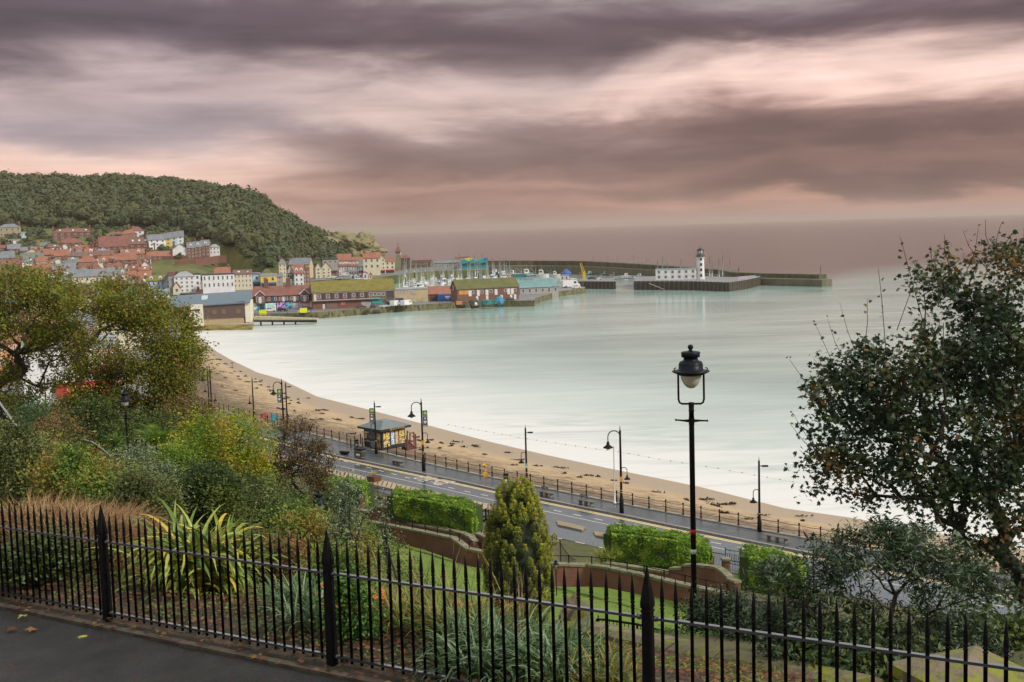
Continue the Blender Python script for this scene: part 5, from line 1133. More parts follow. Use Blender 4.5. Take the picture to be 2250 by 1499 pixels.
# ---------------------------------------------------------------- foreshore road buildings behind the left trees
ZF=4.35
for a in [(0,58,838,752,738,'orange','orange','orange rendered arcade behind the left tree','side',3,4),(60,205,886,768,760,'white','grey','large white flat roofed arcade behind the left trees','flat',2,6),(208,262,852,765,748,'pink','grey','pink fronted cafe behind the middle of the trees','flat',2,3),(150,214,775,706,690,'lilac','slate','lilac fronted building behind the trees','side',3,3),(216,288,770,694,676,'cream','red','cream building with red roof behind the tree crown','side',3,4),(290,338,760,692,678,'white','slate','white gabled building behind the tree crown','gable',3,3),(334,374,735,676,662,'brick','red','tall red brick seafront house left of the boathouse','side',3,3),(-20,68,742,664,645,'dbrick','slate','dark brick terrace behind the upper left tree','side',3,5),(70,148,737,660,642,'pink','slate','rose pink terrace behind the upper left tree','side',3,4),(150,213,712,655,640,'cream','brown','cream terrace between the two left tree crowns','side',3,4),(216,298,702,653,638,'brown','slate','brown terrace behind the top of the second tree','side',2,4),(300,374,692,650,640,'white','grey','low white buildings beside the boathouse roof','flat',2,5)]:
    e=H(a[0],a[1],a[2],a[3],a[4],a[5],a[6],a[7],kind=a[8],nf=a[9],nc=a[10],z=ZF,D=14,shop=mat('red_sign',(.5,.03,.03)) if a[5]=='pink' else None)
    if a[0]==60: MB().box(-.5,9,-.9,-.4,.9,3.4).obj('sign',mat('red_sign',(.5,.03,.03)),e); text('OLYMPIA',1.5,mat('yellow_letters',(.9,.6,.05)),e,(4.2,-.95,2.2))
# ---------------------------------------------------------------- promenade railing
M_iron=mat('black_iron',(.009,.009,.01),(.014,.014,.015),rough=.5,sc=8,spec=.1)
M_ironw=mat('black_iron_worn',(.004,.004,.005),(.008,.008,.009),rough=.5,sc=14,spec=.1,wear=((.2,.2,.19),70,.72))
a_=hit(1006,1033.6,5); b_=hit(1031,1039,5); SP=(b_-a_).length
rr_=resample(smooth(resample(rail,4.),2),SP)
pm_=MB(); pm_.lathe([(.13,0),(.13,.1),(.07,.16),(.06,.5),(.09,.55),(.05,.6),(.045,1.0),(.08,1.05),(.075,1.15),(.02,1.2)],8); pm_=pm_.mesh('post',M_iron)
e=empty('promenade_railing',rr_[0],0,'long black post and rail fence between the promenade and the sand','railing')
vis=[p for p in rr_ if -.31<p.x/p.y<.36]
for p in vis: inst('post',pm_,e,p-rr_[0])
for h in (.5,.98):
    mb=MB(); 
    for p,q in zip(vis[:-1],vis[1:]): a=p-rr_[0]+Vector((0,0,h)); b=q-rr_[0]+Vector((0,0,h)); m_=(a+b)/2-Vector((0,0,.04)); mb.tube([a,m_,b],.022,5,cap=False)
    mb.obj('rail',M_iron,e)
# ---------------------------------------------------------------- road paint, central strip
M_yel=mat('yellow_road_paint',(.8,.6,.26),(.62,.45,.18),sc=3,rough=.5); M_wht=mat('white_road_paint',(.68,.62,.5),(.5,.46,.38),sc=3,rough=.5)
ks=smooth(resample(kerb,3.),1)
def offs(pts,d):
    out=[]
    for i,p in enumerate(pts):
        t=pts[min(i+1,len(pts)-1)]-pts[max(i-1,0)]; t.z=0; t.normalize(); out.append(Vector((p.x+t.y*d,p.y-t.x*d,p.z)))
    return out
def ribbon(name,A,B,z,m,label=None,kind='structure',par=None):
    mb=MB()
    for i in range(len(A)-1): mb.quad(*[(p.x,p.y,z) for p in (A[i],A[i+1],B[i+1],B[i])])
    mb.f=[list(reversed(f)) for f in mb.f] if (A[1]-A[0]).cross(B[0]-A[0]).z<0 else mb.f
    o=mb.obj(name,m,par); 
    if par is None: tag(o,label,kind=kind)
    return o
RZ=ROADZ-.12
ribbon('yellow_line',offs(ks,.55),offs(ks,.73),RZ+.004,M_yel); ribbon('yellow_line',offs(ks,.85),offs(ks,1.03),RZ+.004,M_yel)
ribbon('bay_line',offs(ks,3.1),offs(ks,3.2),RZ+.004,M_wht)
def dashes(px,l,w,name='lane_marking'):
    P=line(px,RZ); rs=resample(P,.5); mb=MB()
    cyc=int(l[1]/.5); on=int(l[0]/.5)
    for i in range(0,len(rs)-on,cyc):
        a,b=rs[i],rs[i+on]; t=(b-a).normalized(); n=Vector((-t.y,t.x,0))*w/2; mb.quad(a-n,b-n,b+n,a+n)
    o=mb.obj(name,M_wht); o.location.z=.004; tag(o,kind='structure')
dashes([(755,1013),(830,1033),(920,1056),(1016,1078),(1092,1094),(1235,1125),(1361,1151),(1500,1179),(1700,1218)],(1.,2.5),.14)
dashes([(1215,1180),(1260.6,1190),(1296,1197.5),(1340,1208)],(1.,2.8),.14)
def roadtext(s,px,py,size,sy):
    p=hit(px,py,RZ+.006); i=min(range(len(ks)),key=lambda i:(ks[i]-p).length); t=ks[min(i+1,len(ks)-1)]-ks[i-1]; a=math.atan2(t.y,t.x)
    o=text(s,size,M_wht,None,p,(0,0,a+R(90)+PI),.002); o.scale=(1.,sy,1); o.name='road_lettering'; tag(o,kind='structure')
roadtext('BUS',938,1049.5,1.5,2.1); roadtext('STOP',974,1057.5,1.25,2.3)
# central strip
A=line(MEDA,RZ); Bp=[(560,996),(650,1021),(746,1049),(823,1068),(920,1090),(1010,1110),(1096,1128)]; B=line(Bp,RZ)
def median(name,A,B,m,label):
    poly=[(p.x,p.y) for p in A]+[(p.x,p.y) for p in reversed(B)]
    mb=MB(); mb.prism(poly if sum(poly[i][0]*poly[(i+1)%len(poly)][1]-poly[(i+1)%len(poly)][0]*poly[i][1] for i in range(len(poly)))>0 else poly[::-1],RZ,RZ+.13); return tag(mb.obj(name,m),kind='structure')
M_med=mat('brown_paving',(.42,.32,.18),(.33,.24,.13),sc=1.5,rough=.5); median('central_strip',A,B,M_med,'')
mb=MB(); a_s=by_len(A,60); b_s=by_len(B,60)
for a,b in zip(a_s,b_s):
    a,b=Vector(a),Vector(b); t=Vector((.12,-.06,0)); q=[a.lerp(b,.1),a.lerp(b,.1)+t,a.lerp(b,.9)+t,a.lerp(b,.9)]; mb.quad(*[(v.x,v.y,RZ+.134) for v in q])
tag(mb.obj('paving_joint',mat('dark_joint',(.07,.055,.04))),kind='structure')
for pa,pb in (([(1222,1146),(1254,1153),(1287,1161)],[(1226,1156),(1254,1162),(1279,1168)]),([(1304,1170),(1330,1174),(1348,1177)],[(1308,1179),(1330,1184),(1346,1188)])): median('traffic_island',line(pa,RZ),line(pb,RZ),mat('island_paving',(.3,.23,.13),(.22,.17,.1),sc=1),'')
# ---------------------------------------------------------------- street lamps
def swan(mb,x0,z0,r,side,rad):
    pts=[(x0,0,z0)]+[(x0+side*(r-r*math.cos(t)),0,z0+.0+r*math.sin(t)) for t in [PI*i/8 for i in range(1,9)]]+[(x0+side*2*r,0,z0-.45)]
    mb.tube(pts,rad,6)
def bell(mb,x,z,s=1.): mb.lathe([(.05*s,0),(.09*s,-.1*s),(.13*s,-.12*s),(.13*s,-.3*s),(.2*s,-.36*s),(.42*s,-.55*s),(.44*s,-.6*s),(.2*s,-.6*s)],12,0,(x,0,z))
M_lglass=mat('lamp_glass',(.6,.6,.55),rough=.15)
def lampA():
    e=empty('street_lamp',(0,0,0)); tag(e,cat='street lamp',group='tall swan neck street lamps along the kerb')
    mb=MB(); mb.lathe([(.2,0),(.2,1.2),(.15,1.3),(.13,1.5),(.11,2.4),(.09,7.4),(.12,7.45),(.05,7.6),(.03,7.9),(.01,8.0)],10); mb.obj('pole',M_iron,e)
    mb=MB(); mb.lathe([(.135,2.05),(.135,2.12)],10); mb.lathe([(.135,1.85),(.135,1.92)],10); mb.obj('gold_band',mat('gold_band',(.5,.38,.12)),e)
    mb=MB(); swan(mb,0,7.,.55,-1,.05); a=mb.obj('arm',M_iron,e); mb=MB(); bell(mb,-1.1,6.62,1.05); b=mb.obj('lamp_shade',M_iron,a); mb=MB(); mb.lathe([(.2,-.6),(.17,-.72),(.05,-.78)],10,0,(-1.1,0,6.6)); mb.obj('lamp_glass',M_lglass,b)
    mb=MB(); swan(mb,0,3.9,.28,1,.035); a=mb.obj('arm',M_iron,e); mb=MB(); bell(mb,.56,3.5,.7); mb.obj('lamp_shade',M_iron,a)
    return e
def lampB():
    e=empty('street_lamp',(0,0,0)); tag(e,cat='street lamp',group='slim promenade lamps beside the railing')
    mb=MB(); mb.lathe([(.18,0),(.18,.9),(.12,1.),(.1,1.8),(.08,6.),(.03,6.1),(.01,6.4)],10); mb.obj('pole',M_iron,e)
    mb=MB(); mb.lathe([(.125,1.5),(.125,1.58)],10); mb.obj('gold_band',mat('gold_band',(.5,.38,.12)),e)
    mb=MB(); swan(mb,0,3.35,.25,-1,.035); a=mb.obj('arm',M_iron,e); mb=MB(); bell(mb,-.5,2.95,.75); mb.obj('lamp_shade',M_iron,a)
    mb=MB(); mb.tube([(0,0,5.6),(.3,0,5.6)],.04,5); mb.box(.25,.75,-.12,.12,5.52,5.64); mb.obj('floodlight',M_iron,e)
    return e
LA=lampA(); LB=lampB()
for px,py,lb,s in [(1366,1127,'tall swan neck lamp with orange notice beside the white flagpole',1),(931,1034.5,'tall swan neck lamp with banner right of the beach kiosk',1),(625,969,'tall swan neck lamp with banner rising behind the bare shrub',1),(467,929,'farthest tall swan neck lamp near the left trees',1)]: place(LA,hit(px,py,5.02),R(-4),lb)
for px,py,lb in [(1669,1168,'slim lamp beside the railing nearest the right tree'),(1158,1071,'slim lamp beside the railing behind the conical evergreen'),(827,997,'slim lamp with banner in front of the beach kiosk'),(632,940,'slim lamp beside the railing behind the bare shrub'),(558.5,926,'slim lamp standing alone by the railing left of the lifebuoy'),(460,897,'slim lamp beside the railing at the far left end')]: place(LB,hit(px,py,5.02),R(-2),lb)
# banners, notices on the lamps
M_ban=mat('banner_dark',(.03,.055,.06)); M_bw=mat('banner_white',(.7,.72,.72)); M_bg=mat('banner_lime',(.35,.6,.08))
for px,py,side,z0,lb in [(931,1034.5,1,4.9,'dark banner with lime emblem on the lamp right of the kiosk'),(827,997,-1,3.7,'dark banner with lime emblem on the lamp before the kiosk'),(625,969,-1,4.9,'dark banner with white emblem on the lamp behind the bare shrub')]:
    p=hit(px,py,5.02); e=empty('banner',p,0,lb,'banner'); x0,x1=(.12,.62) if side>0 else (-.62,-.12)
    MB().box(x0,x1,-.02,.02,z0,z0+1.7).obj('cloth',M_ban,e); xm=(x0+x1)/2
    mb=MB(); mb.lathe([(.13,-.015),(.2,-.01),(.2,.01),(.13,.015)],10); o=mb.obj('emblem',M_bg,e,(xm,-.035,z0+1.4)); o.rotation_euler=(PI/2,0,0)
    mb=MB(); mb.box(x0+.03,x1-.03,-.03,-.022,z0+1.08,z0+1.14); mb.box(x0+.03,x1-.03,-.03,-.022,z0+.07,z0+.12); mb.xprism([(x0+.08,z0+.6),(x0+.14,z0+.3),(x1-.14,z0+.3),(x1-.08,z0+.6)],-.03,-.022); mb.box(xm-.1,xm+.1,-.03,-.022,z0+.75,z0+.95); mb.obj('emblem',M_bw,e)
    mb=MB(); mb.tube([(0,0,z0+1.7),(x1 if side>0 else x0,0,z0+1.7)],.02,4); mb.tube([(0,0,z0),(x1 if side>0 else x0,0,z0)],.02,4); mb.obj('bracket',M_iron,e)
M_onot=mat('orange_notice',(.75,.3,.04))
for px,py,z0,m_,lb in [(1366,1127,2.9,M_onot,'orange notice on the lamp beside the flagpole'),(931,1034.5,2.9,M_onot,'orange notice on the lamp right of the kiosk'),(1158,1071,2.,mat('lime_blue_notice',(.5,.6,.1),(.1,.4,.6),sc=2,lo=.48,hi=.52),'yellow and blue notice on the lamp behind the evergreen')]:
    p=hit(px,py,5.02); o=MB().box(-.13,.13,-.16,-.11,z0,z0+.45).obj('notice',m_,None,p); tag(o,lb,'notice')
p=hit(1351,1107,5.02); mb=MB(); mb.tube([(0,0,0),(0,0,1.2),(0,0,5.5)],[.07,.055,.03],8); e=empty('flagpole',p,0,'plain white flagpole on the promenade','flagpole'); mb.obj('pole',M_white,e); MB().lathe([(.14,0),(.14,.15),(.08,.2)],10).obj('base',M_white,e)
# benches
M_bw_=mat('bench_wood',(.16,.15,.12),(.11,.1,.08),sc=3,stretch=(1,6,1),rough=.6)
def bench(px,py,L_,back,lb):
    p=hit(px,py,5.005); i=min(range(len(ks)),key=lambda i:(ks[i]-p).length); t=ks[i+1]-ks[i-1]; e=empty('bench',p,math.atan2(t.y,t.x),lb,'bench','promenade benches')
    mb=MB()
    for j in range(4): mb.box(-L_/2,L_/2,-.3+j*.155,-.17+j*.155,.42,.47)
    mb.obj('seat',M_bw_,e)
    for x in (-L_*.33,0,L_*.33): MB().box(x-.06,x+.06,-.22,.25,0,.42).obj('leg',mat('bench_leg',(.2,.2,.19)),e)
    if back:
        mb=MB(); L2=L_*.45
        for z in (.6,.75): mb.box(-L_/2,-L_/2+L2*1.1,.3,.34,z,z+.11)
        mb.box(-L_/2+.2,-L_/2+.27,.26,.3,.4,.86); mb.box(-L_/2+L2,-L_/2+L2+.07,.26,.3,.4,.86); mb.obj('backrest',M_bw_,e)
bench(874,1021,2.0,0,'backless slatted bench right of the beach kiosk'); bench(1201,1091,2.,1,'bench with short backrest just right of the evergreen top'); bench(1288,1110,2.1,1,'bench with short backrest left of the flagpole'); bench(1708,1190,2.4,0,'backless slatted bench nearest the right tree')
# bins and trough
M_bin=mat('bin_grey',(.05,.055,.06),rough=.4)
def bin_(px,py,w,d,h,lb,z=5.005,double=False):
    p=hit(px,py,z); e=empty('litter_bin',p,R(-38) if double else 0,lb,'litter bin'); MB().box(-w/2,w/2,-d/2,d/2,.03,h*.82).obj('body',M_bin,e); MB().box(-w/2-.03,w/2+.03,-d/2-.03,d/2+.03,h*.88,h).obj('lid',M_iron,e)
    mb=MB(); [mb.box(-w/2-.01,w/2+.01,-d/2-.012,d/2+.012,z_,z_+.05) for z_ in (h*.12,h*.74)]; mb.obj('band',mat('brass_band',(.35,.28,.12),rough=.4),e); MB().box(-w*.25,w*.25,-d/2-.02,-d/2,h*.3,h*.5).obj('label_plate',M_bw,e)
bin_(791,1007,1.25,.6,1.15,'large double litter bin at the kerb before the kiosk',double=True); bin_(784,984,.45,.45,1.0,'single litter bin left of the kiosk'); bin_(1112,1064,.5,.5,1.1,'litter bin half hidden by the top of the evergreen'); bin_(456.5,921,.55,.5,1.2,'litter bin at the far left of the promenade')
p=hit(757,999,5.005); e=empty('trough',p,R(-30),'low black trough planter left of the double litter bin','planter'); mb=MB(); mb.add([(-.5,-.2,.1),(.5,-.2,.1),(.5,.2,.1),(-.5,.2,.1),(-.6,-.27,.4),(.6,-.27,.4),(.6,.27,.4),(-.6,.27,.4)],[(0,3,2,1),(4,5,6,7),(0,1,5,4),(1,2,6,5),(2,3,7,6),(3,0,4,7)]); mb.obj('body',M_iron,e); MB().box(-.45,.45,-.12,.12,0,.1).obj('foot',M_iron,e)
# coin telescope
p=hit(1067,1048,5.0); e=empty('telescope',p,0,'bright yellow coin telescope by the promenade railing','telescope'); my=mat('telescope_yellow',(.85,.45,.02),rough=.35)
MB().box(-.2,.2,-.2,.2,0,.45).obj('base',my,e); MB().tube([(0,0,.45),(0,0,1.15)],.07,8).obj('column',my,e); mb=MB(); mb.lathe([(.12,1.15),(.17,1.22),(.12,1.3)],8); mb.tube([(-.2,0,1.3),(.25,0,1.4)],.09,8); mb.obj('head',my,e)
# lifebuoy and info board
p=hit(583.5,930,5.0); e=empty('lifebuoy_stand',p,0,'red lifebuoy on a post by the railing','lifebuoy'); MB().tube([(0,0,0),(0,0,1.2)],.05,6).obj('post',M_iron,e); mb=MB(); mb.tube([(.36*math.cos(2*PI*i/16),0,1.05+.36*math.sin(2*PI*i/16)) for i in range(17)],.09,8,cap=False); mb.obj('ring',mat('lifebuoy_red',(.6,.03,.03)),e,(0,-.1,0))
p=hit(604,936,5.0); e=empty('info_board',p,0,'blue information board on two dark posts','information board'); MB().box(-.32,.32,-.03,.03,.75,1.6).obj('board',mat('info_blue',(.05,.4,.5)),e)
for x in (-.36,.36): MB().box(x-.04,x+.04,-.04,.04,0,1.75).obj('post',M_iron,e)
# marker floats on the water
fl=[hit(x,y,0) for x,y in [(985,934),(1075,950),(1152,964),(1240,977),(1300,986),(1370,995),(1450,1010),(1560,1027),(1700,1052),(1800,1070)]]; fr=resample(fl,1.9)
e=empty('float_line',fr[0],0,'thin line of small dark floats on the shallow water along the beach','float line'); fm=MB().lathe([(.02,-.08),(.07,0),(.07,.05),(.02,.12)],6).mesh('float',mat('float_dark',(.12,.11,.11)))
for p in fr[:95]: inst('float',fm,e,p-fr[0])
mb=MB(); mb.tube([p-fr[0]+Vector((0,0,.02)) for p in fr[:95]],.008,3); mb.obj('rope',mat('rope_grey',(.3,.3,.28)),e)
# median planters
def planter(px,py,w,h,lb,cols):
    p=hit(px,py,RZ+.13); e=empty('planter',p,R(-38),lb,'planter'); mb=MB(); mb.box(-w/2,w/2,-w/2,w/2,0,h); mb.obj('box',mat('corten_brown',(.11,.05,.03),(.08,.035,.02),sc=3),e)
    blades('ornamental_grass',[(0,0,h)],70,.75,.03,cols,e,spread=.5,droop=.6)
G_straw=leafmats('straw',[(.45,.38,.18),(.3,.28,.1),(.5,.44,.25)],.3)
planter(822,1057,1.1,.55,'rusty square planter of pale grass on the central strip',G_straw); planter(1357,1180,1.2,.6,'planter of brown foliage at the tip of the traffic island',leafmats('brownleaf',[(.2,.1,.04),(.1,.1,.03)],.2))
# ---------------------------------------------------------------- beach kiosk
kc=at(840.4,995,136.3); kc.z=5.0; ke=empty('beach_kiosk',kc,R(44),'black cornered beach kiosk with shallow grey roof and food panels','kiosk'); S_=3.55
# local axes: corner at origin; +x runs along right face, +y along left face (into the picture)
kb=mat('kiosk_black',(.018,.022,.022),rough=.5); mb=MB(); mb.box(0,S_,0,S_,0.0,2.35); mb.obj('body',kb,ke)
mb=MB(); o_=.55; c=S_/2; b0=[(-o_,-o_),(S_+o_,-o_),(S_+o_,S_+o_),(-o_,S_+o_)]; t0=[(c-.5,c-.5),(c+.5,c-.5),(c+.5,c+.5),(c-.5,c+.5)]
mb.add([(x,y,2.35) for x,y in b0]+[(x,y,2.62) for x,y in b0],[(0,3,2,1),(0,1,5,4),(1,2,6,5),(2,3,7,6),(3,0,4,7)],1)
mb.add([(x,y,2.62) for x,y in b0]+[(x,y,3.35) for x,y in t0],[(4,5,6,7),(0,1,5,4),(1,2,6,5),(2,3,7,6),(3,0,4,7)],0)
for j in range(1,7):
    t=j/7
    for (q0,q1,r0,r1) in ((b0[0],b0[1],t0[0],t0[1]),(b0[3],b0[0],t0[3],t0[0])):
        pa=[q0[i]*(1-t)+r0[i]*t for i in (0,1)]; pb=[q1[i]*(1-t)+r1[i]*t for i in (0,1)]; z=2.62+.73*t+.02; mb.tube([(pa[0],pa[1],z),(pb[0],pb[1],z)],.025,4,2)
rf=mb.obj('roof',[mat('kiosk_slate',(.17,.21,.22),(.13,.16,.17),sc=4,rough=.5),kb,mat('slate_joint',(.3,.34,.35))],ke)
text('BEACH KIOSK',.36,mat('gold_letters',(.6,.42,.1)),ke,(S_*.55,-.56,2.48),(PI/2,0,0),.01)
fp=[mat('food_panel_%d'%i,c1,c2,sc=5,lo=.45,hi=.55,c3=c3) for i,(c1,c2,c3) in enumerate([((.65,.5,.05),(.25,.08,.04),(.7,.6,.3)),((.1,.45,.6),(.7,.75,.75),(.3,.2,.5)),((.55,.55,.5),(.5,.35,.05),(.6,.1,.05)),((.6,.45,.05),(.12,.1,.06),(.75,.6,.4))])]
for a,b,z0,z1,m_ in [(.2,1.15,1.2,2.1,0),(.2,1.15,.35,1.12,3),(1.35,1.85,.5,2.1,1),(2.0,2.45,.5,2.1,2),(2.6,3.4,1.25,2.1,0),(2.6,3.4,.45,1.15,3)]: MB().box(a,b,-.05,-.01,z0,z1).obj('food_panel',fp[m_],ke)
for a,b,z0,z1,m_ in [(.3,.9,1.15,2.0,3),(.3,.9,.2,1.0,2),(1.1,1.7,.2,.85,0),(1.75,2.35,.2,.85,1),(2.9,3.4,1.2,2.,0)]: MB().box(-.05,-.01,a,b,z0,z1).obj('food_panel',fp[m_],ke)
MB().box(-.03,-.005,1.05,2.8,1.05,2.0).obj('serving_hatch',M_glass,ke); MB().box(-.5,0,1.0,2.85,.92,1.0).obj('counter',mat('kiosk_grey',(.2,.22,.22)),ke); MB().box(-.7,0,1.,2.9,2.05,2.12).obj('flap',mat('kiosk_flap',(.3,.35,.35)),ke)
# steps to the sand
st_=at(895,992,139); st_.z=4.4; e=empty('timber_steps',st_,R(40),'red brown timber steps with handrails beside the kiosk','steps'); rbm=mat('red_timber',(.16,.05,.035),(.1,.035,.03),sc=3)
mb=MB()
for i in range(4): mb.box(0.0,1.3,i*.3,i*.3+.3,0,.18+i*.2)
mb.obj('treads',rbm,e); MB().box(-.1,1.9,1.2,2.6,.68,.8).obj('deck',rbm,e)
for x,y,z in ((0,0,.0),(1.3,0,.0),(0,1.2,.6),(1.3,1.2,.6),(1.9,1.2,0),(1.9,2.6,0),(0,2.6,.6)): MB().box(x-.06,x+.06,y-.06,y+.06,z,z+1.2 if z else 1.9).obj('post',rbm,e)
mb=MB(); mb.tube([(0,0,1.15),(0,1.2,1.75),(0,2.6,1.75)],.04,4); mb.tube([(1.3,0,1.15),(1.3,1.2,1.75),(1.9,1.2,1.75),(1.9,2.6,1.75)],.04,4); mb.obj('handrail',rbm,e)
# posts and barrier left of kiosk
for i,(px,py) in enumerate([(771,983),(793,976)]): p=hit(px,py,5.0); tag(MB().box(-.07,.07,-.07,.07,0,1.3 if i else 1.1).obj('timber_post',rbm,None,p),('short timber post left of the single litter bin','timber post between the litter bin and the kiosk')[i],'post')
# ---------------------------------------------------------------- seaweed on the sand
def beach_pt(u,t):   # u fraction along, t 0 inner .. 1 water
    n=BEACH.shape[1]; i=t/1.35*(BEACH.shape[0]-1); j=u*(n-1); return BEACH[int(min(i,BEACH.shape[0]-1)),int(min(j,n-1))]
Vs=[];Fs=[];off=0
for k in range(115):
    u=rg.uniform(.3,.97); t=rg.normal(.72,.08) if k%3 else rg.uniform(.35,.8); t=min(max(t,.2),.9); p=beach_pt(u,t); s=rg.uniform(.15,.65)*(1.5 if k%9==0 else .7)
    nn=int(14+30*s); q=np.stack([rg.normal(0,s*1.0,nn),rg.normal(0,s*.28,nn),np.abs(rg.normal(0,.05,nn))+.02],1); a=R(-25)+rg.normal()*.5; c,s_=math.cos(a),math.sin(a); q[:,:2]=q[:,:2]@np.array([[c,s_],[-s_,c]])
    V,Fq=oriented_quads(q+p,np.tile([0,0,1.],(nn,1)),rg.uniform(.15,.4,nn),.5,.6); Vs.append(V);Fs.append(Fq+off);off+=len(V)
me=rawmesh('seaweed',np.concatenate(Vs),np.concatenate(Fs),4,[mat('seaweed_brown',(.05,.025,.015),(.025,.015,.01),sc=3,rough=.6)]); tag(inst('seaweed',me),'dark brown seaweed strewn along the wet sand',kind='stuff')
# ---------------------------------------------------------------- walls, lawn and path of the lower gardens
M_brick=brick('garden_brick',(.3,.085,.05),(.2,.06,.04),(.12,.1,.08),.23,.075); M_cope=mat('stone_coping',(.26,.23,.15),(.14,.135,.08),sc=2,det=8,wear=((.09,.1,.03),3,.55),bump=.5)
def ghit(px,py,y0=20,y1=110):
    lo,hi=y0,y1
    for i in range(200):
        y=y0+(y1-y0)*i/200; p=at(px,py,y)
        if p.z<near_z(p.x,p.y): return p
    return at(px,py,y1)
def brickwall(name,rows,label,w=.35,cop=.16):
    """rows: (px, ytop, ybase, depth)"""
    e=empty(name,at(rows[0][0],rows[0][2],rows[0][3]),0,label,'wall'); P=[at(r[0],r[2],r[3]) for r in rows]; T=[at(r[0],r[1],r[3]).z for r in rows]
    mb=MB(); mb.wall([Vector((p.x,p.y,p.z-.8))-e.location for p in P],[t-p.z+.8-cop for p,t in zip(P,T)],w); mb.obj('brickwork',M_brick,e)
    mb=MB(); mb.wall([Vector((p.x,p.y,t-cop))-e.location for p,t in zip(P,T)],cop,w+.14); mb.obj('coping',M_cope,e); return e,P,T
lw,LP_,LT=brickwall('ramp_wall',[(784,1139,1153,93),(860,1153,1167,90),(930,1166,1183,86),(998,1180,1205,82),(1012,1190,1214,80.5),(1030,1204,1226,79),(1072,1212,1232,77.5)],'front brick wall of the left garden ramp')
brickwall('ramp_wall',[(785,1118,1150,96),(812,1122,1151,95.6),(815,1121,1151,95.6),(832,1112,1152,95.2),(858,1114,1154,94.6),(860,1121,1154,94.5),(878,1123,1155,94.2),(879.5,1136,1155,94.1),(899,1141,1160,93.5),(901,1147,1161,93.4),(960,1158,1172,91),(1020,1170,1186,88.5),(1036,1178,1194,87.5),(1046,1188,1203,86.5)],'stepped rear brick wall of the left garden ramp under the big hedge')
brickwall('ramp_wall',[(1050,1170,1192,88),(1075,1180,1208,86)],'short brick wall by the garden stair',)
rw,RP_,RT=brickwall('ramp_wall',[(1198,1237,1260,75),(1240,1237,1262,75),(1290,1239,1262,75),(1334,1244,1264,74),(1420,1262,1280,71),(1500,1281,1295,69),(1560,1294,1306,67.5),(1598,1302,1314,66.5)],'front brick wall of the right garden ramp')
brickwall('ramp_wall',[(1330,1235,1256,80),(1420,1247,1270,78),(1474,1256,1276,76.5),(1475.5,1246,1276,76.5),(1502,1246,1280,75.5),(1504,1239,1280,75.5),(1532,1239,1286,74.5),(1576,1244,1292,73),(1590,1252,1296,72),(1604,1265,1299,71),(1607,1271,1300,71),(1622,1276,1302,70)],'stepped rear brick wall of the right garden ramp with curved shoulder')
for P,T,lb,n in ((LP_,LT,'black handrail on short posts along the left ramp wall',11),(RP_,RT,'black handrail on short posts along the right ramp wall',10)):
    pts=[Vector((p.x,p.y,t)) for p,t in zip(P,T)]; s_=by_len(pts,n); e=empty('handrail',pts[0],0,lb,'handrail')
    for q in s_: MB().tube([(0,0,0),(0,0,.55)],.045,5).obj('post',M_iron,e,Vector(q)-pts[0])
    MB().tube([Vector(q)-pts[0]+Vector((0,0,.5)) for q in s_],.03,5).obj('rail',M_iron,e)
# brick gate piers
for px,yt,yb,y,lb in [(851,1094,1116,99,'brick pier left of the big hedge'),(798,1086,1114,101,'brick pier at the end of the far left hedge'),(1595,1226,1256,79,'brick pier in front of the ornate railing'),(1561,1219,1242,80,'brick pier at the end of the right hedge')]:
    p=at(px,yb,y); h=(yb-yt)*y/F; e=empty('gate_pier',p,0,lb,'pier'); MB().box(-.24,.24,-.24,.24,-.6,h-.12).obj('brickwork',M_brick,e); MB().box(-.32,.32,-.32,.32,h-.12,h+.03).obj('cap',M_cope,e)
def sheetpx(name,top,bot,m,lift,n=60,rows=14,kind='structure'):
    """ground-following sheet between two pixel lines (traced along the real slope)"""
    us=np.linspace(max(top[0][0],bot[0][0]),min(top[-1][0],bot[-1][0]),n); G=[]
    for u in us:
        a=ghit(u,np.interp(u,[t[0] for t in top],[t[1] for t in top])); b=ghit(u,np.interp(u,[t[0] for t in bot],[t[1] for t in bot])) if bot[0][1]<2000 else near_pt(u,np.interp(u,[t[0] for t in bot],[t[2] for t in bot]))
        col=[]
        for i in range(rows):
            t=i/(rows-1); y=a.y*(1-t)+b.y*t; x=(u-1125)/F*y; z=near_z(x,y); k=min(1,max(0,(y-11)/10)); z+=k*.25*noise.noise(Vector((x*.3,y*.3,0)))*min(1,max(0,(z-5.3))); col.append((x,y,z+lift))
        G.append(col)
    P=np.array(G).transpose(1,0,2); return tag(inst(name,gridmesh(name,P,m)),kind=kind)
def meadow(name,top,bot,n,m,label):
    us=rg.uniform(top[0][0],top[-1][0],n); Vs=np.zeros((n,4,3)); 
    for i,u in enumerate(us):
        ya=np.interp(u,[t[0] for t in top],[t[1] for t in top]); yb=np.interp(u,[t[0] for t in bot],[t[1] for t in bot])
        y=rg.uniform(yb,ya); x=(u-1125)/F*y; z=near_z(x,y); z+=min(1,max(0,(y-11)/10))*.25*noise.noise(Vector((x*.3,y*.3,0)))*min(1,max(0,(z-5.3))); h=rg.uniform(.03,.07); a=rg.uniform(0,PI); dx,dy=math.cos(a)*.05,math.sin(a)*.05
        Vs[i]=[(x-dx,y-dy,z),(x+dx,y+dy,z),(x+dx*.3,y+dy*.3+.03,z+h),(x-dx*.3,y-dy*.3+.03,z+h)]
    o=inst(name,rawmesh(name,Vs.reshape(-1,3),np.arange(4*n).reshape(n,4),4,m,rg.integers(0,len(m),n))); tag(o,label,kind='stuff')
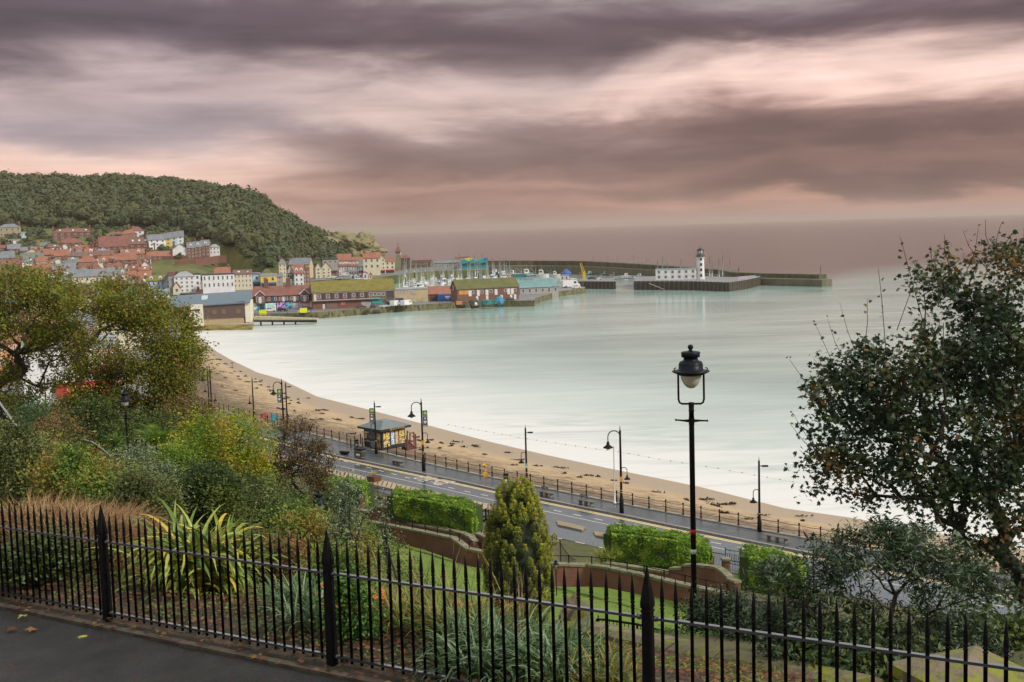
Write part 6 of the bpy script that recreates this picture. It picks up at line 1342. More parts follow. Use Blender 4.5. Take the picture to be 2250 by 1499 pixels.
M_lawn=mat('lawn',(.13,.21,.012),(.085,.145,.008),sc=.8,rough=.9,bump=.5,bsc=20,c3=(.11,.185,.01),det=8,wear=((.13,.15,.03),.7,.56)); M_path=mat('garden_path',(.24,.2,.16),(.17,.145,.12),sc=.8,rough=.6)
sheetpx('path',[(740,1148),(786,1152),(860,1166),(930,1180),(998,1203),(1030,1224),(1075,1231)],[(740,1166),(786,1168),(860,1180),(930,1192),(998,1219),(1050,1246),(1075,1256)],M_path,.05)
sheetpx('path',[(1196,1259),(1334,1262),(1420,1279),(1500,1294),(1598,1312),(1700,1330)],[(1196,1285),(1240,1281),(1334,1280),(1420,1293),(1500,1307),(1598,1328),(1700,1348)],M_path,.05)
sheetpx('lawn',[(760,1168),(860,1180),(930,1192),(998,1219),(1050,1246),(1080,1260),(1150,1290),(1200,1284),(1240,1281),(1334,1280),(1420,1293),(1500,1307),(1640,1340)],[(760,5000,60),(1000,5000,50),(1150,5000,40),(1200,5000,31),(1540,5000,31),(1560,5000,42),(1640,5000,45)],M_lawn,.06,110,30)
meadow('lawn_grass',[(760,84),(900,83),(1000,78),(1080,72),(1150,66),(1250,68),(1334,69),(1640,59)],[(760,60),(1000,50),(1150,40),(1200,31),(1540,31),(1560,42),(1640,46)],34000,leafmats('grass',[(.09,.15,.01),(.07,.125,.008),(.11,.165,.012)],.3),'short bright green grass of the garden lawn')
# hedges
M_hedge=leafmats('hedge',[(.12,.22,.012),(.07,.15,.01),(.19,.3,.018),(.26,.36,.03)],.35)
def hedge(rows,thick,label,n):
    """rows (px, ytop, ybase, depth) front face; depth grows by thick"""
    p0=at(rows[0][0],rows[0][2],rows[0][3]); e=empty('hedge',p0,0,label,'hedge'); A=[]
    for r in rows: b=at(r[0],r[2],r[3]); A.append((b.x,b.y,b.z,at(r[0],r[1],r[3]).z))
    A=np.array(A); 
    mb=MB(); mb.wall([Vector((a[0]-p0.x,a[1]-p0.y+thick/2,a[2]-p0.z-.3)) for a in A],[a[3]-a[2]+.3-.12 for a in A],thick-.3); mb.obj('core',mat('hedge_core',(.035,.08,.008),(.02,.05,.005),sc=8,bump=1),e)
    t=rg.random(n)*(len(A)-1); i=np.minimum(t.astype(int),len(A)-2); f=(t-i)[:,None]; q=A[i]*(1-f)+A[i+1]*f
    P=np.zeros((n,3)); Nn=np.zeros((n,3)); s=rg.random(n); h=q[:,3]-q[:,2]
    fr=s<.45; top=(s>=.45)&(s<.74); sd=s>=.74
    P[:,0]=q[:,0]; P[fr,1]=q[fr,1]; P[fr,2]=q[fr,2]+h[fr]*rg.random(fr.sum()); Nn[fr]=(0,-1,.35)
    P[top,1]=q[top,1]+rg.random(top.sum())*thick; P[top,2]=q[top,3]; Nn[top]=(0,-.1,1)
    end=rg.random(n)<.5; E=np.where(end[:,None],A[0],A[-1]); P[sd,0]=E[sd,0]; P[sd,1]=E[sd,1]+rg.random(sd.sum())*thick; P[sd,2]=E[sd,2]+(E[sd,3]-E[sd,2])*rg.random(sd.sum()); Nn[sd,0]=np.where(end[sd],-1,1)
    bulge=np.array([noise.noise(Vector((p[0]*.9,p[2]*1.1,p[1]*.9))) for p in P])[:,None]; P+=Nn*(bulge*.3+np.abs(rg.normal(size=(n,1)))*.1)-np.array([p0.x,p0.y,p0.z])
    nz=np.array([noise.noise(Vector((p[0]*1.3,p[2]*1.3,p[1]))) for p in P]); mi=np.clip(((nz*1.1+.45+.25*(Nn[:,2]>.9)*-1+rg.normal(size=n)*.22)*4).astype(int),0,3)
    leafcloud('foliage',P,np.full(n,.19),M_hedge,e,'rhomb',.2,None,Nn*.9,mi)
hedge([(866,1088,1132,94),(930,1097,1150,92.5),(990,1108,1162,91),(1040,1121,1172,89.5)],2.6,'long clipped bright green hedge above the left ramp wall',15000)
hedge([(705,1058,1112,104),(750,1062,1113,103),(803,1070,1118,101)],2.2,'bright green hedge at the far left beside the gas lamp',9000)
hedge([(1345,1172,1236,82),(1420,1178,1243,80.5),(1490,1188,1245,79),(1558,1203,1238,78.5)],2.4,'clipped bright green hedge behind the tall gas lamp',15000)
hedge([(1645,1222,1290,76),(1700,1228,1300,75),(1770,1246,1310,74)],2.2,'bright green hedge partly hidden by the silvery bush',8000)
# railings beside the road
def barfence(px,y0,h,label,step=.16,ornate=False):
    P=[hit(x,y,5.) for x,y in px]; rs=resample(P,step); e=empty('railing',rs[0],0,label,'railing'); mb=MB()
    for i,p in enumerate(rs): q=p-rs[0]; mb.tube([q+Vector((0,0,.1)),q+Vector((0,0,h))],.012,3,cap=False)
    mb.obj('bars',M_iron,e)
    for z in (.12,h-.05): MB().tube([p-rs[0]+Vector((0,0,z)) for p in rs[::5]+[rs[-1]]],.03,4).obj('rail',M_iron,e)
    for p in rs[::max(1,int(2./step))]: MB().tube([(0,0,0),(0,0,h+.12)],.035,5).obj('post',M_iron,e,p-rs[0])
    return e
barfence([(802,1092),(870,1105),(950,1123),(1030,1142),(1072,1152)],0,1.15,'grey bar railing along the near pavement left of the evergreen')
barfence([(1555,1243),(1593,1250)],0,1.15,'bar railing behind the brick piers on the right',.13)
of=barfence([(1594,1240),(1643,1249),(1690,1258)],0,1.2,'ornate railing with ring panels above the right ramp',.4)
for i in range(11):
    mb=MB(); mb.tube([(.1*math.cos(2*PI*j/12),0,.28*math.sin(2*PI*j/12)) for j in range(13)],.018,3,cap=False); p=hit(1596+i*4.8,1240.5+i*.95,5.)-of.location; mb.obj('ring',M_iron,of,p+Vector((0,-.03,.62)),R(-25))
barfence([(802,1112),(848,1120)],0,1.1,'low bar gate between the brick piers on the left',.14); barfence([(1602,1262),(1645,1270)],0,1.1,'low bar gate between the pier and the right hedge',.14)
# stair frame by the evergreen
e=empty('stair_rail',at(1048,1168,92),0,'black steel stair landing with railings behind the evergreen','stair railing'); k=92/F; mb=MB()
for x,z0,z1 in ((-2,8,40),(10,2,48),(21,-10,52),(27,-25,50)): mb.tube([(x*k,0,z0*k-1),(x*k,0,z1*k)],.05,5)
mb.obj('post',M_iron,e); mb=MB(); mb.tube([(-5*k,0,14*k),(28*k,0,30*k)],.07,4); mb.tube([(-5*k,0,30*k),(24*k,0,52*k)],.035,4); mb.tube([(-5*k,0,31*k),(30*k,0,36*k)],.05,4)
for i in range(16): t=i/15; mb.tube([((-5+30*t)*k,0,(15+15*t)*k),((-5+30*t)*k,0,(31+18*t)*k)],.012,3)
mb.obj('rail',M_iron,e)
# stone gate pillar and fan gate
p=at(1220.5,1240,83); k=83/F; e=empty('stone_pillar',p,0,'stone gate pillar with an iron lamp scroll beside the evergreen','pillar'); MB().box(-7*k,7*k,-.22,.22,-.4,50*k).obj('shaft',M_cope,e); MB().box(-8.5*k,8.5*k,-.3,.3,50*k,54*k).obj('cap',M_cope,e)
mb=MB(); mb.tube([(-5*k,0,54*k),(-6*k,0,64*k),(0,0,72*k),(5*k,0,64*k),(4*k,0,54*k)],.03,4); mb.tube([(-6*k,0,62*k),(5*k,0,62*k)],.02,4); mb.obj('scroll',M_iron,e)
e=empty('garden_gate',at(1232,1240,83),0,'open black iron gate with a curved sloping top beside the stone pillar','gate'); mb=MB(); pts=[]
for i in range(13): t=i/12; h=(40*(1-t)**1.6+10)*k; x=t*33*k; mb.tube([(x,0,0),(x,0,h)],.015,3); pts.append((x,0,h))
mb.tube(pts,.025,4); mb.tube([(0,0,.1),(33*k,0,.1)],.02,4); mb.obj('gate_leaf',M_iron,e); MB().tube([(0,0,-.2),(0,0,56*k)],.04,5).obj('post',M_iron,e)
# ---------------------------------------------------------------- gas lamps
M_lampb=mat('lamp_blueblack',(.004,.008,.012),(.007,.012,.017),rough=.4,sc=6,spec=.15,wear=((.3,.3,.3),40,.72)); M_opal=mat('opal_glass',(.8,.8,.7),(.65,.65,.56),sc=8,rough=.12,trans=.35,wear=((.2,.19,.14),60,.66))
def gaslamp():
    e=empty('gas_lamp',(0,0,0)); tag(e,cat='gas lamp',group='old gas lamps on the garden slope'); u=.00815
    Z=lambda y:(1400-y)*u*1.0+.0
    mb=MB(); mb.lathe([(.15,-.4),(.15,.15),(.12,.2),(.1,Z(1372)),(.13,Z(1365)),(.14,Z(1358)),(.1,Z(1344)),(.07,Z(1340)),(.06,Z(1328)),(.055,Z(1326)),(.05,Z(1300)),(.046,Z(930)),(.05,Z(925))],14); mb.obj('pole',M_ironw,e)
    mb=MB(); [mb.lathe([(.066,Z(y)),(.07,Z(y-1.5)),(.066,Z(y-3))],14) for y in (1341,1334)]; mb.obj('gold_band',mat('pale_gold',(.6,.5,.2)),e)
    mb=MB(); mb.box(-.05,.05,-.05,.05,Z(928),Z(914)); 
    for s in (-1,1): mb.tube([(s*.05,0,Z(921)),(s*.14,0,Z(920.5)),(s*.26,0,Z(920+s))],[.03,.018,.014],6); mb.lathe([(.005,-.022),(.022,0),(.005,.022)],8,0,(s*.27,0,Z(920+s)))
    mb.obj('ladder_bar',M_ironw,e)
    mb=MB(); mb.lathe([(.045,Z(915)),(.045,Z(900)),(.055,Z(899)),(.045,Z(897)),(.05,Z(884)),(.045,Z(881))],12); mb.tube([(-27*u,0,Z(815)),(-27*u,0,Z(874)),(-25*u,0,Z(881)),(-20*u,0,Z(884)),(20*u,0,Z(884)),(25*u,0,Z(881)),(27*u,0,Z(874)),(27*u,0,Z(815))],.018,8); mb.obj('yoke',M_ironw,e)
    mb=MB(); mb.lathe([(.2,Z(822)),(.32,Z(815)),(.33,Z(813)),(.25,Z(812)),(.215,Z(811)),(.21,Z(798)),(.19,Z(793)),(.13,Z(790)),(.12,Z(784)),(.16,Z(783)),(.165,Z(773)),(.15,Z(771.5)),(.05,Z(770)),(.03,Z(768)),(.025,Z(767)),(.042,Z(765)),(.05,Z(761.5)),(.042,Z(758)),(.01,Z(756))],22); la=mb.obj('lantern_hood',M_lampb,e)
    for s in (-1,1): MB().tube([(s*.27,0,Z(813)),(s*.29,0,Z(808)),(s*.25,0,Z(806))],.012,5).obj('hook',M_lampb,la)
    mb=MB(); mb.lathe([(.185,Z(821)),(.18,Z(826)),(.155,Z(835)),(.11,Z(844)),(.06,Z(849)),(.01,Z(850.5))],18); mb.obj('lamp_glass',M_opal,e); return e
GL=gaslamp()
def gl(px,py,y,s,lb): 
    p=at(px,py,y); return place(GL,p,math.atan2(-p.x,p.y),lb,s)
main_l=gl(1526.5,1400,20,1.,'tallest nearest black gas lamp standing alone against the bay')
gl(714,1386,42,1.02,'gas lamp whose lantern shows just above the middle fence post'); gl(288,1098,54,1.,'gas lamp among the shrubs left of the yellow green bush'); gl(104,930,100,.66*1.6,'gas lamp far left in front of the big autumn trees'); gl(1224,1345,68,.62,'small gas lamp on the lawn just right of the evergreen'); gl(1788,1330,52,.66,'gas lamp head poking out of the silvery bush')
for z0,m_,lb in ((1165,mat('red_sticker',(.6,.02,.02)),'red sticker on the nearest gas lamp post'),(1209,M_bw,'white sticker on the nearest gas lamp post')): mb=MB(); mb.lathe([(.051,(1400-z0-4)*.00815),(.051,(1400-z0+6)*.00815)],14); mb.obj('sticker',m_,main_l)
# ---------------------------------------------------------------- foreground fence
P1=at(237,1358,13.); P2=at(724,1457,11.07); T3=at(1421,1243,9.1); P3=Vector((T3.x,T3.y,T3.z-1.335))
D=(P3-P1)/2; fe=empty('iron_fence',P1,0,'black iron fence with spear topped pickets across the whole foreground','fence')
def postmesh():
    mb=MB(); w=.043
    def sq(z,w): return [(-w,-w,z),(w,-w,z),(w,w,z),(-w,w,z)]
    lv=[(-.25,.042),(.95,.037),(.955,.043),(.97,.043),(.975,.036),(.985,.036),(.99,.043),(1.03,.045),(1.335,.004)]
    vs=[v for z,ww in lv for v in sq(z,ww)]; fs=[(4*i+j,4*i+(j+1)%4,4*i+4+(j+1)%4,4*i+4+j) for i in range(len(lv)-1) for j in range(4)]; mb.add(vs,fs); return mb.mesh('post',M_ironw)
def picketmesh():
    mb=MB(); mb.lathe([(.0145,.02),(.0145,.985),(.019,.99),(.019,.997),(.013,1.0),(.013,1.012),(.02,1.016),(.02,1.024),(.014,1.03),(.018,1.05),(.015,1.12),(.008,1.2),(.002,1.26)],8); return mb.mesh('picket',M_ironw)
M_wetrail=mat('wet_black_rail',(.03,.03,.033),(.05,.05,.055),rough=.22,sc=9,spec=1.,coat=1.,wear=((.3,.3,.3),50,.72))
PM,KM=postmesh(),picketmesh(); NPK=27
for i in range(-1,4): inst('post',PM,fe,D*i,math.atan2(D.y,D.x))
for i in range(-1,4):
    a,b=D*i,D*(i+1)
    for j in range(1,NPK):
        if i==-1 and j<9 or i==3 : continue
        jit=rnd.uniform(-.003,.003); o=inst('picket',KM,fe,a.lerp(b,j/NPK)+Vector((jit,0,rnd.uniform(-.004,.004)))); o.rotation_euler=(rnd.uniform(-.006,.006),rnd.uniform(-.006,.006),rnd.uniform(0,3))
    for z in (.07,.905):
        t=(b-a).normalized(); nn=Vector((-t.y,t.x,0))*.02; mb=MB(); u_=Vector((0,0,.011)); A_=a+t*.045+Vector((0,0,z)); B_=b-t*.045+Vector((0,0,z))
        mb.add([A_-nn-u_,B_-nn-u_,B_+nn-u_,A_+nn-u_,A_-nn+u_,B_-nn+u_,B_+nn+u_,A_+nn+u_],[(0,3,2,1),(4,5,6,7),(0,1,5,4),(1,2,6,5),(2,3,7,6),(3,0,4,7)]); 
        for s in (0,1): c=A_ if s==0 else B_; mb.lathe([(.02,-.02),(.028,0),(.02,.02)],6,0,tuple(c+(t*.03 if s==0 else -t*.03)))
        mb.obj('rail',M_wetrail,fe)
if False: pass
# path by the camera (asphalt) with stone edging
nf=Vector((-D.y,D.x,0)).normalized()        # away from the camera
def fence_at(s,off,dz=0): p=P1+D*s+nf*off; return Vector((p.x,p.y,p.z+dz))
M_tar=m_asphalt('old_path_asphalt',(.03,.027,.026),(.014,.013,.012),.5,.3,1.5,.55)
M_tar.node_tree.nodes['Principled BSDF'].inputs['Specular IOR Level'].default_value=.3
_n=M_tar.node_tree; b_=_n.nodes['Principled BSDF']; _v=_n.nodes.new('ShaderNodeTexVoronoi'); _v.inputs['Scale'].default_value=70; _c=_n.nodes.new('ShaderNodeTexCoord'); _n.links.new(_c.outputs['Object'],_v.inputs[0]); _r=_n.nodes.new('ShaderNodeMix'); _r.data_type='RGBA'; _r.blend_type='MULTIPLY'; _r.inputs[0].default_value=.75; _n.links.new(b_.inputs['Base Color'].links[0].from_socket,_r.inputs[6]); _n.links.new(_v.outputs['Color'],_r.inputs[7]); _s=_n.nodes.new('ShaderNodeVectorMath'); _s.operation='SCALE'; _s.inputs['Scale'].default_value=1.25; _n.links.new(_r.outputs[2],_s.inputs[0]); _n.links.new(_s.outputs[0],b_.inputs['Base Color'])
_b=_n.nodes.new('ShaderNodeBump'); _b.inputs['Strength'].default_value=.5; _b.inputs['Distance'].default_value=.01; _n.links.new(_v.outputs['Distance'],_b.inputs['Height']); _n.links.new(_b.outputs[0],b_.inputs['Normal'])
G=np.array([[tuple(fence_at(s,-.28-o*1.0,-.02-.0*o)+Vector((0,0,.012*noise.noise(Vector((s*3,o*2,0)))))) for s in np.linspace(-3,4.5,120)] for o in np.linspace(0,7,60)])[:, ::-1]
tag(inst('path',gridmesh('path',G,M_tar)),kind='structure')
mb=MB(); mb.wall([fence_at(s,-.22,-.12) for s in np.linspace(-3,4.5,40)],.13,.09); tag(mb.obj('path_edging',mat('edging_stone',(.09,.07,.045),(.05,.045,.025),sc=4,wear=((.05,.03,.02),6,.5))),kind='structure')
G=np.array([[tuple(fence_at(s,o,-.03 if o<1. else -.03-(o-1.)*.32)+Vector((0,0,.05*noise.noise(Vector((s*5,o*3,1)))))) for s in np.linspace(-3,4.5,160)] for o in np.linspace(-.2,4.5,50)])
tag(inst('flower_bed',gridmesh('flower_bed',G,mat('bed_soil',(.07,.045,.025),(.035,.028,.016),sc=5,bump=1.,bsc=14,rough=.9))),kind='structure')
# ================================================================ vegetation
def E(px,py,y,rx,ry,rz=None):
    p=at(px,py,y); k=y/F; return (tuple(p),(rx*k,(rz if rz else rx*k),ry*k))
M_aut=leafmats('autumn',[(.18,.19,.018),(.11,.15,.018),(.2,.17,.018),(.08,.12,.018),(.22,.12,.018),(.14,.17,.018)],.35)
tree('autumn_tree','wide spreading autumn tree cut off by the left edge with bare limbs showing','tree',tuple(at(-60,985,84)),tuple(at(-10,850,84)),
  [E(20,630,84,85,50,3.5),E(100,640,84,60,50,3),E(60,720,84,110,60,4),E(130,760,84,60,55,3),E(10,800,84,60,40,3),E(-60,700,84,80,90,4),E(120,700,84,45,60,3),E(60,860,84,70,35,3)],420,27000,.225,M_aut,M_bark,.34,'rhomb',.48,patch=(.45,1.2,3),rmin=.025,segl=1.)
tree('autumn_tree','rounded olive autumn tree right of the spreading one, in front of the boathouse','tree',tuple(at(238,1000,80)),tuple(at(232,880,80)),
  [E(215,660,80,68,50,3),E(290,672,80,80,58,3),E(360,720,80,62,60,3),E(270,760,80,115,80,4),E(390,800,80,62,70,3),E(330,850,80,95,60,3),E(200,840,80,55,50,3),E(420,770,80,38,25,2),E(380,890,80,60,40,2),E(290,905,80,90,50,2),E(190,900,80,60,40,2)],620,46000,.2,M_aut,M_barkg,.3,'rhomb',.42,patch=(.4,1.2,9),rmin=.022,segl=1.)
M_syc=leafmats('field_maple',[(.026,.05,.02),(.03,.06,.03),(.045,.08,.03),(.03,.055,.026),(.055,.085,.024),(.075,.09,.022),(.04,.07,.03),(.2,.11,.022)],.3,.45,1.1)
tree('maple_tree','big dark leaved tree with orange tinted tips filling the right edge','tree',tuple(at(2262,1500,17.5)),tuple(at(2245,1260,17.5)),
  [E(2110,740,17.5,130,130,1.),E(2200,640,17.5,100,110,.9),E(1985,860,17.5,150,120,1.1),E(1900,960,17.5,120,100,.9),E(2120,920,17.5,170,150,1.3),E(2220,820,17.5,120,180,1.2),E(1990,1050,17.5,150,75,1.),E(2190,1060,17.5,120,120,1.2),E(1830,880,17.5,70,70,.5),E(1820,1030,17.5,60,60,.5),E(2060,590,17.5,45,50,.4),E(2290,950,17.5,100,250,1.2),E(2150,1130,17.5,120,90,1.),E(2060,960,17.5,200,160,1.3),E(2180,1250,17.5,80,80,.8),E(1890,800,17.5,70,60,.5)],820,22000,.082,M_syc,M_bark,.14,'maple',.15,patch=(1.3,.75,5),rmin=.0045,segl=.3,shell=.55,wig=.05,weights=None)
# long bare shoots with a few leaves standing out of the maple crown
mt_=[o for o in COL.objects if o.name=='maple_tree'][0]; mb=MB(); LP=[]
for u,v,u2,v2 in [(1940,700,1930,590),(2010,640,1978,520),(2060,600,2045,540),(2090,580,2075,515),(2150,560,2115,505),(2180,540,2165,482),(2195,545,2200,490),(2190,560,2220,520),(2120,590,2150,500),(1880,770,1845,665),(1900,740,1905,655),(1860,790,1818,700),(1840,830,1790,710),(1810,880,1735,790),(1830,850,1786,785),(1800,1000,1740,905),(1790,990,1735,930),(1990,660,2015,575),(2240,560,2250,500),(1800,1060,1765,1085)]:
    a=at(u,v,17.3)-mt_.location; b=at(u2,v2,17.1)-mt_.location; m=(a+b)/2+Vector((rnd.uniform(-.06,.06),0,-.05)); a=a+(a-b)*.8
    mb.tube([a,m,b],[.007,.005,.0025],4)
    for t in np.linspace(.35,1,9):
        p=(a*(1-t)**2+m*2*t*(1-t)+b*t*t); LP+= [tuple(p+Vector((rnd.uniform(-.05,.05),rnd.uniform(-.04,.04),rnd.uniform(-.05,.05)))) for _ in range(rnd.choice([0,0,1,2]))]
mb.obj('shoot',M_bark,mt_); leafcloud('shoot_leaves',np.array(LP),np.full(len(LP),.058),M_syc,mt_,'maple',.3)
# conical evergreen
def conifer():
    y0=35; b=at(1142,1378,y0); k=y0/F*1.03; e=empty('evergreen_tree',b,0,'dense conical yellow green evergreen standing in front of the road','conifer tree'); h=336*k
    prof=[(0,.7),(.1,.9),(.3,1.),(.55,.97),(.7,.86),(.8,.72),(.88,.58),(.95,.44),(1,.2)]; Rm=70*k; sp=[]; 
    n=470
    for i in range(n):
        t=rg.random()**1.1; r=np.interp(t,[p[0] for p in prof],[p[1] for p in prof])*Rm; a=rg.uniform(0,2*PI); q=.9+.12*rg.random(); sp.append((r*q*math.cos(a),r*q*math.sin(a),t*h*.97,a,t))
    sp+=[(62*k*.95,0.1,h*.50,0,.5),(78*k,0,h*.58,0,.6),(.0,0,h*.95,0,1),(42*k,-.2,h*.8,0,.8),(38*k,-.3,h*.86,0,.8),(36*k,-.1,h*.74,0,.8),(-20*k,-.1,h*.9,0,.9)]
    Ps=[];mi=[];Ns=[]
    for x,y,z,a,t in sp:
        m=230; L=.3+.15*rg.random(); q=rg.random(m); ph=rg.uniform(0,2*PI,m); rr2=(.035+.085*np.sin(np.minimum(1,q*1.2+.1)*PI))
        px_=x+rr2*np.cos(ph)+q*.09*math.cos(a); py_=y+rr2*np.sin(ph)+q*.09*math.sin(a); pz=z-L*.55+q*L
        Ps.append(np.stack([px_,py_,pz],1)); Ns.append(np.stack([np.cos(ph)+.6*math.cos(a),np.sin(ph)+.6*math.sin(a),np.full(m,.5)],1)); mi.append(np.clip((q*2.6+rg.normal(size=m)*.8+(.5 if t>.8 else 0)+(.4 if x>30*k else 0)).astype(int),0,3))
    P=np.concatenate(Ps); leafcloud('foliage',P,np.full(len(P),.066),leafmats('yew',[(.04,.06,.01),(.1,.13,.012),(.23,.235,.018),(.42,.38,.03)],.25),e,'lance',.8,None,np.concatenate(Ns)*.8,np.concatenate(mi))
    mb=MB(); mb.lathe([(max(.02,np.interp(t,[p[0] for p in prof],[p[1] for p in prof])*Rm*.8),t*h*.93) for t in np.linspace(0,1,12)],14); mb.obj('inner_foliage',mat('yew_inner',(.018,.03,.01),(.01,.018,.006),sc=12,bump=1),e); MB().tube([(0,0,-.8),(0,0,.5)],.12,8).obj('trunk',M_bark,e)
conifer()
# shrubs: far to near
LG=leafmats
M_yg=LG('yellowgreen',[(.1,.17,.015),(.17,.24,.015),(.27,.3,.02),(.32,.24,.02)],.35); M_dk=LG('darkgreen',[(.028,.048,.012),(.047,.073,.015),(.085,.11,.02)],.25); M_blu=LG('bluegreen',[(.045,.09,.04),(.07,.13,.065),(.035,.07,.03)],.25)
M_sil=LG('silver',[(.08,.115,.055),(.16,.2,.11),(.24,.28,.18),(.05,.08,.03)],.2); M_rus=LG('rusty',[(.16,.09,.03),(.11,.09,.025),(.07,.08,.025),(.2,.1,.035)],.25); M_mix=LG('mixed',[(.06,.11,.02),(.1,.17,.025),(.18,.23,.035),(.2,.15,.03)],.3); M_gry=LG('greygreen',[(.085,.105,.03),(.14,.155,.045),(.06,.075,.02)],.25)
bush('shrub','dark bush at the far left under the spreading tree',20,985,88,170,120,M_yg,.13,6000,patch=(.5,1.2))
bush('shrub','round blue green bush left of the far gas lamp',90,990,70,130,125,M_blu,.1,7000)
bush('shrub','brown seeding shrub behind the far gas lamp',150,960,92,150,105,M_rus,.12,5000)
bush('shrub','big leafy green bush left of the fan palm',205,1010,62,125,140,M_dk,.1,8000)
bush('shrub','rusty green shrub mass above the black handrail',130,1020,56,170,120,M_rus,.09,7000,patch=(.6,1.2))
bush('shrub','dark green bush under the second autumn tree',330,985,70,190,90,M_dk,.1,6000)
bush('shrub','brown tinted bush under the right side of the autumn tree',410,945,76,130,75,M_rus,.1,5000)
# palms
def fan_palm():
    b=at(258,1040,48); e=empty('fan_palm',b,0,'spiky fan palm head left of the middle gas lamp','palm'); k=48/F; c=(0,0,62*k); P=[]
    blades('fronds',[c],190,.66,.035,LG('palmleaf',[(.1,.2,.03),(.06,.13,.03),(.18,.2,.04)],.3),e,spread=1.0,droop=.25,erect=1.,seg=4,rad=.05); MB().tube([(0,0,-.6),(0,0,62*k)],[.12,.09],8).obj('trunk',M_bark,e)
fan_palm()
def frond_palm():
    b=at(352,1060,50); k=50/F; e=empty('feather_palm',b,0,'bright arching feather fronds right of the middle gas lamp','palm'); V=[];Fq=[];off=0;cent=np.array([0,0,80*k])
    for i in range(26):
        a=rg.uniform(0,2*PI); L_=rg.uniform(1.1,1.7); d=np.array([math.cos(a),math.sin(a)*.6,0]); p=cent.copy(); n=26; th=rg.uniform(.7,1.4); sd=np.array([-d[1],d[0],0])
        for s in range(n):
            t=s/n; an=th-t*t*1.5; st=(d*math.cos(an)+np.array([0,0,math.sin(an)]))*L_/n; p=p+st; w=.34*math.sin(min(1,t*1.15+.15)*PI)**.6
            for sg in (-1,1):
                tip=p+sd*sg*w+st*5-np.array([0,0,.06]); V+= [p,p+st*.7,tip+st*.2,tip]; Fq.append((off,off+1,off+2,off+3)); off+=4
    inst('fronds',rawmesh('fronds',np.array(V),np.array(Fq),4,LG('frondleaf',[(.17,.26,.03),(.11,.18,.025)],.35),rg.integers(0,2,len(Fq))),e); MB().tube([(0,0,-.6),tuple(cent)],.1,8).obj('trunk',M_bark,e)
frond_palm()
bush('shrub','large yellow green shrub between the palms and the bare shrub',490,1120,44,235,228,M_yg,.075,24000,dens=.55,lumps=12,patch=(.9,1.2))
bush('shrub','yellow shrub in front of the feather palm',395,1105,40,120,130,M_yg,.07,9000,patch=(.9,1.2))
e=tree('bare_shrub','thin twiggy brown shrub with sparse leaves in front of the road','small tree',tuple(at(672,1150,50)),tuple(at(670,1110,50)),[E(650,975,50,62,66,1),E(700,1010,50,42,50,.8),E(620,1030,50,35,45,.7),E(670,1060,50,65,55,1)],420,13000,.085,LG('twigleaf',[(.12,.07,.03),(.08,.07,.025),(.05,.06,.025),(.16,.08,.03)],.25),M_bark,.09,'rhomb',.16,rmin=.012,segl=.35,shell=.4)
bush('shrub','dark low bush at the foot of the bare shrub',640,1165,48,150,80,M_dk,.08,5000); bush('shrub','dark green bush left of the far hedge',735,1125,70,60,45,M_dk,.09,2500)
bush('shrub','silver leaved shrub below the middle gas lamp',290,1130,33,120,160,M_sil,.05,9000,dens=.5); bush('shrub','small silver leaved shrub left of the yellow green shrub',375,1130,31,95,120,M_sil,.045,6000,dens=.5)
# feathery grasses
def bedpts(u0,u1,n,o0,o1):
    out=[]
    for _ in range(n):
        u=rg.uniform(u0,u1); o=rg.uniform(o0,o1); best=min(range(-60,140),key=lambda s:abs((lambda p:p.x/p.y*F+1125-u)(fence_at(s/40,o)))); p=fence_at(best/40,o,-.05 if o<1. else -.05-(o-1.)*.32); out.append(p)
    return out
M_tan=LG('tangrass',[(.22,.115,.05),(.3,.18,.08),(.17,.09,.04),(.36,.25,.13)],.3); M_gold=LG('goldgrass',[(.36,.24,.06),(.45,.28,.1),(.26,.16,.04)],.35)
def grass(name,label,spots,n,length,width,mats,**kw):
    b=Vector(spots[0]); e=empty(name,b,0,label,'grass clump'); blades('blades',[tuple(Vector(s)-b) for s in spots],n,length,width,mats,e,**kw); return e
grass('grass_clump','golden plume grass clump beside the black handrail',[at(u,v,34) for u,v in ((190,1085),(165,1080),(215,1090),(235,1100),(180,1100))],330,1.3,.026,M_gold,spread=.35,droop=.75,rad=.3,erect=1.)
grass('grass_bank','wide bank of tan feathery grass behind the left end of the fence',bedpts(-60,240,75,1.9,4.2),130,1.15,.018,M_tan,spread=.42,droop=.95,rad=.35,erect=.95)
# mid slope cover
for a in [(40,1105,27,200,190,M_gry,.055,12000,'grey green bramble mass above the tan grass'),(150,1120,24,170,150,M_mix,.05,11000,'mixed green shrub mass left of the gold grass'),(70,1060,44,190,110,M_mix,.07,8000,'leafy green bank below the blue green bush'),(235,1140,22.5,150,130,M_mix,.045,10000,'yellowish bramble below the golden plume grass'),(335,1150,21,170,120,M_gry,.042,10000,'low grey green shrub behind the striped flax'),(460,1165,22,190,150,M_dk,.045,13000,'dark green shrub right behind the striped flax'),(560,1200,25,190,130,M_gry,.05,10000,'grey green shrub between the flax and the second post'),(570,1150,31,150,110,M_dk,.06,8000,'dark shrub below the large yellow green shrub'),(650,1215,22,170,110,M_mix,.045,9000,'low yellow green shrub left of the second post'),(745,1215,30,170,90,M_gry,.05,8000,'pale small leaved shrub around the second gas lamp'),(800,1235,24,130,90,M_mix,.045,6000,'small leaved shrub right of the second post'),(600,1270,17,200,100,M_rus,.04,8000,'brown undergrowth behind the strap leaved plants'),(750,1290,16,170,90,M_mix,.035,7000,'green undergrowth behind the orange flowers')]:
    bush('shrub',a[8],a[0],a[1],a[2],a[3],a[4],a[5],a[6],a[7],dens=.5,patch=(1.3,1.3))
bush('wild_shrub','thin upright silver sprigs in front of the left ramp',765,1260,20,90,230,M_sil,.035,2600,dens=.2,stems=26)
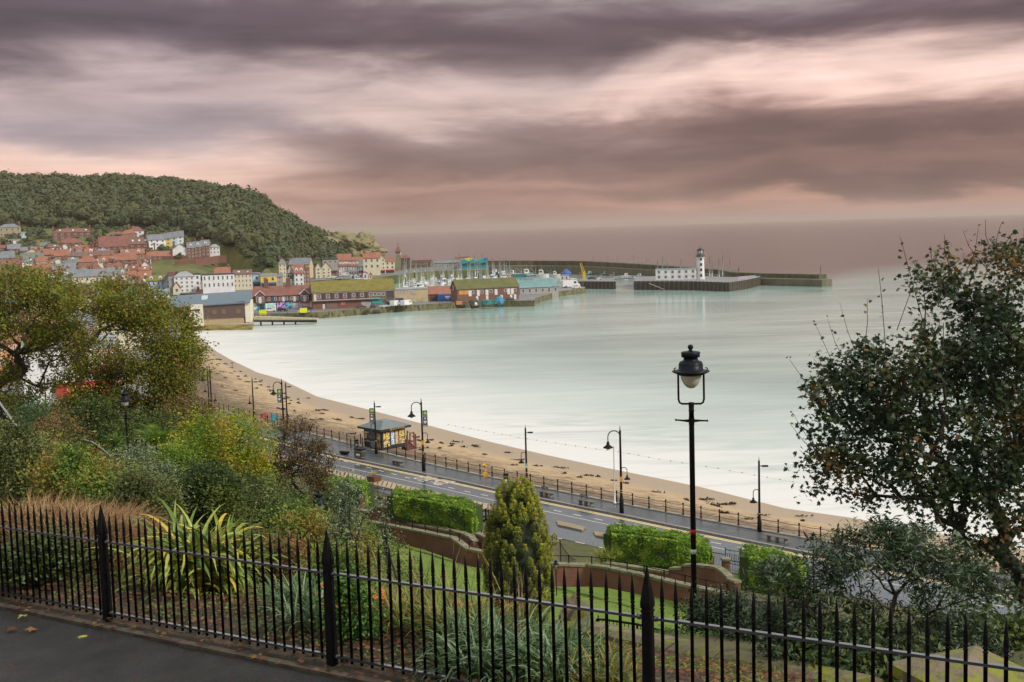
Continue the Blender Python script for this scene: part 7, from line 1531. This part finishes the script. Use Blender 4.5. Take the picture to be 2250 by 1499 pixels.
bush('wild_shrub','tall thin leafy stem before the lawn',852,1250,19,24,190,M_sil,.03,500,dens=.2,stems=6,lumps=2)
# behind the fence, left
bush('ground_cover','low dark glossy ground cover behind the left pickets',70,1262,14.8,200,85,M_sil[0:1]+M_dk,.05,6000,'oval',dens=.6,up=1.)
bush('shrub','brown bracken between tan grass and striped flax',215,1250,15.6,110,70,M_rus,.04,4000)
# striped flax
M_flax=LG('flaxleaf',[(.2,.26,.045),(.34,.37,.08),(.11,.18,.035),(.5,.36,.05),(.07,.12,.025)],.3,.4)
fb_=Vector(((385-1125)/F*14.6,14.6,0)); fb_.z=fence_at(.5,1.6).z-.35
grass('flax_plant','large arching yellow striped flax clump behind the left panel of the fence',[fb_+Vector((dx,dy,0)) for dx,dy in ((0,0),(.18,.1),(-.2,.05),(.32,0),(.1,-.18),(-.1,-.12),(.45,.05))],44,1.36,.074,M_flax,spread=.48,droop=1.55,rad=.12,erect=1.,seg=9,weights=[.3,.3,.18,.1,.12])
# strap leaved lilies along the bed
M_lily=LG('lilyleaf',[(.07,.13,.05),(.12,.19,.085),(.05,.09,.03),(.2,.27,.15)],.3,.35); M_lily2=LG('lilyyellow',[(.14,.2,.05),(.08,.13,.03),(.26,.24,.05),(.3,.17,.05)],.3,.4)
grass('lily_clump','blue green strap leaved clump left of the middle post',bedpts(585,700,12,.7,1.5),34,.62,.022,M_lily,spread=.45,droop=1.1,rad=.12)
grass('lily_clump','dark strap leaved clump right of the middle post',bedpts(740,900,16,.9,1.8),30,.62,.022,M_lily2,spread=.5,droop=1.1,rad=.12)
grass('lily_clump','mixed yellowing strap leaved clump before the lawn',bedpts(880,1060,20,.8,1.9),30,.68,.022,M_lily2,spread=.45,droop=1.,rad=.12)
grass('lily_clump','large silvery strap leaved clump below the evergreen',bedpts(960,1280,38,.25,1.2),34,.6,.024,M_lily,spread=.55,droop=1.25,rad=.14)
grass('lily_clump','grassy strap leaved clump left of the third post',bedpts(1230,1400,14,.3,1.1),30,.5,.016,M_lily2,spread=.6,droop=1.1,rad=.12)
grass('dry_stems','thin dry brown stems standing before the evergreen',bedpts(820,1150,16,1.2,2.2),6,1.15,.009,LG('drystem',[(.2,.12,.05),(.05,.03,.02),(.3,.22,.08)],.1),spread=.22,droop=.35,rad=.1)
# orange flowers
fl_=bush('flower_plant','leafy plant with orange flowers beside the middle post',775,1400,11.75,100,150,LG('marigold',[(.06,.14,.02),(.1,.19,.03),(.04,.09,.02)],.3),.035,5000,'oval',cat='flowering plant',dens=.5)
M_org=mat('orange_petal',(.8,.22,.02),(.75,.3,.03),sc=30,trans=.3); mb=MB(); T=[(0,0,0)]
for j in range(12): a=2*PI*j/12; a2=a+PI/12; mb.add([(0,0,0),(.022*math.cos(a),.022*math.sin(a),.006),(.03*math.cos(a2),.03*math.sin(a2),.004),(.022*math.cos(a+PI/6),.022*math.sin(a+PI/6),.006)],[(0,1,2,3)])
mb.lathe([(.009,0),(.009,.008),(.003,.01)],8,1); FM=mb.mesh('flower',[M_org,mat('flower_eye',(.35,.12,.02))]); k=11.75/F
for u,v in [(711,1286),(776,1286),(752,1302),(773,1299),(781,1300),(839,1299),(825,1311),(842,1311),(741,1313),(697,1305),(742,1331),(762,1333),(705,1331),(782,1338),(773,1344),(784,1362)]:
    p=at(u,v,11.6 if v>1320 else 11.8)-fl_.location; o=inst('flower',FM,fl_,p); o.rotation_euler=(R(55)+rg.normal()*.3,rg.normal()*.3,rg.uniform(-.6,.6))
# silvery butterfly bush and dark shrub on the right
M_bud=LG('buddleia',[(.02,.04,.016),(.035,.065,.025),(.06,.095,.04),(.16,.2,.12),(.015,.03,.012)],.2,.45)
e=tree('butterfly_bush','large bush with silvery green pointed leaves behind the right panel of the fence','shrub',tuple(at(1930,1560,12.6)),tuple(at(1925,1500,12.6)),[E(1800,1270,12.6,120,90,.5),E(1930,1230,12.6,150,80,.6),E(2060,1270,12.6,130,110,.6),E(1860,1390,12.6,200,100,.6),E(2070,1420,12.6,140,100,.6),E(1740,1370,12.6,90,80,.4),E(1960,1180,12.6,90,40,.4),E(1730,1260,12.6,60,40,.3)],360,17000,.085,M_bud,M_bark,.05,'lance',.085,rmin=.004,segl=.15,shell=.3,wig=.02,patch=(2.2,1.2,2))
for u,v in [(1628,1243),(1740,1222),(1700,1290),(1765,1167),(1970,1090),(2060,1135),(1830,1180),(2010,1150)]:
    p=at(u,v,12.4)-e.location; q=Vector((rg.uniform(.03,.09),0,-.1)); MB().tube([q,q*.5,(0,0,0)],[.008,.016,.004],6).obj('flower_spike',mat('dead_flower',(.06,.03,.02)),e,p)
bush('shrub','very dark small leaved shrub at the foot of the nearest gas lamp',1600,1445,17.5,170,150,LG('blackgreen',[(.012,.022,.012),(.022,.04,.02),(.035,.055,.02)],.1),.04,15000,dens=.6)
bush('shrub','black green shrub mass left of the butterfly bush',1690,1470,15.5,250,150,LG('blackgreen2',[(.014,.026,.012),(.025,.045,.02),(.04,.06,.02)],.1),.04,15000,dens=.6)
bush('shrub','dark undergrowth below the butterfly bush',1850,1530,12.2,330,130,M_dk+M_bud[1:3],.05,9000,'oval'); bush('shrub','dark shrub at the foot of the right edge tree',2180,1500,13.5,190,150,M_dk,.06,7000,'oval')
bush('shrub','spiky brown green plant at the end of the right hedge',1330,1238,80,50,38,M_yg,.14,300,'lance'); grass('flax_plant','small spiky flax at the left end of the right hedge',[at(1335,1238,81),at(1322,1238,81)],60,1.5,.06,LG('smallflax',[(.2,.24,.06),(.12,.16,.04)],.2),spread=.55,droop=.5)
# ---------------------------------------------------------------- stone wall, lower fence, rock
M_wst=mat('old_sandstone',(.17,.125,.07),(.08,.07,.04),sc=2.2,det=9,bump=1.,bsc=5,rough=.9,wear=((.12,.13,.015),4.,.54)); M_cop2=mat('mossy_coping',(.2,.155,.09),(.11,.09,.05),sc=3,det=9,bump=.8,bsc=8,wear=((.17,.18,.015),5.,.5))
rows=[(1232,1368,17.2),(1300,1378,16.4),(1400,1398,15.2),(1500,1420,14.),(1600,1441,13.1),(1700,1462,12.3),(1800,1482,11.6),(1900,1503,11.)]
P=[at(*r) for r in rows]; e=empty('stone_wall',P[0],0,'low mossy sandstone wall running down behind the right fence panel','wall')
mb=MB(); mb.wall([p-P[0]+Vector((0,0,-1.2)) for p in P],1.03,.3); mb.obj('stonework',M_wst,e)
for i,(a,b) in enumerate(zip(P[:-1],P[1:])):
    a=a-P[0];b=b-P[0]; t=(b-a).normalized()*.008; n_=Vector((-t.y,t.x,0)).normalized()*.24; A,B=a+t,b-t; z0=Vector((0,0,-.17)); hi=Vector((0,0,.06))
    mb=MB(); mb.add([A-n_+z0,B-n_+z0,B+n_+z0,A+n_+z0,A-n_,B-n_,B+n_,A+n_,A-n_*.5+hi,B-n_*.5+hi,B+n_*.5+hi,A+n_*.5+hi],[(0,3,2,1),(0,1,5,4),(2,3,7,6),(1,2,6,5),(3,0,4,7),(4,5,9,8),(6,7,11,10),(8,9,10,11),(5,6,10,9),(7,4,8,11)]); mb.obj('coping_stone',M_cop2,e)
pc=at(2130,1500,10.2); e=empty('stone_pier',pc,R(20),'big sandstone pier cap at the bottom right behind the fence','pier'); mb=MB(); mb.box(-.42,.42,-.4,.4,-.9,-.02); mb.obj('shaft',M_wst,e); mb=MB(); mb.add([(-.52,-.5,0),(.52,-.5,0),(.52,.5,0),(-.52,.5,0),(-.52,-.5,.1),(.52,-.5,.1),(.52,.5,.1),(-.52,.5,.1),(0,0,.27)],[(0,3,2,1),(0,1,5,4),(1,2,6,5),(2,3,7,6),(3,0,4,7),(4,5,8),(5,6,8),(6,7,8),(7,4,8)]); mb.obj('cap',M_cop2,e)
tag(rock('boulder',at(1262,1352,17.),(.2,.16,.26),M_wst,4.),'upright weathered stone block at the upper end of the mossy wall','stone')
lf=empty('lower_fence',at(1320,1420,36),0,'lower spiked iron fence across the lawn behind the third post','fence'); fp_=[(1316,1420,36),(1380,1431,35),(1450,1447,34),(1520,1466,33)]; P=[at(u,v,y) for u,v,y in fp_]; rs=resample(P,.17); pk=MB().lathe([(.012,0),(.012,.78),(.018,.8),(.003,.92)],6).mesh('picket',M_ironw)
for i,p in enumerate(rs): inst('picket',pk,lf,p-lf.location)
for z in (.12,.66): MB().tube([p-lf.location+Vector((0,0,z)) for p in rs],.014,4).obj('rail',M_ironw,lf)
for p in (rs[0],rs[len(rs)//2]): MB().tube([(0,0,-.2),(0,0,.9),(0,0,1.05)],[.045,.045,.005],6).obj('post',M_ironw,lf,p-lf.location)
hr=empty('handrail',at(1310,1420,30),0,'thick black stair handrail between the third post and the lower fence','handrail'); pp=[at(u,v,y)-hr.location for u,v,y in ((1306,1375,30),(1312,1361,30),(1330,1362,29.8),(1400,1372,28.5),(1470,1390,27),(1512,1406,26))]
MB().tube(pp,.032,8).obj('rail',M_ironw,hr); MB().tube([pp[0]+Vector((0,0,-.6)),pp[0]],.035,6).obj('post',M_ironw,hr); MB().tube([pp[3]+Vector((0,0,-1)),pp[3]],.03,6).obj('post',M_ironw,hr)
# black handrails descending on the left
def lrail(pts,h,label,bars=True):
    P=[at(*q) for q in pts]; rs=resample(P,.14); e=empty('stair_railing',rs[0],0,label,'railing'); MB().tube([p-rs[0] for p in rs[::4]+[rs[-1]]],.035,6).obj('rail',M_wetrail,e); MB().tube([p-rs[0]+Vector((0,0,-h)) for p in rs[::4]+[rs[-1]]],.02,5).obj('rail',M_ironw,e)
    mb=MB(); [mb.tube([p-rs[0]+Vector((0,0,-h-.1)),p-rs[0]],.011,4,cap=False) for p in rs]; mb.obj('bars',M_ironw,e)
lrail([(-10,872,34),(35,935,31),(70,975,29),(120,1010,27.5),(176,1050,26)],.95,'black stair railing descending from the left edge through the shrubs')
lrail([(180,966,44),(205,972,43),(235,995,42),(252,1012,41)],.9,'short black railing between the gold grass and the fan palm')
# ---------------------------------------------------------------- fallen leaves
M_lit=LG('litter',[(.2,.07,.03),(.13,.05,.025),(.28,.14,.05),(.07,.04,.02)],.1,.7,.8)
n=11000; s=rg.uniform(-1.5,3.3,n); o=rg.uniform(-.3,3.5,n); P=np.array([tuple(fence_at(a,b,(-.0 if b<1. else -(b-1.)*.32))) for a,b in zip(s,o)]); keep=(o>.0)|(rg.random(n)<.5); P=P[keep]; P[:,2]+=.03*rg.random(len(P))+.02
tag(leafcloud('fallen_leaves',P,np.full(len(P),.06),M_lit,None,'maple',2.5),'brown fallen leaves littering the bed under the fence',kind='stuff')
n=24000; s=rg.uniform(-1.6,3.3,n); o=rg.uniform(.15,3.8,n); P=np.array([tuple(fence_at(a,b,(-.0 if b<1. else -(b-1.)*.32))) for a,b in zip(s,o)]); nz=np.array([noise.noise(Vector(p)*1.5) for p in P]); P=P[nz>-.12]; P[:,2]+=.02+.05*rg.random(len(P))
tag(leafcloud('weeds',P,np.full(len(P),.04),LG('weed',[(.1,.17,.02),(.14,.2,.03),(.06,.1,.02),(.18,.15,.03)],.3),None,'oval',.8),'small green weeds and moss in the bed behind the fence',kind='stuff')
lm=[rawmesh('leaf',np.array([(x*.14,y*.13,z*.14+.012*math.sin(9*x+j)+.01) for x,y,z in SHAPES['maple']]),np.arange(12).reshape(1,12),12,[m_]) for j,m_ in enumerate([M_lit[0],LG('yellowleaf',[(.3,.32,.06)],.2)[0],M_lit[1],mat('pale_dead_leaf',(.22,.19,.14)),M_lit[2]])]
gz_=lambda u,v:(lambda d:CAM+d*((P1.z-.03-CAMZ)/d.z))(ray(u,v))
llab={(182,1404):'yellow green fallen leaf in the middle of the dark path',(24,1384):'dark brown fallen leaf at the left edge of the path',(70,1386):'brown fallen leaf left of the yellow one',(168,1466):'small orange fallen leaf near the bottom of the path',(276,1414):'pale dead leaf right of the yellow leaf',(337,1450):'largest pale dead leaf on the path',(322,1452):'dark curled leaf beside the largest pale leaf',(262,1486):'dark curled leaf at the bottom of the photo',(50,1357):'pale dead leaf near the left path edge',(281,1452):'small brown leaf left of the largest pale leaf',(535,1465):'pale dead leaf at the right end of the path',(30,1469):'small dull leaf at the bottom left of the path',(540,1438):'pinkish leaf near the stone edging'}
for i,((u,v),lb) in enumerate(llab.items()):
    p=gz_(u,v); o=inst('fallen_leaf',lm[1] if 'yellow' in lb and i==0 else lm[(i*2)%5] if i else lm[1],None,p+Vector((0,0,.012)),rg.uniform(0,6)); tag(o,lb,'leaf','fallen leaves on the path')
# undergrowth covering the slope
def undergrowth(name,label,ur,yr,n,size,mats,hmax,test,patch=.5,seed=0.):
    u=rg.uniform(ur[0],ur[1],n); y=yr[0]+(yr[1]-yr[0])*rg.random(n)**1.3; keep=[]
    for a,b in zip(u,y):
        x=(a-1125)/F*b
        if not test(a,b): continue
        z=near_z(x,b); hh=hmax*(.35+.65*max(0,.5+noise.noise(Vector((x*.45,b*.45,seed)))))*b/30; keep.append((x,b,z+hh*rg.random()**.6,noise.noise(Vector((x*patch,b*patch,seed+4)))))
    K=np.array(keep); mi=np.clip(((K[:,3]*1.3+.5+rg.normal(size=len(K))*.15)*len(mats)).astype(int),0,len(mats)-1)
    tag(leafcloud(name,K[:,:3],size*K[:,1]/30,mats,None,'rhomb',.7,None,None,mi),label,kind='stuff')
def dlim(a): return float(np.interp(a,[-200,300,450,640,760,800,1000,1080,1150,1200,1540,1560,1640,1700,2400],[118,112,106,100,88,84,59,54,39,30,30,41,43,70,74]))
undergrowth('undergrowth','mixed undergrowth covering the garden slope',(-150,900),(17,112),120000,.085,[M_dk[0],M_mix[0],M_gry[0],M_dk[1],M_mix[1],M_rus[1],M_gry[1],M_mix[2]],.8,lambda a,b:b<(dlim(a) if a>740 else dlim(a)))
undergrowth('low_cover','low plants below the lawn and on the right of the slope',(900,2300),(15.5,72),60000,.075,[M_dk[0],M_dk[1],M_rus[2],M_mix[0],M_dk[2],M_mix[1]],.3,lambda a,b:b<dlim(a),.8,3.)
for o in bpy.data.objects:
    if '_used' in o: del o['_used']
